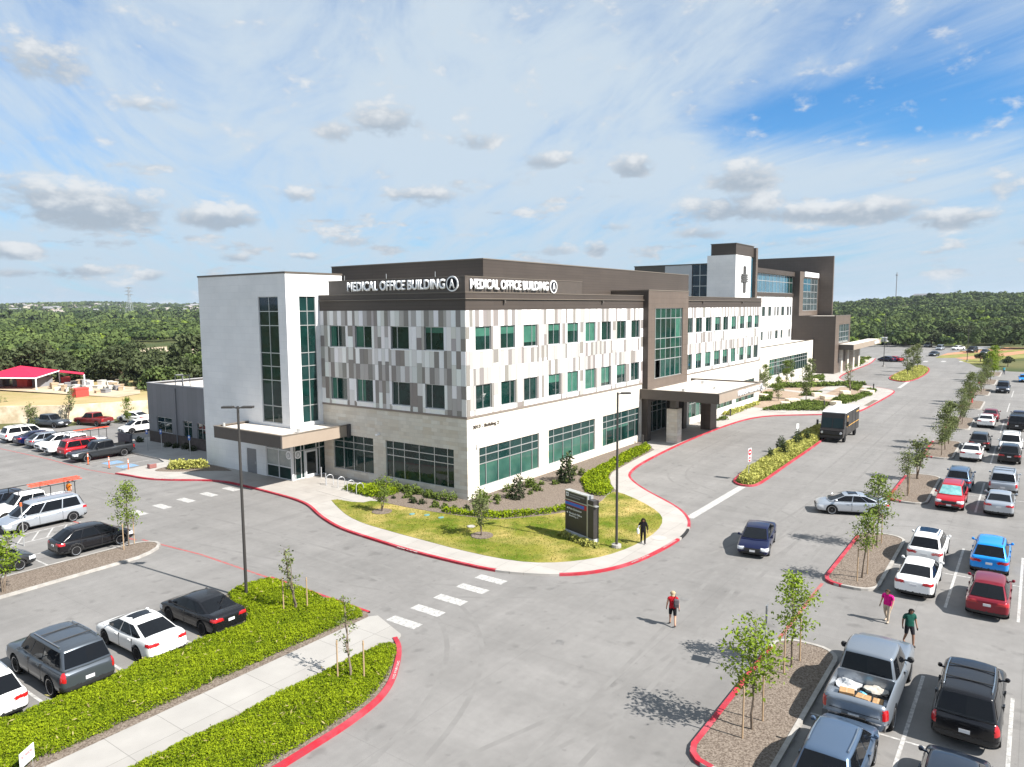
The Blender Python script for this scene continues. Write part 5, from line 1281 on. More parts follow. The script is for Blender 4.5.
V('sedan','silver_parked_sedan','silver sedan parked tail out between the red SUV and the right edge','car',20.4,-34.1,0,P_SILVER)
V('sedan','white_parked_sedan','white sedan parked by the third mulch island with a black SUV to its right','car',41.1,-31.0,0,P_WHITE, sunroof=True)
V('suv','dark_grey_suv','dark grey SUV nose to nose beyond the white sedan of the third row','SUV',47.8,-31.3,0,P_CHAR)
V('suv','black_tail_suv','black SUV with bright red tail lamps beside the third row white sedan','SUV',41.6,-34.1,0,P_BLACK)
V('bigsuv','white_facing_suv','white SUV facing the camera behind the black SUV with the red tail lamps','SUV',47.4,-34.0,180,P_WHITE)
V('sedan','white_far_sedan','white sedan of the fourth row, parked in front of a dark red one','car',64.9,-31.0,0,P_WHITE)
V('bigsuv','black_far_suv','black SUV of the fourth row, to the right of the white sedan','SUV',64.1,-34.2,0,P_BLACK)
V('sedan','dark_red_sedan','dark red sedan beyond the white sedan of the fourth row','car',70.8,-31.2,0,P_DKRED)
V('sedan','dark_blue_sedan','dark blue sedan beyond the black SUV of the fourth row','car',70.8,-34.3,0,P_NAVY)
V('bigsuv','dark_pickup_like_suv','black SUV alone in the far row, facing the camera behind a thin sign post','SUV',108.4,-31.2,180,P_DKNAVY)
V('sedan','light_blue_sedan','blue car just showing at the right edge in the farthest parking row','car',131,-33.9,180,P_BLUE)
V('sedan','navy_sedan','dark blue sedan driving towards the camera in the middle of the drive','car',1.95,-22.0,190,P_NAVY)
# left foreground row, tails to the planting
V('sedan','black_sedan','black sedan parked beside the lamp post, its tail to the green planting','car',-24.6,-3.3,90,P_BLACK, rim=M_RIMD)
V('sedan','white_left_sedan','white sedan with a dark sunroof between the black sedan and the grey SUV','car',-27.65,-3.3,90,P_WHITE, rim=M_RIMD, sunroof=True)
V('bigsuv','slate_suv','slate grey full size SUV between the white sedan and a white SUV','SUV',-31.0,-3.15,90,P_GREY, scale=1.06)
V('suv','white_edge_suv','white SUV cut by the left edge, next to the slate grey SUV','SUV',-33.95,-3.3,90,P_WHITE, sunroof=True)
# left middle lot
V('minivan','silver_minivan','silver minivan parked between the black crossover and the white work truck','minivan',-21.9,21.3,180,P_SILVER,scale=1.06)
V('crossover','black_crossover','black crossover parked by the mulch island behind the staked tree','car',-22.3,13.0,0,P_BLACK)
V('crossover','dark_edge_car','dark grey car cut by the left edge, nose to the tail of the black crossover','car',-28.1,13.05,0,P_CHAR)
V('crossover','dark_blue_edge_car','dark blue car showing at the left edge beyond the white work truck','car',-22.3,27.6,180,P_DKNAVY)
wt = V('pickup','white_work_truck','white work pickup with red ladders on its rack beside the silver minivan','pickup truck',-21.5,24.5,180,P_WHITE)
# back row on the left
V('pickup','charcoal_pickup','charcoal pickup nearest the handicap bays in the back row','pickup truck',-7.9,42.35,180,P_CHAR)
V('bigsuv','red_row_suv','red SUV parked between the charcoal pickup and the white pickup with the red ladder','SUV',-7.9,45.5,0,P_RED)
V('suv','white_row_suv','white SUV third from the charcoal pickup in the back row','SUV',-8.0,51.5,180,P_WHITE)
V('crossover','grey_row_car','grey crossover in the back row with its tail lamps to the drive','car',-7.8,54.5,0,P_STEEL)
V('sedan','navy_row_car','navy sedan in the back row between the grey crossover and the white SUV','car',-7.7,57.6,0,P_NAVY)
V('bigsuv','white_end_suv','white SUV at the far left end of the back row','SUV',-7.7,60.7,0,P_WHITE)
wr2 = V('pickup','white_rack_pickup','white pickup with a red ladder rack between the red SUV and a white SUV','pickup truck',-7.7,48.5,180,P_WHITE)
V('pickup','slate_row_pickup','slate blue pickup behind the bush at the left end of the back row','pickup truck',-1.8,69.3,290,P_GREY,scale=.92)
V('pickup','maroon_pickup','maroon pickup with a white bumper parked against the limestone retaining wall','pickup truck',2.2,66.0,103,P_MAROON,scale=.92)
V('sedan','white_wall_sedan','white sedan parked by the grey annex, nearest the retaining wall','car',6.6,64.0,103,P_WHITE)
V('crossover','white_annex_car','white crossover in front of the grey annex','car',2.7,55.2,180,P_WHITE)
# far lot at the end of the drive
for i, (x, y, key, p, h, lb) in enumerate([(887,361.5,'sedan',P_NAVY,60,'small blue car at the far end of the drive, beside a red one'),(894,361.5,'sedan',P_RED,60,'small red car at the far end of the drive, beside a blue one'),
        (934,356,'sedan',P_DKNAVY,170,'dark sedan in the far lot under the oak trees'),(940,350,'minivan',P_SILVER,175,'pale van in the far lot behind the dark sedan'),(958,350,'sedan',P_WHITE,150,'white car in the far lot right of the pale van'),
        (972,352.5,'bigsuv',P_BLACK,165,'black SUV in the far lot by the red earth strip'),(985,354,'sedan',P_DKNAVY,170,'dark car at the right end of the far lot'),(928,347,'suv',P_SILVER,170,'silver SUV in the far lot left of the pale van')]):
    u, v = g(x, y); V(key, 'far_car', lb, 'car', u, v, h, p, detail=False)

# ladder racks on the two work trucks
def ladder_rack(root, par_label=None):
    T = TYPES['pickup']; mb = MB()
    for x in (-2.9, -1.2, .9):
        for s in (-1, 1): mb.tube((x, s*.9, 1.2 if x < 0 else 1.85), (x, s*.9, 2.2), .03, .03, 6)
        mb.tube((x,-.92,2.2),(x,.92,2.2),.03,.03,6)
    for s in (-1, 1): mb.tube((-3.0,s*.9,2.2),(1.5,s*.9,2.2),.03,.03,6)
    mb.build('ladder_rack', M_TRIM, root)
def ladder(label, loc, rz, L=3.6, group=None):
    mb = MB(); 
    for s in (-1, 1): mb.box(-L/2, L/2, s*.2-.02, s*.2+.02, 0, .06)
    for i in range(int(L/.36)): mb.tube((-L/2+.15+.36*i,-.19,.03),(-L/2+.15+.36*i,.19,.03),.014,.014,6)
    o = mb.build('ladder', mat('orange_ladder', (.62,.06,.03), (.55,.09,.04), 3, .5)); o.location = loc; o.rotation_euler = (0,0,rz); tag(o, label, 'ladder', group); return o
ladder_rack(wt); ladder_rack(wr2)
ladder('orange red ladder on the near side of the white work truck rack', (-19.7,24.15,2.235), 0); ladder('orange red ladder on the far side of the white work truck rack', (-19.5,24.9,2.235), .02)
ladder('red ladder on the rack of the white pickup next to the red SUV', (-6.0,48.4,2.235), 0, 3.6)

# things in the bed of the silver pickup
def box_thing(name, label, cat, loc, dims, rz, m, group=None):
    mb = MB(); x, y, z = dims; mb.box(-x/2,x/2,-y/2,y/2,0,z)
    o = mb.build(name, m); bv = o.modifiers.new('b','BEVEL'); bv.width = .015; bv.segments = 2; o.location = loc; o.rotation_euler = (0,0,rz); tag(o, label, cat, group)
    lid = MB().box(-x/2+.01,x/2-.01,-.025,.025,z+.001,z+.004).box(-.01,.01,-y/2+.01,y/2-.01,z+.0045,z+.006).build('tape', mat('parcel_tape', (.42,.30,.17), rough=.4), o)
    return o
M_CARD = mat('cardboard', (.40,.24,.12), (.33,.2,.1), 4, .85)
zb_ = .822
box_thing('cardboard_box','brown cardboard carton on the left of the pickup bed','carton',(-15.75,-30.75,zb_),(.40,.5,.30),.15,M_CARD); box_thing('cardboard_box','brown cardboard carton in the middle of the pickup bed by the tailgate','carton',(-15.85,-31.32,zb_),(.38,.46,.28),-.1,M_CARD)
box_thing('cardboard_box','flat brown cardboard carton on the right of the pickup bed','carton',(-15.8,-31.8,zb_),(.42,.34,.22),.05,M_CARD)
def crumple(name, label, cat, loc, r, m, seed, sq=.5):
    bm = bmesh.new(); bmesh.ops.create_icosphere(bm, subdivisions=3, radius=r); rr = random.Random(seed)
    ph = [rr.uniform(0,6) for _ in range(6)]
    for v in bm.verts:
        k = 1+.22*math.sin(v.co.x*9/r*.5+ph[0])*math.sin(v.co.y*8/r*.5+ph[1])+.15*math.sin(v.co.z*14/r*.5+ph[2])+rr.uniform(-.05,.05)
        v.co *= k; v.co.z *= sq; v.co.z = max(v.co.z, -r*sq*.6)
    me = D.meshes.new(name); bm.to_mesh(me); bm.free(); o = D.objects.new(name, me); COL.objects.link(o); me.materials.append(m); o.location = (loc[0],loc[1],loc[2]+r*sq*.6); return tag(o, label, cat)
M_PLAST = mat('plastic_sheet', (.55,.56,.57), (.35,.36,.38), 5, .3)
crumple('plastic_sheet','crumpled clear plastic sheeting at the left of the pickup bed','sheeting',(-15.0,-30.65,zb_),.40,M_PLAST,2); crumple('plastic_sheet','crumpled pale sheeting behind the pickup cab','sheeting',(-14.75,-31.6,zb_),.42,mat('cream_sheet', (.5,.46,.4), (.35,.32,.28), 5, .6),5,.4)
crumple('blue_bag','small light blue bag on the sheeting in the pickup bed','bag',(-15.35,-31.2,zb_),.14,mat('light_blue_plastic', (.10,.42,.62), rough=.4),9,.8)

# ------------------------------------------------------------------ parcel step van
def step_van():
    M_VAN = paint('dark_brown_van', (.013,.010,.009), .0, .5); M_GOLD = mat('gold_decal', (.62,.33,.06), rough=.4)
    t = thing('step_van', 'dark brown parcel step van with a white roof, gold stripes and gold shield', 'van', (46.5,-17.6,0), math.pi); t.scale = (1.07,)*3
    L, W_, Hh = 7.9, 2.35, 3.05; hl, hw = L/2, W_/2
    mb = MB(); mb.box(-hl, hl-1.35, -hw, hw, .62, Hh-.05)
    o = mb.build('cargo_body', M_VAN, t); b = o.modifiers.new('b','BEVEL'); b.width = .06; b.segments = 3
    # sloping cab front with a short snub nose
    prof = [(hl-1.35,.5),(hl-.02,.5),(hl,.75),(hl-.04,1.28),(hl-.32,1.42),(hl-.62,2.55),(hl-.75,Hh-.05),(hl-1.35,Hh-.05)]
    n = len(prof); vs = [(x,-hw+.03,z) for x,z in prof]+[(x,hw-.03,z) for x,z in prof]
    fs = [tuple(range(n)), tuple(range(2*n-1,n-1,-1))]+[(i,(i+1)%n+0,n+(i+1)%n,n+i) for i in range(n)]
    o = MB().add(vs, fs).build('cab', M_VAN, t, fix=True); b = o.modifiers.new('b','BEVEL'); b.width = .05; b.segments = 2
    MB().box(-hl+.02, hl-.85, -hw+.01, hw-.01, Hh-.048, Hh+.03).build('roof', mat('van_roof', (.75,.75,.74), rough=.45), t)
    mb = MB()
    a, c = Vector((hl-.345,0,1.50)), Vector((hl-.605,0,2.50)); nx = Vector((.974,0,.225))*.02
    for y0, y1 in ((-hw+.16,-.05),(.05,hw-.16)):
        mb.quad(*[Vector((p.x,y,p.z))+nx for p, y in ((a,y0),(a,y1),(c,y1),(c,y0))])
    mb.build('windscreen', mat('van_windscreen', (.006,.018,.02), rough=.05, spec=.3), t)
    mb = MB()
    for s in (-1,1): mb.quad(*[(x, s*(hw-.03+.012), z) for x, z in ((hl-1.3,1.45),(hl-.45,1.45),(hl-.72,2.45),(hl-1.3,2.45))][::s])
    mb.build('side_window', M_CARGL, t)
    MB().box(hl-.02,hl+.035,-hw+.35,hw-.35,.86,1.14).build('grille', M_TRIM, t)
    MB().box(hl-.1,hl+.14,-hw+.05,hw-.05,.48,.70).build('bumper', M_TRIM, t)
    for s in (-1,1):
        MB().tube((hl-.04,s*(hw-.26),1.02),(hl+.04,s*(hw-.26),1.02),.13,.12,14).build('headlight', M_HEAD, t)
        mb = MB(); mb.tube((hl-.6,s*hw,2.0),(hl-.35,s*(hw+.30),2.05),.02).box(hl-.42,hl-.36,s*(hw+.2),s*(hw+.4),1.75,2.25); mb.build('mirror', M_TRIM, t)
        mb = MB(); y = s*(hw+.006)
        for z0, z1 in ((1.50,1.58),): mb.quad(*[(x,y,z) for x,z in ((-hl+.1,z0),(hl-1.5,z0),(hl-1.5,z1),(-hl+.1,z1))][::-s])
        mb.quad(*[(x,y,z) for x,z in ((-hl+.3,2.55),(-hl+1.6,2.55),(-hl+1.6,2.68),(-hl+.3,2.68))][::-s])
        mb.build('gold_stripe', M_GOLD, t)
        sh = [(0,-.42),(.24,-.22),(.30,.08),(.30,.42),(-.30,.42),(-.30,.08),(-.24,-.22)]
        mb = MB(); mb.quad(*[(hl-2.0+px,s*(hw+.007),2.25+pz) for px,pz in sh][::-s]); e = mb.build('shield_emblem', M_GOLD, t)
        mb = MB(); mb.quad(*[(hl-2.0+px*.78,s*(hw+.010),2.2+pz*.72-.02) for px,pz in sh][::-s]); mb.build('shield_field', M_VAN, e)
        MB().box(-hl+1.9,-hl+2.0,s*(hw-.02),s*(hw+.015),.7,2.9).box(-hl+3.6,-hl+3.64,s*(hw-.02),s*(hw+.012),.7,2.9).build('body_rib', M_TRIM, t)
    if 'pickup' not in LIB: make_type('pickup')
    B = LIB['pickup']
    for wx in (-hl+1.75, hl-.95):
        for s in (-1,1):
            w = meshobj('wheel', B['hub'], M_UNDER, t, (wx, s*(hw-.12), .42)); w.scale = (1.05,)*3
            if s < 0: w.rotation_euler = (0,0,math.pi)
            meshobj('tyre', B['tyre'], M_TYRE, w); meshobj('rim', B['rim'], M_RIMD, w)
    MB().box(-hl+.2,hl-.3,-hw+.35,hw-.35,.35,.62).build('chassis', M_UNDER, t)
step_van()
def semi():
    u, v = g(897.5, 344.5); t = thing('semi_truck', 'white semi truck tractor and trailer parked far off at the edge of the wood', 'truck', (u, v, 0), rad(-20)); t.scale = (1.25,)*3
    o = MB().add([(x,y,z) for y in (-1.2,1.2) for x,z in ((-1.2,.8),(1.4,.8),(1.5,1.7),(.7,1.8),(.5,3.0),(.1,3.7),(-1.2,3.8))], [tuple(range(7)), tuple(range(13,6,-1))]+[(i,(i+1)%7,7+(i+1)%7,7+i) for i in range(7)]).build('cab', P_WHITE, t, fix=True)
    MB().quad((.72,-1.0,1.9),(.72,1.0,1.9),(.54,1.0,2.9),(.54,-1.0,2.9)).build('windscreen', M_CARGL, t)
    MB().box(-8.5,-1.6,-1.2,1.2,1.2,2.4).build('trailer', mat('pale_trailer', (.5,.5,.5), rough=.5), t)
    for x in (.9,-1.0,-6.5,-7.6):
        for s in (-1,1): meshobj('wheel', LIB['pickup']['tyre'], M_TYRE, t, (x, s*1.05, .5)).scale = (1.25,)*3
semi()
# ------------------------------------------------------------------ vegetation
M_BARK = mat('bark', (.13,.10,.075), (.2,.16,.125), 6, .9); M_STAKE = mat('stake_wood', (.36,.25,.15), rough=.8)
M_LEAF = mat('young_leaf', (.075,.11,.022), (.19,.25,.045), attr='col', rough=.6, transl=.25)
M_LEAFD = mat('grey_green_leaf', (.065,.085,.028), (.185,.215,.08), attr='col', rough=.6, transl=.2)
M_LEAFB = mat('bright_leaf', (.13,.19,.02), (.22,.30,.03), attr='col', rough=.6, transl=.3)
M_OAK = mat('oak_leaf', (.030,.042,.020), (.088,.108,.048), attr='col', rough=.7, transl=.12)
M_WOOD = mat('wood_leaf', (.032,.053,.020), (.115,.155,.048), attr='col', rough=.75, transl=.12)
M_WOODB = mat('wood_leaf_bright', (.08,.125,.022), (.21,.28,.045), attr='col', rough=.75, transl=.15)
M_COVER = mat('ground_cover_leaf', (.045,.095,.004), (.31,.38,.012), attr='col', rough=.55, transl=.25)
M_COVERY = mat('median_grass_leaf', (.20,.22,.04), (.52,.50,.15), attr='col', rough=.7, transl=.25)
M_SHRUB = mat('shrub_leaf', (.05,.075,.018), (.16,.21,.04), attr='col', rough=.6, transl=.2)
M_SHRUBD = mat('dark_shrub_leaf', (.02,.03,.014), (.06,.08,.03), attr='col', rough=.6, transl=.1)

def young_tree(seed, h=4.0, clear=1.5, spread=1.0, n=1500, ls=.13, stems=1, dens=.16, nlimb=15):
    r = random.Random(seed); tr = MB(); tips = []
    for s in range(stems):
        a0 = r.uniform(0, 6.28); lean = .0 if stems == 1 else .16
        pts = [Vector((0,0,-.1))+Vector((math.cos(a0),math.sin(a0),0))*(.06*s)]
        m = 7
        for i in range(1, m+1):
            t = i/m; pts.append(Vector((math.cos(a0)*lean*h*t+r.uniform(-.05,.05), math.sin(a0)*lean*h*t+r.uniform(-.05,.05), h*.96*t*(1 if s == 0 else .88))))
        for i in range(m): tr.tube(pts[i], pts[i+1], .05*(1-i/m*.8)*(h/4), .05*(1-(i+1)/m*.8)*(h/4), 6, False)
        for k in range(nlimb//stems+2):
            t = clear/h+(1-clear/h)*r.random()**.9*.95; q = t*m; i = min(m-1, int(q)); p = pts[i].lerp(pts[i+1], q-i)
            a = r.uniform(0,6.28); prof = math.sin(math.pi*min(1,max(.08,(t-clear/h)/(1-clear/h)*.85+.12)))
            L = spread*(.45+.55*r.random())*prof
            e = p+Vector((math.cos(a)*L, math.sin(a)*L, L*r.uniform(.25,.9))); mid = p.lerp(e,.5)+Vector((0,0,-.05*L))
            tr.tube(p, mid, .016*h/4, .010*h/4, 4, False); tr.tube(mid, e, .010*h/4, .004, 4, False)
            for f in (.45,.65,.85,1.0): tips.append(p.lerp(e, f))
        tips.append(pts[-1])
    P = np.array([tuple(x) for x in tips]); rg = np.random.default_rng(seed)
    idx = rg.integers(0, len(P), n); Q = P[idx]+rg.normal(size=(n,3))*dens*np.array((1,1,.8))
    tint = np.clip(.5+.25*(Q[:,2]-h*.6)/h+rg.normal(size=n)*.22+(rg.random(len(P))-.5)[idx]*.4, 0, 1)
    cr = leaf_mesh('crown', Q, ls, .4, rg, 1.5, tint)
    return tr.build('x', None).data, cr
YT = {'a': young_tree(1, 3.7, 1.3, 1.0, 1250, .10, 1, .2, 22), 'b': young_tree(2, 3.9, 1.5, .95, 1000, .095, 2, .18), 'c': young_tree(3, 4.0, 1.2, 1.0, 1300, .10, 1, .2, 22), 'd': young_tree(4, 3.6, 1.2, .6, 330, .10, 3, .10, 18),
      'e': young_tree(5, 3.6, 1.3, .55, 170, .09, 2, .09, 12), 'f': young_tree(6, 4.6, .7, 1.3, 1700, .14, 1, .22, 26), 'g': young_tree(7, 3.1, 1.0, .75, 900, .11, 3), 'h': young_tree(8, 4.3, .9, .8, 1300, .13, 1, .2, 24)}
def tree(kind, label, u, v, z=.12, s=1.0, m=None, rz=None, group=None, name='young_tree', cat='tree'):
    t = thing(name, label, cat, (u,v,z), random.uniform(0,6.28) if rz is None else rz, group); t.scale = (s,)*3
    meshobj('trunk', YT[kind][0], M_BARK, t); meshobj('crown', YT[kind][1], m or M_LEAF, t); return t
def stake(u, v, z=.1, h=1.9, lean=(0,0), label=None, group='tree stakes'):
    o = MB().tube((0,0,-.2),(lean[0],lean[1],h),.035,.03,7).tube((lean[0]*.9,lean[1]*.9,h*.9),(lean[0]*.9,lean[1]*.9,h*.9+.05),.042,.042,7).build('tree_stake', M_STAKE); o.location = (u,v,z); return tag(o, label or 'slim wooden stake beside a young tree', 'stake', group)
def g_(x, y, z=.12): return g(x, y, z)
# right-hand islands
R_ = [('a','leafy young tree at the tip of the nearest mulch island, by the red kerb',-18.6,-28.2,1.12,M_LEAFB),('c','leafy young tree near the silver pickup on the nearest mulch island',-13.1,-28.1,1.0,M_LEAFB),
      ('b','thin young tree by the white kerb of the second mulch island',-.4,-28.5,1.0,M_LEAF),('c','young tree at the far end of the second mulch island, before the silver sedan',6.0,-28.2,1.12,M_LEAF),
      ('b','young tree at the near end of the third mulch island',20.8,-28.0,.95,M_LEAFD),('g','young tree at the far end of the third mulch island',27.6,-27.8,1.25,M_LEAFD)]
for k, lb, u, v, s, m in R_:
    tree(k, lb, u, v, .12, s, m)
    for d in ((-.75,.1),(.75,-.15)) if u < 10 else ((.6,0),): stake(u+d[0], v+d[1], lean=(-d[0]*.06,0), group='stakes of the trees on the right hand islands')
far_lab = ['fourth','fifth','sixth','seventh','eighth','ninth']
for i, uc in enumerate(UC[3:]):
    for j, du in enumerate((-4.2,-.6,3.2)):
        br = (i == 4 and j == 2) or (i == 5 and j == 1)
        tree('ahfbgc'[(i*3+j) % 6] if not br else 'f', '%s dark young tree on the %s island of the tree row' % (('nearest','middle','farthest')[j], far_lab[i]) if not br else 'bright yellow green tree near the far end of the tree row' if i == 4 else 'second bright tree at the far end of the tree row', uc+du, -28.1+random.uniform(-.4,.4), .12, (.98,1.08,1.02)[j]*(1.25 if br else 1), M_LEAFB if br else M_LEAFD)
# left side
tree('c','young tree with two stakes at the tip of the left mulch island',-20.95,11.0,.12,1.03,M_LEAF); stake(-21.5,10.55,h=1.7,label='wooden stake left of the tree on the left mulch island',group=None); stake(-20.5,11.2,h=1.9,label='wooden stake right of the tree on the left mulch island',group=None)
u, v = g_(4, 592); tree('g','young tree cut by the left edge on the mulch strip',u,v,.12,1.1,M_LEAFB)
u, v = g_(296, 612); tree('d','sparse multi stemmed young tree in the upper green planting',u,v,.1,1.0,M_LEAFD); stake(u-.5,v+.3,h=1.9,label='stake left of the sparse tree in the upper planting',group=None); stake(u+.35,v-.45,h=1.8,label='stake right of the sparse tree in the upper planting',group=None)
u, v = g_(351, 680); tree('e','nearly bare young tree at the corner of the lower green planting',u,v,.1,.98,M_LEAFD); stake(u-.3,v+.45,h=1.7,label='stake left of the nearly bare tree in the lower planting',group=None); stake(u+.3,v-.45,h=1.7,label='stake right of the nearly bare tree in the lower planting',group=None)
u, v = g_(382, 512); tree('g','young tree on a mulch ring beside the bicycle racks',u,v,.13,.92,M_LEAF); LT1 = (u, v)
u, v = g_(482, 536); tree('g','young tree with a rounded crown on the lawn below the corner of the building',u,v,.13,1.02,M_LEAFD); LT2 = (u, v)
for q, lb in ((LT1,'mulch_ring_ground'),(LT2,'mulch_ring_ground')):
    struct(MB().prism([(q[0]+.75*math.cos(a),q[1]+.75*math.sin(a)) for a in np.linspace(0,6.28,18)[:-1]], PZ+.06, PZ).build(lb, M_MULCH))
for (x, y, k, s, lb, m) in ((68,424,'d',1.5,'thin bare looking tree against the retaining wall',M_LEAFD),(128,424,'h',.85,'small green tree by the white sedan at the retaining wall',M_LEAF),(34,432,'g',1.2,'rounded bush like tree at the left end of the back row',M_LEAFD),(5,420,'d',1.0,'small bare shrub tree at the left edge below the wall',M_LEAFD)):
    u, v = g(x, y); tree(k, lb, u, v, 0, s, m)
for (u, v, k, s, lb) in ((89.9,3.9,'f',1.0,'leafy tree beside the white wall of the hospital'),(74.6,-2.7,'f',.85,'rounded tree near the stone seats of the plaza'),(78.8,-5.9,'h',1.3,'taller tree in the middle of the plaza'),(105,-.1,'h',1.15,'slim tree at the back of the plaza by the porch'),(93.4,-9.7,'d',1.5,'thin tree at the drive side of the plaza'),(101.8,3.5,'f',1.0,'bushy tree before the glazed low wing'),(108,4.2,'h',1.0,'slender tree against the low wing of the hospital'),(84,2.8,'g',1.3,'small multi stemmed tree behind the plaza')):
    tree(k, lb, u, v, .13, s, M_LEAFD if k != 'f' else M_LEAF)
for (u, v, lb) in ((133,-13.2,'first of the three trees on the far median'),(143,-13.0,'middle of the three trees on the far median'),(154,-12.6,'last of the three trees on the far median')): tree('h', lb, u, v, .12, 1.35, M_LEAFD)
# ---- ground cover, built leaf by leaf
def cover(name, polys, dens, zb, hmin, hvar, size, m, seed, label=None, hole=.0, nscale=.9, up=.5):
    rg = np.random.default_rng(seed); out = []; hs = []
    for poly in polys:
        xs = [p[0] for p in poly]; ys = [p[1] for p in poly]; A = (max(xs)-min(xs))*(max(ys)-min(ys)); n = int(A*dens)
        X = rg.uniform(min(xs), max(xs), n); Y = rg.uniform(min(ys), max(ys), n); k = np_inside(poly, X, Y); X, Y = X[k], Y[k]
        nz = (np.sin(X*nscale*2.1+Y*1.3)+np.sin(Y*nscale*2.7-X*.9+2)+np.sin(X*nscale*5.3+1)*np.sin(Y*nscale*4.7)+.9*np.sin(X*11+Y*3)*np.sin(Y*9-X*2)+.7*np.sin(X*23+Y*7)*np.sin(Y*19-X*5))/4.2
        # thin out near the edge so that the bed has a broken outline
        e = np.full(X.shape, 9.)
        for i in range(len(poly)):
            (x0,y0),(x1,y1) = poly[i], poly[(i+1) % len(poly)]; L2 = (x1-x0)**2+(y1-y0)**2+1e-9
            t = np.clip(((X-x0)*(x1-x0)+(Y-y0)*(y1-y0))/L2, 0, 1); e = np.minimum(e, np.hypot(X-x0-t*(x1-x0), Y-y0-t*(y1-y0)))
        k = (nz > -1+hole*2) & (rg.random(X.shape) < np.clip(e/.22+nz*.8, .03, 1)); X, Y, nz, e = X[k], Y[k], nz[k], e[k]
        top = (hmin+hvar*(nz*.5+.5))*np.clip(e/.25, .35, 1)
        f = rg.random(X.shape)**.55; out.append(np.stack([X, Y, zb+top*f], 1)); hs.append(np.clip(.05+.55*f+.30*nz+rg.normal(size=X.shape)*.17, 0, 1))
    P = np.concatenate(out); me = leaf_mesh(name, P, size, up, rg, 1.7, np.concatenate(hs))
    o = meshobj(name, me, m); o['kind'] = 'stuff'
    if label: o['label'] = label
    return o
bu = [(-19.3,-1.35),(-20.6,-1.0),(-22.0,-1.35),(-22.85,-2.7),(-22.95,-4.65),(-24.2,-5.3),(-38,-5.5),(-38,-9.2),(-27,-9.3),(-23.2,-9.35),(-19.9,-9.55),(-19.4,-9.0)]
cover('foreground_ground_cover', [bu], 3000, .1, .12, .36, .044, M_COVER, 11, 'bright green leafy ground cover above the footpath')
bl = smooth_line([(-38,-12.0),(-24.5,-12.35),(-21.6,-12.3),(-21.1,-12.95),(-21.4,-13.4),(-22.3,-14.05),(-23.8,-15.05),(-25.4,-15.55),(-28,-15.75),(-38,-15.9)], 1, True)
cover('foreground_ground_cover', [bl], 3000, .1, .12, .32, .044, M_COVER, 12, 'bright green leafy ground cover between the footpath and the red kerb')
cover('median_grass', [offset_line(MED1 if area(MED1) > 0 else MED1[::-1], .25, True)], 330, .12, .25, .5, .15, M_COVERY, 13, 'yellow green ornamental grass on the median', nscale=.6, up=-.2)
cover('median_grass', [offset_line(MED2 if area(MED2) > 0 else MED2[::-1], .3, True)], 60, .12, .1, .25, .22, M_COVERY, 14, 'grass on the far median')
cover('bed_ground_cover', [[(-4.0,-.3),(-3.7,-2.1),(-2.9,-4.9),(-.7,-6.8),(1.7,-8.15),(4.9,-8.85),(4.9,-7.6),(1.9,-7.1),(-.2,-5.7),(-1.9,-4.0),(-2.6,-1.9),(-3.0,-.3)]], 260, PZ, .18, .35, .12, M_COVER, 15, 'low green cover along the lawn edge', hole=.24)
cover('bed_ground_cover', [smooth_line([(6.6,-8.4),(9.0,-8.3),(10.2,-7.2),(13.1,-5.4),(15.2,-4.6),(20.1,-4.0),(27.0,-3.3),(29.6,-1.3),(26,-1.4),(20,-2.2),(15,-2.8),(11,-3.6),(8.6,-5.4),(6.9,-6.6)], 1, True)], 260, PZ, .2, .35, .13, M_COVER, 16, 'green ground cover between the driveway path and the building', hole=.12)
cover('bed_ground_cover', [smooth_line([(-3.0,11.6),(-3.7,9.2),(-3.9,6.6),(-1.9,5.6),(-.5,7.0),(-.6,9.2),(-1.6,9.4)], 1, True)], 330, PZ, .25, .4, .12, M_COVER, 17, 'green shrubs behind the bicycle racks')
cover('bed_ground_cover', [smooth_line([(-4.6,27.6),(-6.4,28.8),(-7.6,30.3),(-7.0,31.4),(-5.2,31.2),(-4.2,29.6)], 1, True)], 330, PZ, .4, .6, .14, M_COVERY, 18, 'yellow green shrubs in the corner bed of the left walk')
# lawn roughness
cover('lawn_grass', [LAWN], 70, PZ+.015, .015, .03, .055, mat('lawn_blade', (.09,.135,.01), (.33,.27,.075), attr='col', rough=.8, transl=.2), 19, 'mown grass of the corner lawn', up=.2)
cover('plaza_ground_cover', [[(62.3,-3.6),(66.8,-11.2),(71,-10.6),(75.5,-10.8),(76.5,-6.5),(70,-4.6)],[(76,-12.4),(90,-13.6),(98,-13.2),(99,-11.4),(88,-11.6),(77,-10.8)],[(95,-10.5),(106,-9.5),(112,-5.5),(108,-5),(100,-8)],[(72,-.2),(84,2.4),(85,1.0),(74,-1.8)],[(109,1),(122,2.6),(123,1.4),(112,-1.2)]], 55, PZ, .2, .35, .26, M_SHRUB, 20, 'dark green planting of the plaza', hole=.15)
cover('plaza_ground_cover', [[(92,4.5),(96,-1),(100,-4),(107,-10.0),(109,-8.2),(103,-1.5),(98,4)]], 34, PZ, .3, .5, .35, M_SHRUB, 21, 'dark green hedge strip at the back of the plaza', hole=.15)
cover('plaza_ground_cover', [[(55,-.5),(70,-.6),(70,-1.6),(55,-1.9)]], 60, PZ, .3, .3, .25, M_COVERY, 22, 'yellow green hedge strip along the white wall', hole=.1)
cover('plaza_ground_cover', [[(49.6,-1.6),(52.2,-1.8),(51.8,-2.9),(50.0,-2.7)],[(79,-9.5),(86,-9.6),(87,-12.3),(80,-13.2)],[(83,-3.5),(89,-4),(90,-6),(84,-6)],[(112,-1),(120,.5),(118,3),(110,2.5)]], 40, PZ, .2, .4, .3, M_SHRUB, 23, 'small green planting patches of the plaza', hole=.1)
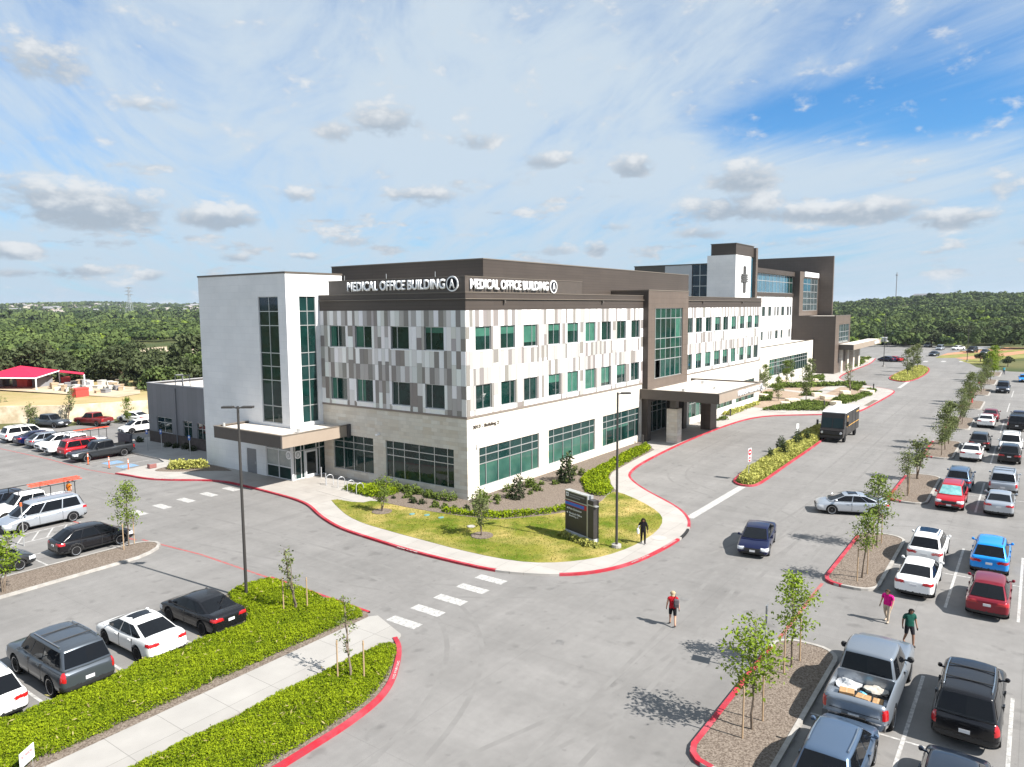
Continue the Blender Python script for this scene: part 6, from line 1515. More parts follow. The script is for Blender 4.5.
cover('plaza_ground_cover', [[(150,-.3),(186,2.8),(180,5),(160,5),(150,3)]], 14, PZ, .2, .6, .5, M_SHRUB, 25, 'planting beyond the hospital porch', hole=.3)
struct(MB().prism(smooth_line([(64,-1.5),(68,-8.5),(77,-11.8),(88,-12.5),(101,-11.0),(108,-7),(104,-1),(96,3.6),(86,3.6),(72,1.5)], 1, True), PZ+.015).build('plaza_mulch_ground', mat('plaza_gravel', (.25,.185,.135), (.33,.255,.195), 3, .9)))
for i, (a, b, w) in enumerate((((62,-6),(108,-5.2),2.2),((84,-12.5),(92,3.6),2.0),((104,-12),(98,3.5),1.8))):
    mb = MB(); stripe(mb, a, b, w, PZ+.02+.004*i); struct(mb.build('plaza_path', M_CONC))
struct(MB().prism([(76,-14.9),(84,-14.9),(84,-15.6),(76,-15.6)], PZ+.012).build('plaza_bed_ground', M_MULCH))
# ---- single shrubs
def shrub_mesh(seed, r=.45, n=260, ls=.13, sq=.8):
    rg = np.random.default_rng(seed); d = rg.normal(size=(n,3)); d /= np.linalg.norm(d,axis=1)[:,None]; d[:,2] = abs(d[:,2])
    P = d*(r*rg.uniform(.45,1.05,n))[:,None]*np.array((1,1,sq*2)); P[:,:2] += .12*np.sin(P[:,[1,0]]*9+seed)
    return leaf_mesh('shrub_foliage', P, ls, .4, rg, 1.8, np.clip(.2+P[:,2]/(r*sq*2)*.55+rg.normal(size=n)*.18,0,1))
SH = [shrub_mesh(s, r, n, l, q) for s, r, n, l, q in ((1,.42,240,.13,.7),(2,.5,300,.14,.8),(3,.38,200,.12,1.0),(4,.5,420,.13,1.7),(5,.3,140,.12,.7))]
def shrub(k, label, u, v, z=PZ, s=1, m=None, group=None):
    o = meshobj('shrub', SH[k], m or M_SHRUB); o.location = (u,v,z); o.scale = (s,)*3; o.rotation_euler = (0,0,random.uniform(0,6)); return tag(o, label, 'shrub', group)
rs = random.Random(5)
for i in range(12): shrub(rs.choice((0,1,2)), 'small green shrub along the foot of the limestone wall, left of the corner', -.75-rs.uniform(0,.4), 1.0+i*.68+rs.uniform(-.2,.2), s=rs.uniform(.75,1.15), group='shrubs along the shaded limestone wall')
for i in range(14): shrub(rs.choice((0,1,2,4)), 'small green shrub in the mulch before the sunlit limestone wall', .6+i*1.0+rs.uniform(-.4,.4), -1.0-rs.uniform(0,2.6), s=rs.uniform(.6,1.15), group='shrubs in the bed before the sunlit wall')
for i in range(10): shrub(rs.choice((0,4)), 'little plant in the mulch bed below the left window wall', -2.0-rs.uniform(0,1.0), -1.5+i*.75, s=rs.uniform(.6,.9), m=rs.choice((M_SHRUB,M_SHRUBD)), group='plants in the mulch left of the corner')
u, v = g_(518, 499); shrub(3, 'dark upright shrub in the bed left of the dark sign', u, v, s=1.2, m=M_SHRUBD)
u, v = g_(567, 482); shrub(3, 'tall dark upright shrub directly behind the dark sign', u, v, s=1.6, m=M_SHRUBD)
u, v = g_(452, 503); shrub(1, 'pale green shrub at the very corner of the limestone wall', .2, -1.3, s=1.25)
for i in range(11): 
    t = i/10; u, v = -3.05-.9*t, -10.9-2.9*t; shrub(4, 'low grass clump along the foot of the dark sign', u-.45+rs.uniform(-.1,.1), v+rs.uniform(-.1,.1), s=rs.uniform(.75,1.05), m=M_COVERY, group='grass clumps at the sign')
for (u, v) in ((39,-14.9),(36.5,-15.4),(33.5,-14.6),(31,-15.6),(28,-15.2),(40.6,-15.5)): shrub(3, 'dark spiky shrub on the median near the step van', u, v, .12, rs.uniform(.55,1.0), M_SHRUBD, 'dark shrubs on the median')
for (x, y, s) in ((113,407.5,1.6),(74,408,1.2),(140,443,.9),(168,448,.8),(176,449,.8),(186,450,.9),(193,452,.8)): 
    u, v = g(x, y); shrub(1, 'scrubby bush on the retaining wall' if y < 410 else 'dark bush at the foot of the grey annex', u, v, 2.3 if y < 410 else .05, s, M_SHRUBD, 'bushes on the wall' if y < 410 else 'bushes at the foot of the annex')

# ---- the oaks and the woods
def oak(seed, R=4.5, Hh=7.0, n=2000, ls=.5, lumps=11):
    rg = np.random.default_rng(seed); tr = MB(); tr.tube((0,0,-.3),(0.1,0,Hh*.35),.30,.2,8,False)
    C = []
    for i in range(lumps):
        a = rg.uniform(0,6.28); rr = R*math.sqrt(rg.random())*.72; z = Hh*(.26+.56*rg.random()*(1-rr/R*.5)); C.append((rr*math.cos(a), rr*math.sin(a), z, R*rg.uniform(.28,.46)))
        tr.tube((0.1,0,Hh*.3),(C[-1][0]*.8,C[-1][1]*.8,z),.12,.04,5,False)
    C = np.array(C); k = rg.integers(0,lumps,n); d = rg.normal(size=(n,3)); d /= np.linalg.norm(d,axis=1)[:,None]; d[:,2] = np.where(d[:,2] < -.35, -d[:,2], d[:,2])
    P = C[k,:3]+d*(C[k,3]*rg.uniform(.6,1.08,n))[:,None]*np.array((1,1,.8))
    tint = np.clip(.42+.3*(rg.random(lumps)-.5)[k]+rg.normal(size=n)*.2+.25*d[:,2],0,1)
    return tr.build('x', None).data, leaf_mesh('crown', P, ls, .3, rg, 1.4, tint)
OK = [oak(21), oak(22,5.2,7.6,2300), oak(23,3.8,6.4,1700), oak(24,4.4,8.4,2000)]
for o in [o for o in COL.objects if o.name.split('.')[0] == 'x']: D.objects.remove(o)
def put_oak(k, label, u, v, z, s, m=M_OAK, group=None):
    t = thing('oak_tree', label, 'tree', (u,v,z), random.uniform(0,6.28), group); t.scale = (s,s,s*random.uniform(.9,1.1))
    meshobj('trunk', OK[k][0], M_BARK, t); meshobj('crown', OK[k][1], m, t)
ro = random.Random(31)
for i, (x, y) in enumerate(((905,345),(917,345),(931,347),(948,344.5),(960,344),(971,343),(985,342),(1000,341),(1014,341))):
    u, v = g(x, y); put_oak(i % 4, 'dark live oak edging the far lot, number %s from the left' % ('one','two','three','four','five','six','seven','eight','nine')[i], u, v, 0, ro.uniform(1.0,1.3))
for (u, v) in ((176,-26),(186,-23.5),(172,-30)): put_oak(2, 'small dark tree on the verge before the red earth strips', u, v, 0, .45, M_OAK, 'verge trees')
cnt = 0
for row, (d0, n) in enumerate(((117,17),(125,16),(135,18),(147,20))):
    for i in range(n):
        a = rad(55.5+ (78-55.5)*(i+ro.uniform(.2,.8))/n); d = d0+ro.uniform(-5,5)+(8 if row == 0 else 0)*math.sin(i*1.7)
        u, v = CU+d*math.cos(a), CV+d*math.sin(a)
        if v < 80-.5*u+8 or (a > rad(64.5) and d < 140): continue
        put_oak(ro.randrange(4), 'live oak at the front of the wood beyond the dry field', u, v, tz(u,v)-.2, ro.uniform(.8,1.25), ro.choice((M_OAK,M_OAK,M_WOOD)), 'oaks along the front of the left wood')
def woods(name, label, pts, seed, m, K, size):
    """many crowns as one mass: pts rows are (u, v, z, r)"""
    rg = np.random.default_rng(seed); T = []
    for t in range(6):
        lumps = 7; C = np.stack([rg.uniform(-.55,.55,lumps), rg.uniform(-.55,.55,lumps), rg.uniform(.45,.95,lumps), rg.uniform(.35,.55,lumps)],1)
        k = rg.integers(0,lumps,K); d = rg.normal(size=(K,3)); d /= np.linalg.norm(d,axis=1)[:,None]; d[:,2] = abs(d[:,2])*1.0-.15
        T.append((C[k,:3]+d*C[k,3:4]*rg.uniform(.75,1.05,(K,1))*np.array((1,1,.8)), d, (rg.random(lumps)-.5)[k]*.4))
    pts = np.asarray(pts); n = len(pts); V = []; tt = []
    ti = rg.integers(0,6,n)
    for t in range(6):
        p = pts[ti == t]
        if not len(p): continue
        base, nd, lt = T[t]; a = rg.uniform(0,6.28,len(p)); c, s = np.cos(a)[:,None], np.sin(a)[:,None]
        X = base[None,:,0]*c-base[None,:,1]*s; Y = base[None,:,0]*s+base[None,:,1]*c
        P = np.stack([p[:,0:1]+X*p[:,3:4], p[:,1:2]+Y*p[:,3:4], p[:,2:3]+base[None,:,2]*p[:,3:4]*rg.uniform(.85,1.3,(len(p),1))],2).reshape(-1,3)
        N_ = np.stack([nd[None,:,0]*c-nd[None,:,1]*s, nd[None,:,0]*s+nd[None,:,1]*c, np.broadcast_to(nd[None,:,2],X.shape)],2).reshape(-1,3)+rg.normal(size=P.shape)*.24
        N_ /= np.linalg.norm(N_,axis=1)[:,None]
        tg = rg.normal(size=N_.shape); tg -= (tg*N_).sum(1)[:,None]*N_; tg /= np.linalg.norm(tg,axis=1)[:,None]; bt_ = np.cross(N_,tg)
        sz = (np.repeat(p[:,3],K)*size*rg.uniform(.7,1.3,len(P)))[:,None]
        V.append(np.stack([P-tg*sz*.6,P+bt_*sz*.42,P+tg*sz*.6,P-bt_*sz*.42],1).reshape(-1,3))
        tr_ = np.repeat(rg.normal(size=len(p))*.27,K)
        tt.append(np.clip(.45+tr_+np.tile(lt,len(p))+rg.normal(size=len(P))*.06,0,1))
    o = meshobj(name, quads_mesh(name, np.concatenate(V), np.concatenate(tt)), m); o['kind'] = 'stuff'; o['label'] = label; return o
def scatter(a0, a1, d0, d1, sp, r0, r1, seed, skip=None):
    rg = np.random.default_rng(seed); n = int((d1**2-d0**2)/2*rad(a1-a0)/(sp*sp)); d = np.sqrt(rg.uniform(d0**2,d1**2,n)); a = np.radians(rg.uniform(a0,a1,n))
    out = []
    for dd, aa in zip(d, a):
        u, v = CU+dd*math.cos(aa), CV+dd*math.sin(aa)
        if skip and skip(u, v, dd, math.degrees(aa)): continue
        out.append((u, v, tz(u,v)-.3, rg.uniform(r0,r1)))
    return out
def clr(u, v, d, a):
    x, y, q = proj_uv(u, v, 3)
    if 128 < x < 240 and 341 < y < 372 and d > 155: return True        # the pale cleared strip in the wood
    if 80 < x < 118 and 341 < y < 346: return True
    return math.sin(u*.045+1.3)*math.sin(v*.038) > .60     # small glades
woods('left_wood', 'dense wood of oaks and cedars beyond the dry field on the left', scatter(53,82,150,330,7.0,2.5,4.6,41,clr), 51, M_WOOD, 400, .21)
woods('left_wood', 'brighter crowns scattered through the left wood', scatter(53,82,165,420,15,1.8,3.6,42,clr), 52, M_WOODB, 340, .22)
woods('left_far_wood', 'distant wood on the left', scatter(52,84,330,760,9.0,3.0,4.9,43,clr), 53, M_WOOD, 150, .32)
woods('left_far_wood', 'brighter crowns in the distant left wood', scatter(52,84,400,900,24,2.5,4.2,44,clr), 54, M_WOODB, 100, .42)
def town(u, v, d, a): return 1500 < d < 2500 and math.sin(a*2.1+d*.01) > .25
woods('ridge_wood', 'wooded far ridge on the left', scatter(50,86,760,3000,24,5,9,45,town), 55, M_WOOD, 46, .5)
woods('right_wood', 'wooded hill on the right beyond the far lot', scatter(-12,17,298,560,7.6,3.0,5.0,46,lambda u,v,d,a: v < -45 and d < 300), 56, M_WOOD, 220, .27)
woods('right_wood', 'brighter crowns on the wooded hill', scatter(-12,17,295,620,18,2.4,4.4,47), 57, M_WOODB, 220, .27)
woods('right_far_wood', 'top of the wooded hill on the right', scatter(-14,19,560,1150,10.5,3.8,6.0,48), 58, M_WOOD, 90, .38)
# the pale cleared strips in the left wood
struct(MB().prism([(*g(x,y,3.2),) for x, y in ((135,354),(150,357),(210,356),(245,355),(245,347),(205,346),(160,347.5),(138,350))], 3.4).build('clearing_ground', M_DIRT))
# ------------------------------------------------------------------ lamps, signs and small things
M_POLE = mat('pole_bronze', (.035,.032,.03), rough=.5)
def lamp(label, u, v, h, arms, base=.75, z=0):
    t = thing('street_lamp', label, 'street lamp', (u,v,z))
    MB().tube((0,0,base),(0,0,h),.085,.06,10).build('pole', M_POLE, t)
    MB().tube((0,0,-.2),(0,0,base),.3,.3,16).build('concrete_base', M_KERB, t)
    for a in arms:
        d = Vector((math.cos(a),math.sin(a),0)); MB().tube((0,0,h-.10),d*.3+Vector((0,0,h-.06)),.04,.04,6).build('arm', M_POLE, t)
        M_ = Matrix.Translation(d*.52+Vector((0,0,h-.05))) @ Matrix.Rotation(a,4,'Z')
        MB().box(-.28,.28,-.17,.17,-.05,.05,M_).build('lamp_head', M_POLE, t)
    return t
u, v = g(246.5,596.5,.1); lamp('tall dark lamp post with two heads between the black sedan and the green planting', u, v, 10.25, (rad(125),rad(-55)), .2)
u, v = g(616.5,547.5,.13); lamp('tall dark lamp post with a single head on the corner lawn', u, v, 9.95, (rad(-50),), .35)
for (x, y, h, lb) in ((883.5,366.5,13.3,'dark lamp post beyond the hospital porch'),(967,361.5,10.4,'dark lamp post on the verge near the red earth strips'),):
    u, v = g(x, y); lamp(lb, u, v, h, (rad(-60),), .3)
for (u, v, lb) in ((120,-35.5,'thin pale lamp post in the far parking rows'),): pass
def sign_post(label, u, v, h, face, w, hh, m, z=.1, text=None, two=False, cat='sign'):
    t = thing('sign_post', label, cat, (u,v,z), face)
    MB().tube((0,0,-.2),(0,0,h),.035,.035,8).build('post', M_ALU, t)
    o = MB().box(.04,.055,-w/2,w/2,h-hh,h).build('sign_plate', m, t)
    if text:
        for s, ww, h2, zz, mm in text: place_text('lettering', s, ww, h2, mm, o, (.058,-ww/2,h-hh+zz), (0,1,0), (0,0,1), 0, .02)
    return t
M_SIGNW = mat('sign_white', (.75,.75,.75), rough=.4); M_SIGNR = mat('sign_red', (.5,.015,.03), rough=.4); M_SIGNB = mat('sign_blue', (.03,.13,.42), rough=.4); M_SIGNG = mat('sign_back', (.30,.32,.34), rough=.4, metal=.6)
def no_entry(label, u, v, h, face):
    t = thing('sign_post', label, 'sign', (u,v,.12), face); MB().tube((0,0,-.2),(0,0,h),.035,.035,8).build('post', M_ALU, t)
    o = MB().box(.04,.06,-.30,.30,h-1.2,h).build('sign_plate', mat('no_entry_white', (.5,.45,.45), rough=.6), t)
    MB().tube((.061,0,h-.36),(.066,0,h-.36),.27,.27,20).build('red_disc', M_SIGNR, o); MB().box(.067,.07,-.18,.18,h-.41,h-.31).build('white_bar', M_SIGNW, o)
    MB().tube((.061,0,h-.98),(.066,0,h-.98),.2,.2,20).build('red_disc', M_SIGNR, o); MB().box(.067,.07,-.14,.14,h-1.02,h-.94).build('white_bar', M_SIGNW, o)
u, v = g(748.5,479,.12); no_entry('red and white no entry sign at the tip of the median', u, v, 2.75, rad(-100))
u, v = g(797,442,.12); sign_post('small red and white sign on the far part of the median', u, v, 2.1, rad(-140), .3, .8, M_SIGNW)
u, v = g(764.5,672,.13); sign_post('grey backed sign on a thin post at the nearest mulch island', u, v, 2.9, rad(-77), .55, .75, M_SIGNG)
u, v = g(24.2,546); sign_post('thin post with a small orange top beside the silver minivan', u, v, 2.9, rad(-120), .12, .25, mat('orange_plastic', (.7,.12,.03), rough=.5), 0)
for x, y, lb in ((148,450.5,'blue handicap sign on a post by the screen wall'),(162,450.5,'blue handicap sign on a post in front of the annex windows'),(190.5,457.4,'blue handicap sign on a post beside the white tower')):
    u, v = g(x, y, .1); t = sign_post(lb, u, v, 2.3, rad(-170), .32, .5, M_SIGNB); MB().box(.056,.06,-.08,.08,2.0,2.2).build('white_symbol', M_SIGNW, t)
# orange delineators by the handicap bays
for (u, v, lb) in ((-10.2,40.2,'orange delineator post nearest the charcoal pickup'),(-9.9,36.6,'orange delineator post between the two blue painted bays'),(-9.4,33.9,'orange delineator post nearest the pavement')):
    t = thing('delineator', lb, 'bollard', (u,v,0)); MB().tube((0,0,.04),(0,0,1.15),.055,.05,12).build('post', mat('orange_plastic', (.7,.12,.03)) , t); MB().tube((0,0,0),(0,0,.04),.16,.13,14).build('base', M_TYRE, t)
    MB().tube((0,0,.8),(0,0,.9),.058,.057,12).build('band', M_SIGNW, t); MB().tube((0,0,.98),(0,0,1.06),.057,.056,12).build('band', M_SIGNW, t)
# wheelchair marks on the blue squares
for v0 in (38.2,35.4):
    mb = MB(); cx, cy = -8.4, v0+.75
    n = 14
    for i in range(n):
        a, b = 6.28*i/n*.75, 6.28*(i+1)/n*.75; mb.quad(*[(cx-.1+r*math.cos(t),cy+r*math.sin(t),Z2) for r, t in ((.28,a),(.36,a),(.36,b),(.28,b))])
    stripe(mb,(cx-.05,cy),(cx+.5,cy),.09,Z2+.003); stripe(mb,(cx+.15,cy),(cx+.15,cy-.35),.08,Z2+.006); struct(mb.build('wheelchair_marking', M_WHITEP))
# monument sign
def monument():
    a, b = Vector((*g(565,534,.13),0)), Vector((*g(593.6,545.4,.13),0)); d = (b-a); L = d.length; d.normalize(); ang = math.atan2(d.y,d.x)
    t = thing('monument_sign', 'dark free-standing directory sign with blue and red bars on the corner lawn', 'sign', (a.x,a.y,.13), ang)
    th = .42; Hs = 3.05     # local x along the face, face towards -y
    M_DK = mat('sign_dark', (.030,.027,.026), (.036,.033,.032), 1.5, .45)
    MB().box(0,L,0,th,-.1,.38).build('plinth', mat('sign_plinth', (.46,.47,.5), rough=.6), t)
    MB().box(0,L-.62,.02,th-.02,.38,Hs-.06).build('panel', M_DK, t); MB().box(L-.54,L,-.02,th,.38,Hs-.2).build('end_panel', M_DK, t)
    MB().box(L-.62,L-.54,-.05,th+.02,.38,Hs+.02).build('metal_fin', M_ALU, t); MB().box(-.02,L-.62,-.01,th,Hs-.06,Hs+.0).build('cap', M_ALU, t)
    MB().box(-.01,L-.625,-.03,.02,2.42,2.47).box(L-.535,L+.2,-.035,th*.6,2.5,2.56).build('metal_band', M_ALU, t)
    MB().box(.02,L-.64,.002,.018,2.06,2.36).build('red_bar', mat('sign_red_bar', (.38,.01,.03), rough=.4), t)
    MB().box(.03,L-.95,-.004,.001,2.10,2.31).build('blue_bar', mat('sign_blue_bar', (.02,.12,.50), rough=.4), t)
    lg = MB().box(.12,.36,.0,.019,2.66,2.92).build('logo_square', M_LETTER, t); MB().box(.21,.27,-.005,-.001,2.70,2.88).box(.16,.32,-.0052,-.001,2.77,2.82).build('logo_cross', M_DK, lg)
    W_ = L-.62; F_ = (0,-1,0)
    for s, x, z, w, h in (('Medical Center',.44,2.80,W_-.62,.13),('Landmark',.44,2.63,W_-.95,.10)) if False else (): pass
    for s, x, z, w, h in (('Main Entrance',.36,1.82,W_*.58,.13),('Medical Office',.44,1.52,W_*.56,.13),('Building 2',.44,1.33,W_*.40,.13)): place_text('lettering', s, w, h, M_LETTER, t, (x,.015,z), (1,0,0), (0,0,1), .008, .01)
    for z in (1.88,1.58): MB().add([(.16,.012,z),(.28,.012,z-.07),(.28,.012,z+.07)],[(0,1,2)]).build('arrow', M_LETTER, t)
    for z, w in ((2.84,.62),(2.70,.45)):
        for k in range(int(w*W_/.11)): MB().box(.46+k*.115,.46+k*.115+.075,.012,.018,z-.035,z+.045).build('header_letter', mat('faint_letter', (.22,.22,.23), rough=.5), t) if False else None
    mb = MB()
    rr = random.Random(2)
    for z, w in ((2.82,.62),(2.67,.44)):
        x = .46
        while x < .46+w*W_:
            q = rr.uniform(.05,.09); mb.box(x,x+q,.010,.019,z-.04,z+.045); x += q+.03
    mb.build('header_lettering', mat('faint_letter', (.22,.22,.23), rough=.5), t)
monument()
# bicycle racks on their pad
for i, (x, y) in enumerate(((330,485),(341.5,487.5),(351,491),(360,494))):
    u, v = g(x, y, PZ); p = []
    pts = [(0,-.3,0),(0,-.3,.62)]+[(0,.3*-math.cos(a),.62+.3*math.sin(a)) for a in np.linspace(.3,math.pi-.3,8)]+[(0,.3,.62),(0,.3,0)]
    o = MB().path(pts,.032,8).build('bicycle_rack', mat('rack_steel', (.55,.56,.58), rough=.3, metal=.5)); o.location = (u,v,PZ); o.rotation_euler = (0,0,rad(68))
    tag(o, ('arched bicycle rack nearest the entrance','second arched bicycle rack from the entrance','third arched bicycle rack from the entrance','arched bicycle rack nearest the young tree')[i], 'bicycle rack')
for x, y, lb in ((321.5,478,'thin pale post left of the bicycle racks'),(326,484.5,'thin pale post in front of the bicycle racks')):
    u, v = g(x, y, PZ); o = MB().tube((0,0,0),(0,0,.95),.04,.04,8).lathe([(.055,.95),(.055,.99),(.0,1.0)],8).build('post', MATS['rack_steel']); o.location = (u,v,PZ); o.name = 'steel_post'; tag(o, lb, 'post')
def bollard(label, u, v, h=1.0, group=None):
    o = MB().lathe([(.11,0),(.11,h*.8),(.12,h*.8),(.12,h),(.0,h+.03)],14).build('bollard_light', M_POLE); o.location = (u,v,PZ); tag(o, label, 'bollard light', group)
for (u, v, lb) in ((29.4,-.9,'dark bollard light beside the entrance tower'),(10.3,-2.2,'dark bollard light among the green bed shrubs'),(54.9,-1.85,'dark bollard light by the yellow hedge'),(71,-10.4,'dark bollard light in the plaza planting'),(100,-12.2,'dark bollard light at the drive side of the plaza'),(90.2,-10.2,'dark bollard light beside the stone seats')): bollard(lb, u, v)
M_BLOCK = mat('pale_limestone_block', (.66,.58,.46), (.58,.5,.38), 2, .9)
def block(u, v, s, rz):
    o = MB().box(-.7,.7,-.5,.5,0,.62).build('stone_block', M_BLOCK); b = o.modifiers.new('b','BEVEL'); b.width = .08; b.segments = 2; o.location = (u,v,PZ); o.scale = (s,s,1); o.rotation_euler = (0,0,rz); tag(o, 'pale limestone block set as a seat in the plaza planting', 'stone block', 'stone blocks of the plaza')
for (u, v) in ((69.4,-5.2),(74,-5),(77.6,.8),(84.2,-6.2),(89.7,-9.5),(92.8,-12.4),(74.3,-11.3),(104.5,4.6),(108.3,-.3),(81,-8.6)): block(u, v, random.uniform(.9,1.4), random.uniform(0,3))
for i in range(16): block(150+random.uniform(0,34), 2+random.uniform(-1.5,3)+i*.05, random.uniform(.6,1.2), random.uniform(0,3))
# hydrant, planter, utility covers
u, v = g(968.5,404.5); t = thing('fire_hydrant','red fire hydrant on the island of the fifth row','hydrant',(88.7,-27.9,.12))
MB().lathe([(.17,0),(.17,.06),(.12,.08),(.12,.62),(.15,.64),(.13,.75),(.05,.84),(.0,.86)],14).build('barrel', M_SIGNR, t); MB().tube((-.22,0,.48),(.22,0,.48),.06,.06,10).build('outlet', M_SIGNR, t)
pl_ = thing('planter','dark potted plant by the pillar of the main entrance canopy','planter',(47.0,-1.6,PZ)); MB().lathe([(.2,0),(.3,.55),(.33,.6),(.27,.6),(.25,.5)],14).build('pot', mat('terracotta', (.16,.06,.04), rough=.6), pl_); meshobj('plant', SH[2], M_SHRUBD, pl_, (0,0,.5))
for i, (x, y) in enumerate(((412,514.5),(427,515.5),(441,518))):
    u, v = g(x, y, PZ); o = MB().lathe([(.24,0),(.24,.05),(.0,.06)],14).build('valve_cover', mat('valve_blue', (.13,.26,.26), rough=.5)); o.location = (u,v,PZ+.01); o.scale = (1.0,.75,1); tag(o, 'round blue green irrigation cover set in the lawn', 'cover', 'irrigation covers')
u, v = g(471,527,PZ); o = MB().lathe([(.30,0),(.30,.06),(.24,.08),(.0,.08)],6).build('drain_cover', M_KERB); o.location = (u,v,PZ+.01); tag(o, 'pale concrete drain cover in the lawn left of the rounded tree', 'cover')
u, v = g(659,538,PZ); struct(MB().prism([(u+.5*math.cos(a),v+.5*math.sin(a)) for a in np.linspace(0,6.28,20)[:-1]], PZ+.014).build('manhole_ground', mat('manhole', (.4,.36,.33), rough=.8)))
u, v = g(152,468,PZ); o = MB().box(-.35,.35,-.25,.25,0,.42).build('utility_box', mat('utility_red', (.22,.09,.08), rough=.7)); b = o.modifiers.new('b','BEVEL'); b.width=.04; o.location=(u,v,PZ); tag(o,'low reddish utility box on the left end of the pavement','utility box'); MB().box(-.30,.30,-.2,.2,.421,.44).build('lid', M_GREYD, o)
# small white sign in the foreground planting
u, v = g(28,770,.2); t = thing('yard_sign','white yard sign with red lettering in the green planting at the bottom left','sign',(u,v,.1),rad(35))
MB().box(-.35,.35,-.01,.01,.35,.85).build('sign_plate', M_SIGNW, t)
for x in (-.25,.25): MB().tube((x,0,-.1),(x,0,.36),.008,.008,5).build('wire_leg', M_ALU, t)
place_text('lettering','NO PARKING',.56,.12,M_SIGNR,t,(-.28,-.014,.62),(1,0,0),(0,0,1),0,.02)

# retaining wall, red shade canopy and the yard beneath it
mb = MB(); pts = RW
for a, b in zip(pts, pts[1:]):
    za, zb2 = fz(a)+.12, fz(b)+.12
    mb.quad((*a,-.1),(*b,-.1),(*b,zb2),(*a,za)); o_ = offset_line([a,b],.5); mb.quad((*a,za),(*b,zb2),(*o_[1],zb2),(*o_[0],za))
rw_ = mb.build('retaining_wall', mat('limestone_blocks', (.60,.50,.36), (.46,.37,.25), 1.1, .95, bump=.6, bscale=2.5, c3=(.66,.58,.46), scale3=.5), fix=False); tag(rw_, 'long pale limestone retaining wall below the dry field', 'retaining wall')
def shade():
    t = thing('shade_canopy', 'red fabric shade canopy on white posts at the edge of the wood', 'canopy', (0,0,0))
    zf = lambda p: fz(p)
    M_SH = mat('red_shade_cloth', (.52,.008,.05), (.46,.008,.045), .5, .7)
    # main roof: ridge point and eave corners from the photo, on their own heights
    def on(bx, by, py): p = g(bx, by, 3.0); return (*p, ht(bx, py, *p))
    E = [on(-20,391,377), on(36.5,390,377.3), on(60,386,370), on(4,386,371)]
    apex = Vector(on(22,388,365.6)); mb = MB()
    for i in range(4): mb.quad(E[i], E[(i+1)%4], apex)
    o = mb.build('roof', M_SH, t); so = o.modifiers.new('s','SOLIDIFY'); so.thickness = .06
    E2 = [on(60.4,385.5,369.9), on(60.6,387.5,372), on(85,388.5,374.5), on(85,386.5,372.6)]
    o = MB().quad(*E2).build('roof', M_SH, t); so = o.modifiers.new('s','SOLIDIFY'); so.thickness = .06
    for e in E+[E2[2]]: MB().tube((e[0],e[1],2.2),(e[0],e[1],e[2]),.10,.10,8).build('post', M_LETTER, t)
    for i in range(4):
        a, b = Vector(E[i]), Vector(E[(i+1)%4]); MB().tube(a-Vector((0,0,.15)),b-Vector((0,0,.15)),.09,.09,6).build('rail', M_LETTER, t)
    return E
shade_E = shade()
ry = random.Random(77); ms = [mat('yard_pale', (.5,.48,.44), rough=.8), mat('yard_red', (.5,.05,.04), rough=.6), mat('yard_grey', (.2,.2,.21), rough=.7), mat('yard_tan', (.4,.3,.2), rough=.8)]
def crate(x, y, w, d, h, m, label, group):
    u, v = g(x, y, 2.9); z = fz((u,v))-.05; t = thing('yard_bin', label, 'storage bin', (u,v,z), ry.uniform(0,1.5), group)
    MB().box(-w/2,w/2,-d/2,d/2,0,h*.82).build('body', m, t); MB().box(-w/2-.05,w/2+.05,-d/2-.05,d/2+.05,h*.821,h).build('lid', m, t)
for x, y, m in ((22,388.2,1),(29,388,1),(37,387.3,1),(66,386.5,1),(80,394,1)): crate(x, y, 2.0, 1.2, 1.3, ms[m], 'red machine or bin standing by the red shade canopy', 'red yard items')
for i in range(44):
    x = ry.uniform(52,122); y = 385+ry.uniform(0,8.5)*(1-abs(x-85)/90); crate(x, y, ry.uniform(.6,1.5), ry.uniform(.5,1.0), ry.uniform(.4,1.0), ms[ry.choice((0,0,0,0,2,3))], 'pale pallet load stacked in the yard beside the red canopy', 'pallet loads in the yard')
for i in range(8):
    crate(ry.uniform(0,48), 387.5+ry.uniform(-1,1), ry.uniform(1.2,2.4), 1.2, ry.uniform(1.2,2.0), ms[2], 'dark bin in the shade under the red canopy', 'dark bins under the canopy')
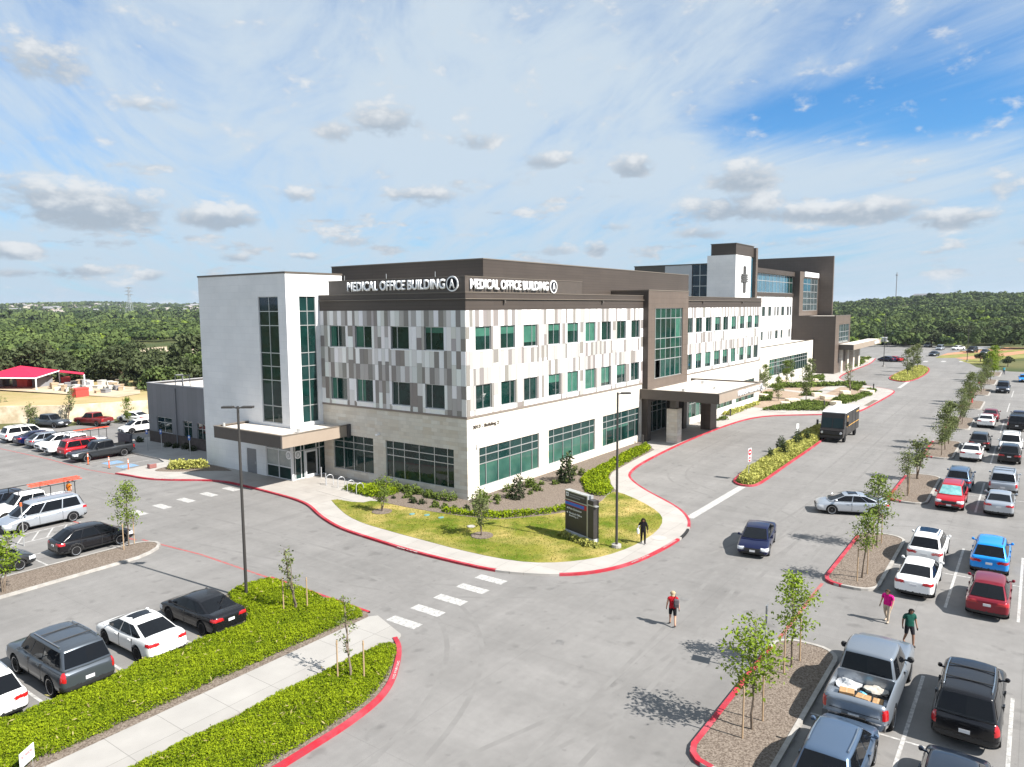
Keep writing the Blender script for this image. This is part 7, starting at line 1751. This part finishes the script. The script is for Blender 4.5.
# pylon, mast and houses far off
def pylon(label, x, ybase, ytop, D_, z0):
    d = ray(x, ybase); k = D_/math.hypot(d[0],d[1]); u, v = CU+d[0]*k, CV+d[1]*k; top = H+ray(x,ytop)[2]*k; Ht = top-z0
    t = thing('transmission_tower', label, 'pylon', (u,v,z0), rad(30)); mb = MB(); w = Ht*.11; r = Ht*.006
    lv = [0,.2,.4,.58,.74,.86,1.0]; wd = [1,.74,.5,.32,.22,.18,.04]
    for k_ in range(len(lv)-1):
        za, zb3, wa, wb_ = lv[k_]*Ht, lv[k_+1]*Ht, w*wd[k_], w*wd[k_+1]
        c0 = [(wa,wa),(-wa,wa),(-wa,-wa),(wa,-wa)]; c1 = [(wb_,wb_),(-wb_,wb_),(-wb_,-wb_),(wb_,-wb_)]
        for i in range(4):
            mb.tube((*c0[i],za),(*c1[i],zb3),r,r,4); mb.tube((*c0[i],za),(*c1[(i+1)%4],zb3),r*.7,r*.7,4); mb.tube((*c1[i],zb3),(*c1[(i+1)%4],zb3),r*.7,r*.7,4)
    mb.build('lattice', mat('pylon_steel', (.30,.32,.34), rough=.6), t)
    for z in (.66,.8,.92):
        for s in (-1,1): MB().add([(0,s*w*.2,z*Ht),(0,s*w*2.0,z*Ht+.02*Ht),(0,s*w*.2,z*Ht+.05*Ht)],[(0,1,2)]).build('cross_arm', MATS['pylon_steel'], t).modifiers.new('s','SOLIDIFY').thickness = r*2
pylon('grey lattice transmission tower on the left horizon', 130.3, 318, 286.5, 1250, 12)
def mast(label, x, ytop, D_, z0):
    d = ray(x, 290); k = D_/math.hypot(d[0],d[1]); u, v = CU+d[0]*k, CV+d[1]*k; top = H+ray(x,ytop)[2]*k
    t = thing('radio_mast', label, 'mast', (u,v,z0)); r = D_*.0006
    MB().tube((0,0,0),(0,0,top-z0),r,r*.8,6).build('shaft', mat('mast_grey', (.25,.26,.28), rough=.6), t); MB().tube((0,0,top-z0-4),(0,0,top-z0-2.5),r*2.2,r*2.2,8).build('antenna', MATS['mast_grey'], t)
mast('thin grey radio mast above the wooded hill on the right', 896.3, 272.5, 1000, 10)
def house(x, y, D_, w, hgt, mw, mr, label, group):
    d = ray(x, y); k = D_/math.hypot(d[0],d[1]); u, v = CU+d[0]*k, CV+d[1]*k; z = tz(u,v)
    t = thing('house', label, 'house', (u,v,z-1), ry.uniform(0,3.1), group); l = w*1.5; h = hgt+1.5
    MB().box(-l/2,l/2,-w/2,w/2,0,h).build('wall', mw, t); MB().add([(-l/2-1,-w/2-1,h),(l/2+1,-w/2-1,h),(l/2+1,w/2+1,h),(-l/2-1,w/2+1,h),(-l/2,0,h+w*.3),(l/2,0,h+w*.3)],[(0,1,5,4),(2,3,4,5),(1,2,5),(3,0,4)]).build('roof', mr, t)
mh = [mat('house_wall', (.42,.38,.33), rough=.8), mat('house_wall_tan', (.34,.27,.21), rough=.8)]; mr_ = [mat('house_roof', (.27,.24,.22), rough=.8), mat('house_roof_grey', (.2,.2,.21), rough=.8)]
for i in range(64):
    house(ry.uniform(-4,202), 305, ry.uniform(1500,2450), ry.uniform(9,15), ry.uniform(3,5), ry.choice(mh), ry.choice(mr_), 'small pale house among trees on the far left ridge', 'houses on the far ridge')
house(931.5,291.5,1150,34,4,M_LETTER,mr_[1],'pale flat building on top of the wooded hill at the right',None)
ou, ov = g(852,338.5); t = thing('site_building','low brown building with a pale roof beyond the hospital porch','building',(g(853,337)[0]*.9,g(853,337)[1]*.9+2,0)); MB().box(-4,14,0,12,0,5).build('wall', M_DKBROWN_SHADE, t); MB().box(-5,15,-1,13,5.002,5.8).build('roof', M_ROOF, t)

# ------------------------------------------------------------------ people
M_SKIN = mat('skin', (.45,.25,.17), rough=.55); M_SKIN2 = mat('skin_brown', (.20,.10,.06), rough=.55); M_SHOE = mat('shoe', (.03,.03,.03), rough=.6); M_SHOEW = mat('white_shoe', (.65,.65,.65), rough=.5)
def person(label, u, v, hdg, h=1.7, skin=M_SKIN, hair=None, shirt=None, sleeve=.5, legs=None, leg_to=.0, step=.28, arms=((.1,.0),(-.1,.0)), shoe=M_SHOE, hair_len=.0, seed=0, wide=1.0, z=0, lookdown=0, elbow=None):
    """a figure walking along +x: joints laid out as a skeleton, grown with a skin modifier; clothes and hair are shells cut from the body"""
    t = thing('person', label, 'person', (u,v,z), hdg); s = h/1.72
    J = {}; J['pel']=(0,0,.94); J['sp']=(.0,0,1.12); J['ch']=(.01,0,1.30); J['nk']=(.02,0,1.46); J['hd0']=(.045+lookdown*.02,0,1.54); J['hd1']=(.055+lookdown*.05,0,1.62); J['hd2']=(.045+lookdown*.06,0,1.69)
    for sd, nm in ((1,'L'),(-1,'R')):
        f = step*sd; J['hip'+nm]=(.0,sd*.095*wide,.90); J['kn'+nm]=(f*.48+.05,sd*.10*wide,.49); J['an'+nm]=(f*.95-(.05 if f < 0 else .0),sd*.095*wide,.09+(.05 if f < 0 else 0)); J['to'+nm]=(f*.95+.13,sd*.11*wide,.035)
        a, o = arms[0 if sd == 1 else 1]
        J['sh'+nm]=(.0,sd*.19*wide,1.40); J['el'+nm]=(a*.45-.03,sd*(.245*wide+o*.5),1.13); J['wr'+nm]=(a+.03,sd*(.26*wide+o),.90); J['ha'+nm]=(a+.06,sd*(.26*wide+o),.83)
    if elbow:
        for nm, e, w, hh in elbow: J['el'+nm]=e; J['wr'+nm]=w; J['ha'+nm]=hh
    E_ = [('pel','sp'),('sp','ch'),('ch','nk'),('nk','hd0'),('hd0','hd1'),('hd1','hd2')]
    for nm in 'LR': E_ += [('pel','hip'+nm),('hip'+nm,'kn'+nm),('kn'+nm,'an'+nm),('an'+nm,'to'+nm),('ch','sh'+nm),('sh'+nm,'el'+nm),('el'+nm,'wr'+nm),('wr'+nm,'ha'+nm)]
    Rr = {'pel':.135*wide,'sp':.125*wide,'ch':.145*wide,'nk':.058,'hd0':.075,'hd1':.098,'hd2':.072}
    for nm in 'LR': Rr.update({'hip'+nm:.098*wide,'kn'+nm:.062,'an'+nm:.042,'to'+nm:.038,'sh'+nm:.062,'el'+nm:.044,'wr'+nm:.030,'ha'+nm:.034})
    names = list(J); me = D.meshes.new('body'); me.from_pydata([Vector(J[n])*s for n in names], [(names.index(a),names.index(b)) for a,b in E_], [])
    o = D.objects.new('body', me); COL.objects.link(o); sk = o.modifiers.new('k','SKIN'); sk.use_smooth_shade = True
    for i, n in enumerate(names):
        r = Rr[n]*s; dat = me.skin_vertices[0].data[i]; dat.radius = (r*(.78 if n in ('pel','sp','ch') else 1), r*(1.15 if n in ('pel','sp','ch') else .9 if n.startswith('hd') else 1)); dat.use_root = (n == 'pel')
    su = o.modifiers.new('s','SUBSURF'); su.levels = 2; su.render_levels = 2
    bm_ = apply_mods(o)
    # nose, ears and fingers join the same mesh
    bm = bmesh.new(); bm.from_mesh(bm_); ex = MB()
    hx, hz = J['hd1'][0]*s, J['hd1'][2]*s
    ex.tube((hx+.075*s,0,hz-.01*s),(hx+.105*s,0,hz-.035*s),.008*s,.016*s,6)
    for sd in (-1,1): ex.tube((hx-.005,sd*.085*s,hz-.02*s),(hx-.015,sd*.105*s,hz-.0*s),.022*s,.014*s,6)
    for nm in 'LR':
        w, hnd = Vector(J['wr'+nm])*s, Vector(J['ha'+nm])*s; dd = (hnd-w).normalized(); side_ = Vector((1,0,0)); side_ -= dd*side_.dot(dd); side_.normalize()
        for k, L_ in enumerate((.062,.072,.068,.052)):
            b = hnd+side_*(.026-.017*k)*s; m_ = b+dd*L_*.55*s; ex.tube(b, m_, .009*s,.008*s,5); ex.tube(m_, m_+(dd+Vector((.25,0,-.1))).normalized()*L_*.5*s,.008*s,.006*s,5)
        b = w+dd*.03*s+side_*.03*s; ex.tube(b, b+(dd+side_*.8).normalized()*.06*s,.011*s,.008*s,5)
    tmp = D.meshes.new('x'); tmp.from_pydata(ex.v, [], ex.f); bm.from_mesh(tmp); bm.to_mesh(bm_); bm.free(); D.meshes.remove(tmp)
    bm_.polygons.foreach_set('use_smooth', [True]*len(bm_.polygons)); bm_.materials.clear(); bm_.materials.append(skin); o.parent = t
    # eyes and mouth
    mb = MB()
    for sd in (-1,1): mb.lathe([(.0,-.011*s),(.011*s,0),(.0,.011*s)],8,'z',Matrix.Translation((hx+.083*s,sd*.034*s,hz+.008*s)))
    mb.build('eyes', M_SHOE, t); MB().box(hx+.078*s,hx+.090*s,-.02*s,.02*s,hz-.068*s,hz-.058*s).build('mouth', mat('lip', (.28,.09,.08), rough=.5), t)
    def arm_f(c):   # distance down the arm, None off the arm
        best = None
        for nm in 'LR':
            a, b, e = Vector(J['sh'+nm])*s, Vector(J['el'+nm])*s, Vector(J['wr'+nm])*s; dm = 9
            for (p, q, t0) in ((a,b,0),(b,e,.5)):
                d = q-p; tt = max(0,min(1,(c-p).dot(d)/d.dot(d))); ds = (c-p-d*tt).length
                if ds < dm: dm = ds; val = t0+.5*tt
            if dm < .075*s and abs(c.y) > .16*s*wide*.95: best = val
            elif dm < .06*s and c.x > .13*s: best = val
        return best
    if shirt:
        def ps(c, n):
            a = arm_f(c)
            if a is not None: return a < sleeve and c.z < 1.47*s
            return .92*s < c.z < 1.475*s and abs(c.y) < .24*s*wide
        meshobj('shirt', patch(bm_, ps, .016, 'shirt'), shirt, t)
    if legs:
        def plg(c, n): return arm_f(c) is None and leg_to*s < c.z < .99*s
        meshobj('trousers' if leg_to < .3 else 'shorts', patch(bm_, plg, .013, 'trousers'), legs, t)
    meshobj('shoes', patch(bm_, lambda c, n: c.z < .095*s, .010, 'shoes'), shoe, t)
    if hair:
        def phh(c, n):
            if c.z > 1.645*s: return True
            return (1.50-hair_len)*s < c.z <= 1.68*s and n.x < .45 and c.x < hx+.045 and arm_f(c) is None and (c.z > 1.47*s or n.x < -.1)
        meshobj('hair', patch(bm_, phh, .026, 'hair'), hair, t)
        if hair_len > .1:
            for sd in (-1, 1): MB().tube((hx+.02,sd*.085*s,hz+.06*s),(hx+.01,sd*.115*s,hz-.08*s),.035*s,.045*s,8).tube((hx+.01,sd*.115*s,hz-.08*s),(hx+.03,sd*.125*s,hz-.27*s),.045*s,.02*s,8).build('hair_lock', hair, t, smooth=True)
    return t
cl = lambda n, c: mat(n, c, tuple(x*.8 for x in c), 8, .85, spec=.12)
M_HBL = cl('hair_black', (.012,.010,.010)); M_HBLD = cl('hair_blonde', (.42,.32,.2)); M_HBR = cl('hair_brown', (.07,.04,.025))
u, v = g(672.5,626); ang_cam = math.atan2(CV-v, CU-u)
p1 = person('woman in a red top and black shorts walking away across the drive with a backpack', u, v, ang_cam+math.pi+.1, 1.72, M_SKIN, M_HBLD, cl('red_top', (.42,.012,.02)), .12, cl('black_shorts', (.012,.012,.014)), .56, .22, ((.10,.02),(-.12,.03)), M_SHOE, .03)
bp_o = thing('backpack','dark grey backpack hanging from the shoulder of the woman in red','backpack',(u,v,0),ang_cam+math.pi+.1)
o = MB().box(-.30,-.14,-.27,-.02,1.02,1.42).build('bag', cl('grey_bag', (.10,.09,.10)), bp_o); b_ = o.modifiers.new('b','BEVEL'); b_.width=.05; b_.segments=3
o = MB().box(-.36,-.30,-.24,-.05,1.05,1.24).build('pocket', cl('grey_bag2', (.07,.065,.07)), bp_o); b_ = o.modifiers.new('b','BEVEL'); b_.width=.02
mb = MB(); mb.path([(-.16,-.1,1.40),(-.08,-.13,1.50),(.06,-.13,1.49),(.14,-.12,1.36),(.10,-.14,1.15),(-.15,-.15,1.06)],.014,6); mb.build('strap', MATS['grey_bag2'], bp_o)
u, v = g(643,543.5,PZ); ac = math.atan2(CV-v, CU-u)
p2 = person('woman in black with long dark hair walking on the pavement with a white bag', u, v, ac+.15, 1.68, M_SKIN2, M_HBL, cl('black_top', (.010,.010,.012)), .95, cl('black_trousers', (.010,.010,.012)), .06, .16, ((.05,.02),(.05,.04)), M_SHOEW, .16, z=PZ, elbow=[('R',(.02,-.30,1.16),(.22,-.22,1.20),(.28,-.20,1.21))])
tb = thing('tote_bag','white tote bag hanging from the arm of the woman in black','bag',(u,v,PZ),ac+.15)
o = MB().box(.02,.34,-.42,-.28,.72,1.05).build('bag', cl('white_bag', (.75,.75,.77)), tb); b_ = o.modifiers.new('b','BEVEL'); b_.width=.04; b_.segments=2
mb = MB(); mb.path([(.06,-.35,1.04),(.10,-.32,1.20),(.18,-.26,1.22),(.26,-.32,1.20),(.30,-.35,1.04)],.012,6); mb.build('strap', MATS['white_bag'], tb)
u, v = g(887,622); ac = math.atan2(CV-v, CU-u)
person('woman in a bright pink top and beige trousers at the tail of the white sedan', u, v, ac-.5, 1.64, M_SKIN, M_HBR, cl('pink_top', (.62,.01,.20)), .32, cl('beige_trousers', (.44,.36,.28)), .06, .14, ((.12,-.03),(.08,.0)), M_SHOE, .05, wide=1.22)
u, v = g(908.5,645); ac = math.atan2(CV-v, CU-u)
person('man in a dark green shirt and black shorts walking in front of the silver pickup', u, v, ac+.5, 1.74, M_SKIN2, M_HBL, cl('green_shirt', (.012,.075,.055)), .33, cl('dark_shorts', (.02,.02,.025)), .55, .2, ((.10,-.02),(-.08,.0)), M_SHOE, .0, wide=1.08, lookdown=1)
person('worker with dark hair and an orange vest standing behind the white work truck', -17.9,26.3,rad(200),1.74,M_SKIN,M_HBL,cl('orange_vest', (.75,.20,.02)),.2,cl('dark_work_trousers', (.03,.035,.05)),.06,.05,((.15,.0),(.1,.0)))
person('distant person in blue and white by the tree row at the end of the lot', 152,-26.3,rad(190),1.72,M_SKIN,M_HBR,cl('blue_top', (.08,.14,.48)),.5,cl('pale_trousers', (.5,.5,.52)),.06,.15)
person('distant person in a teal shirt walking in the far parking rows', 147,-30.0,rad(200),1.74,M_SKIN,M_HBL,cl('teal_shirt', (.08,.35,.42)),.4,cl('navy_trousers', (.02,.03,.06)),.06,.18)

# ------------------------------------------------------------------ the air: one box of even, thin haze
hz_m = D.materials.new('haze'); hz_m.use_nodes = True; nt = hz_m.node_tree; nt.nodes.remove(nt.nodes['Principled BSDF'])
pv_ = nt.nodes.new('ShaderNodeVolumePrincipled'); pv_.inputs['Color'].default_value = (.80,.88,1,1); pv_.inputs['Density'].default_value = .00008; pv_.inputs['Anisotropy'].default_value = .2
nt.links.new(pv_.outputs[0], nt.nodes['Material Output'].inputs['Volume'])
hb = MB().box(-6300, 6300, -6300, 6300, -8, 75).build('haze', hz_m); hb['kind'] = 'stuff'; hb['label'] = 'thin haze that pales the far ridge'
SC.cycles.volume_bounces = 0
# dead twigs and dry stems in the foreground planting
_rg = np.random.default_rng(99); _P = []
for _poly in (bu, bl):
    _x = _rg.uniform(-38,-19.5,900); _y = _rg.uniform(-16,-1,900); _k = np_inside(_poly, _x, _y); _P.append(np.stack([_x[_k],_y[_k],_rg.uniform(.3,.52,_k.sum())],1))
_o = meshobj('dry_stems', leaf_mesh('dry_stems', np.concatenate(_P), .07, -.6, _rg, 2.6), mat('dry_stem', (.16,.13,.05), (.28,.25,.10), attr='col', rough=.9)); _o['kind'] = 'stuff'; _o['label'] = 'dry stems among the green ground cover'
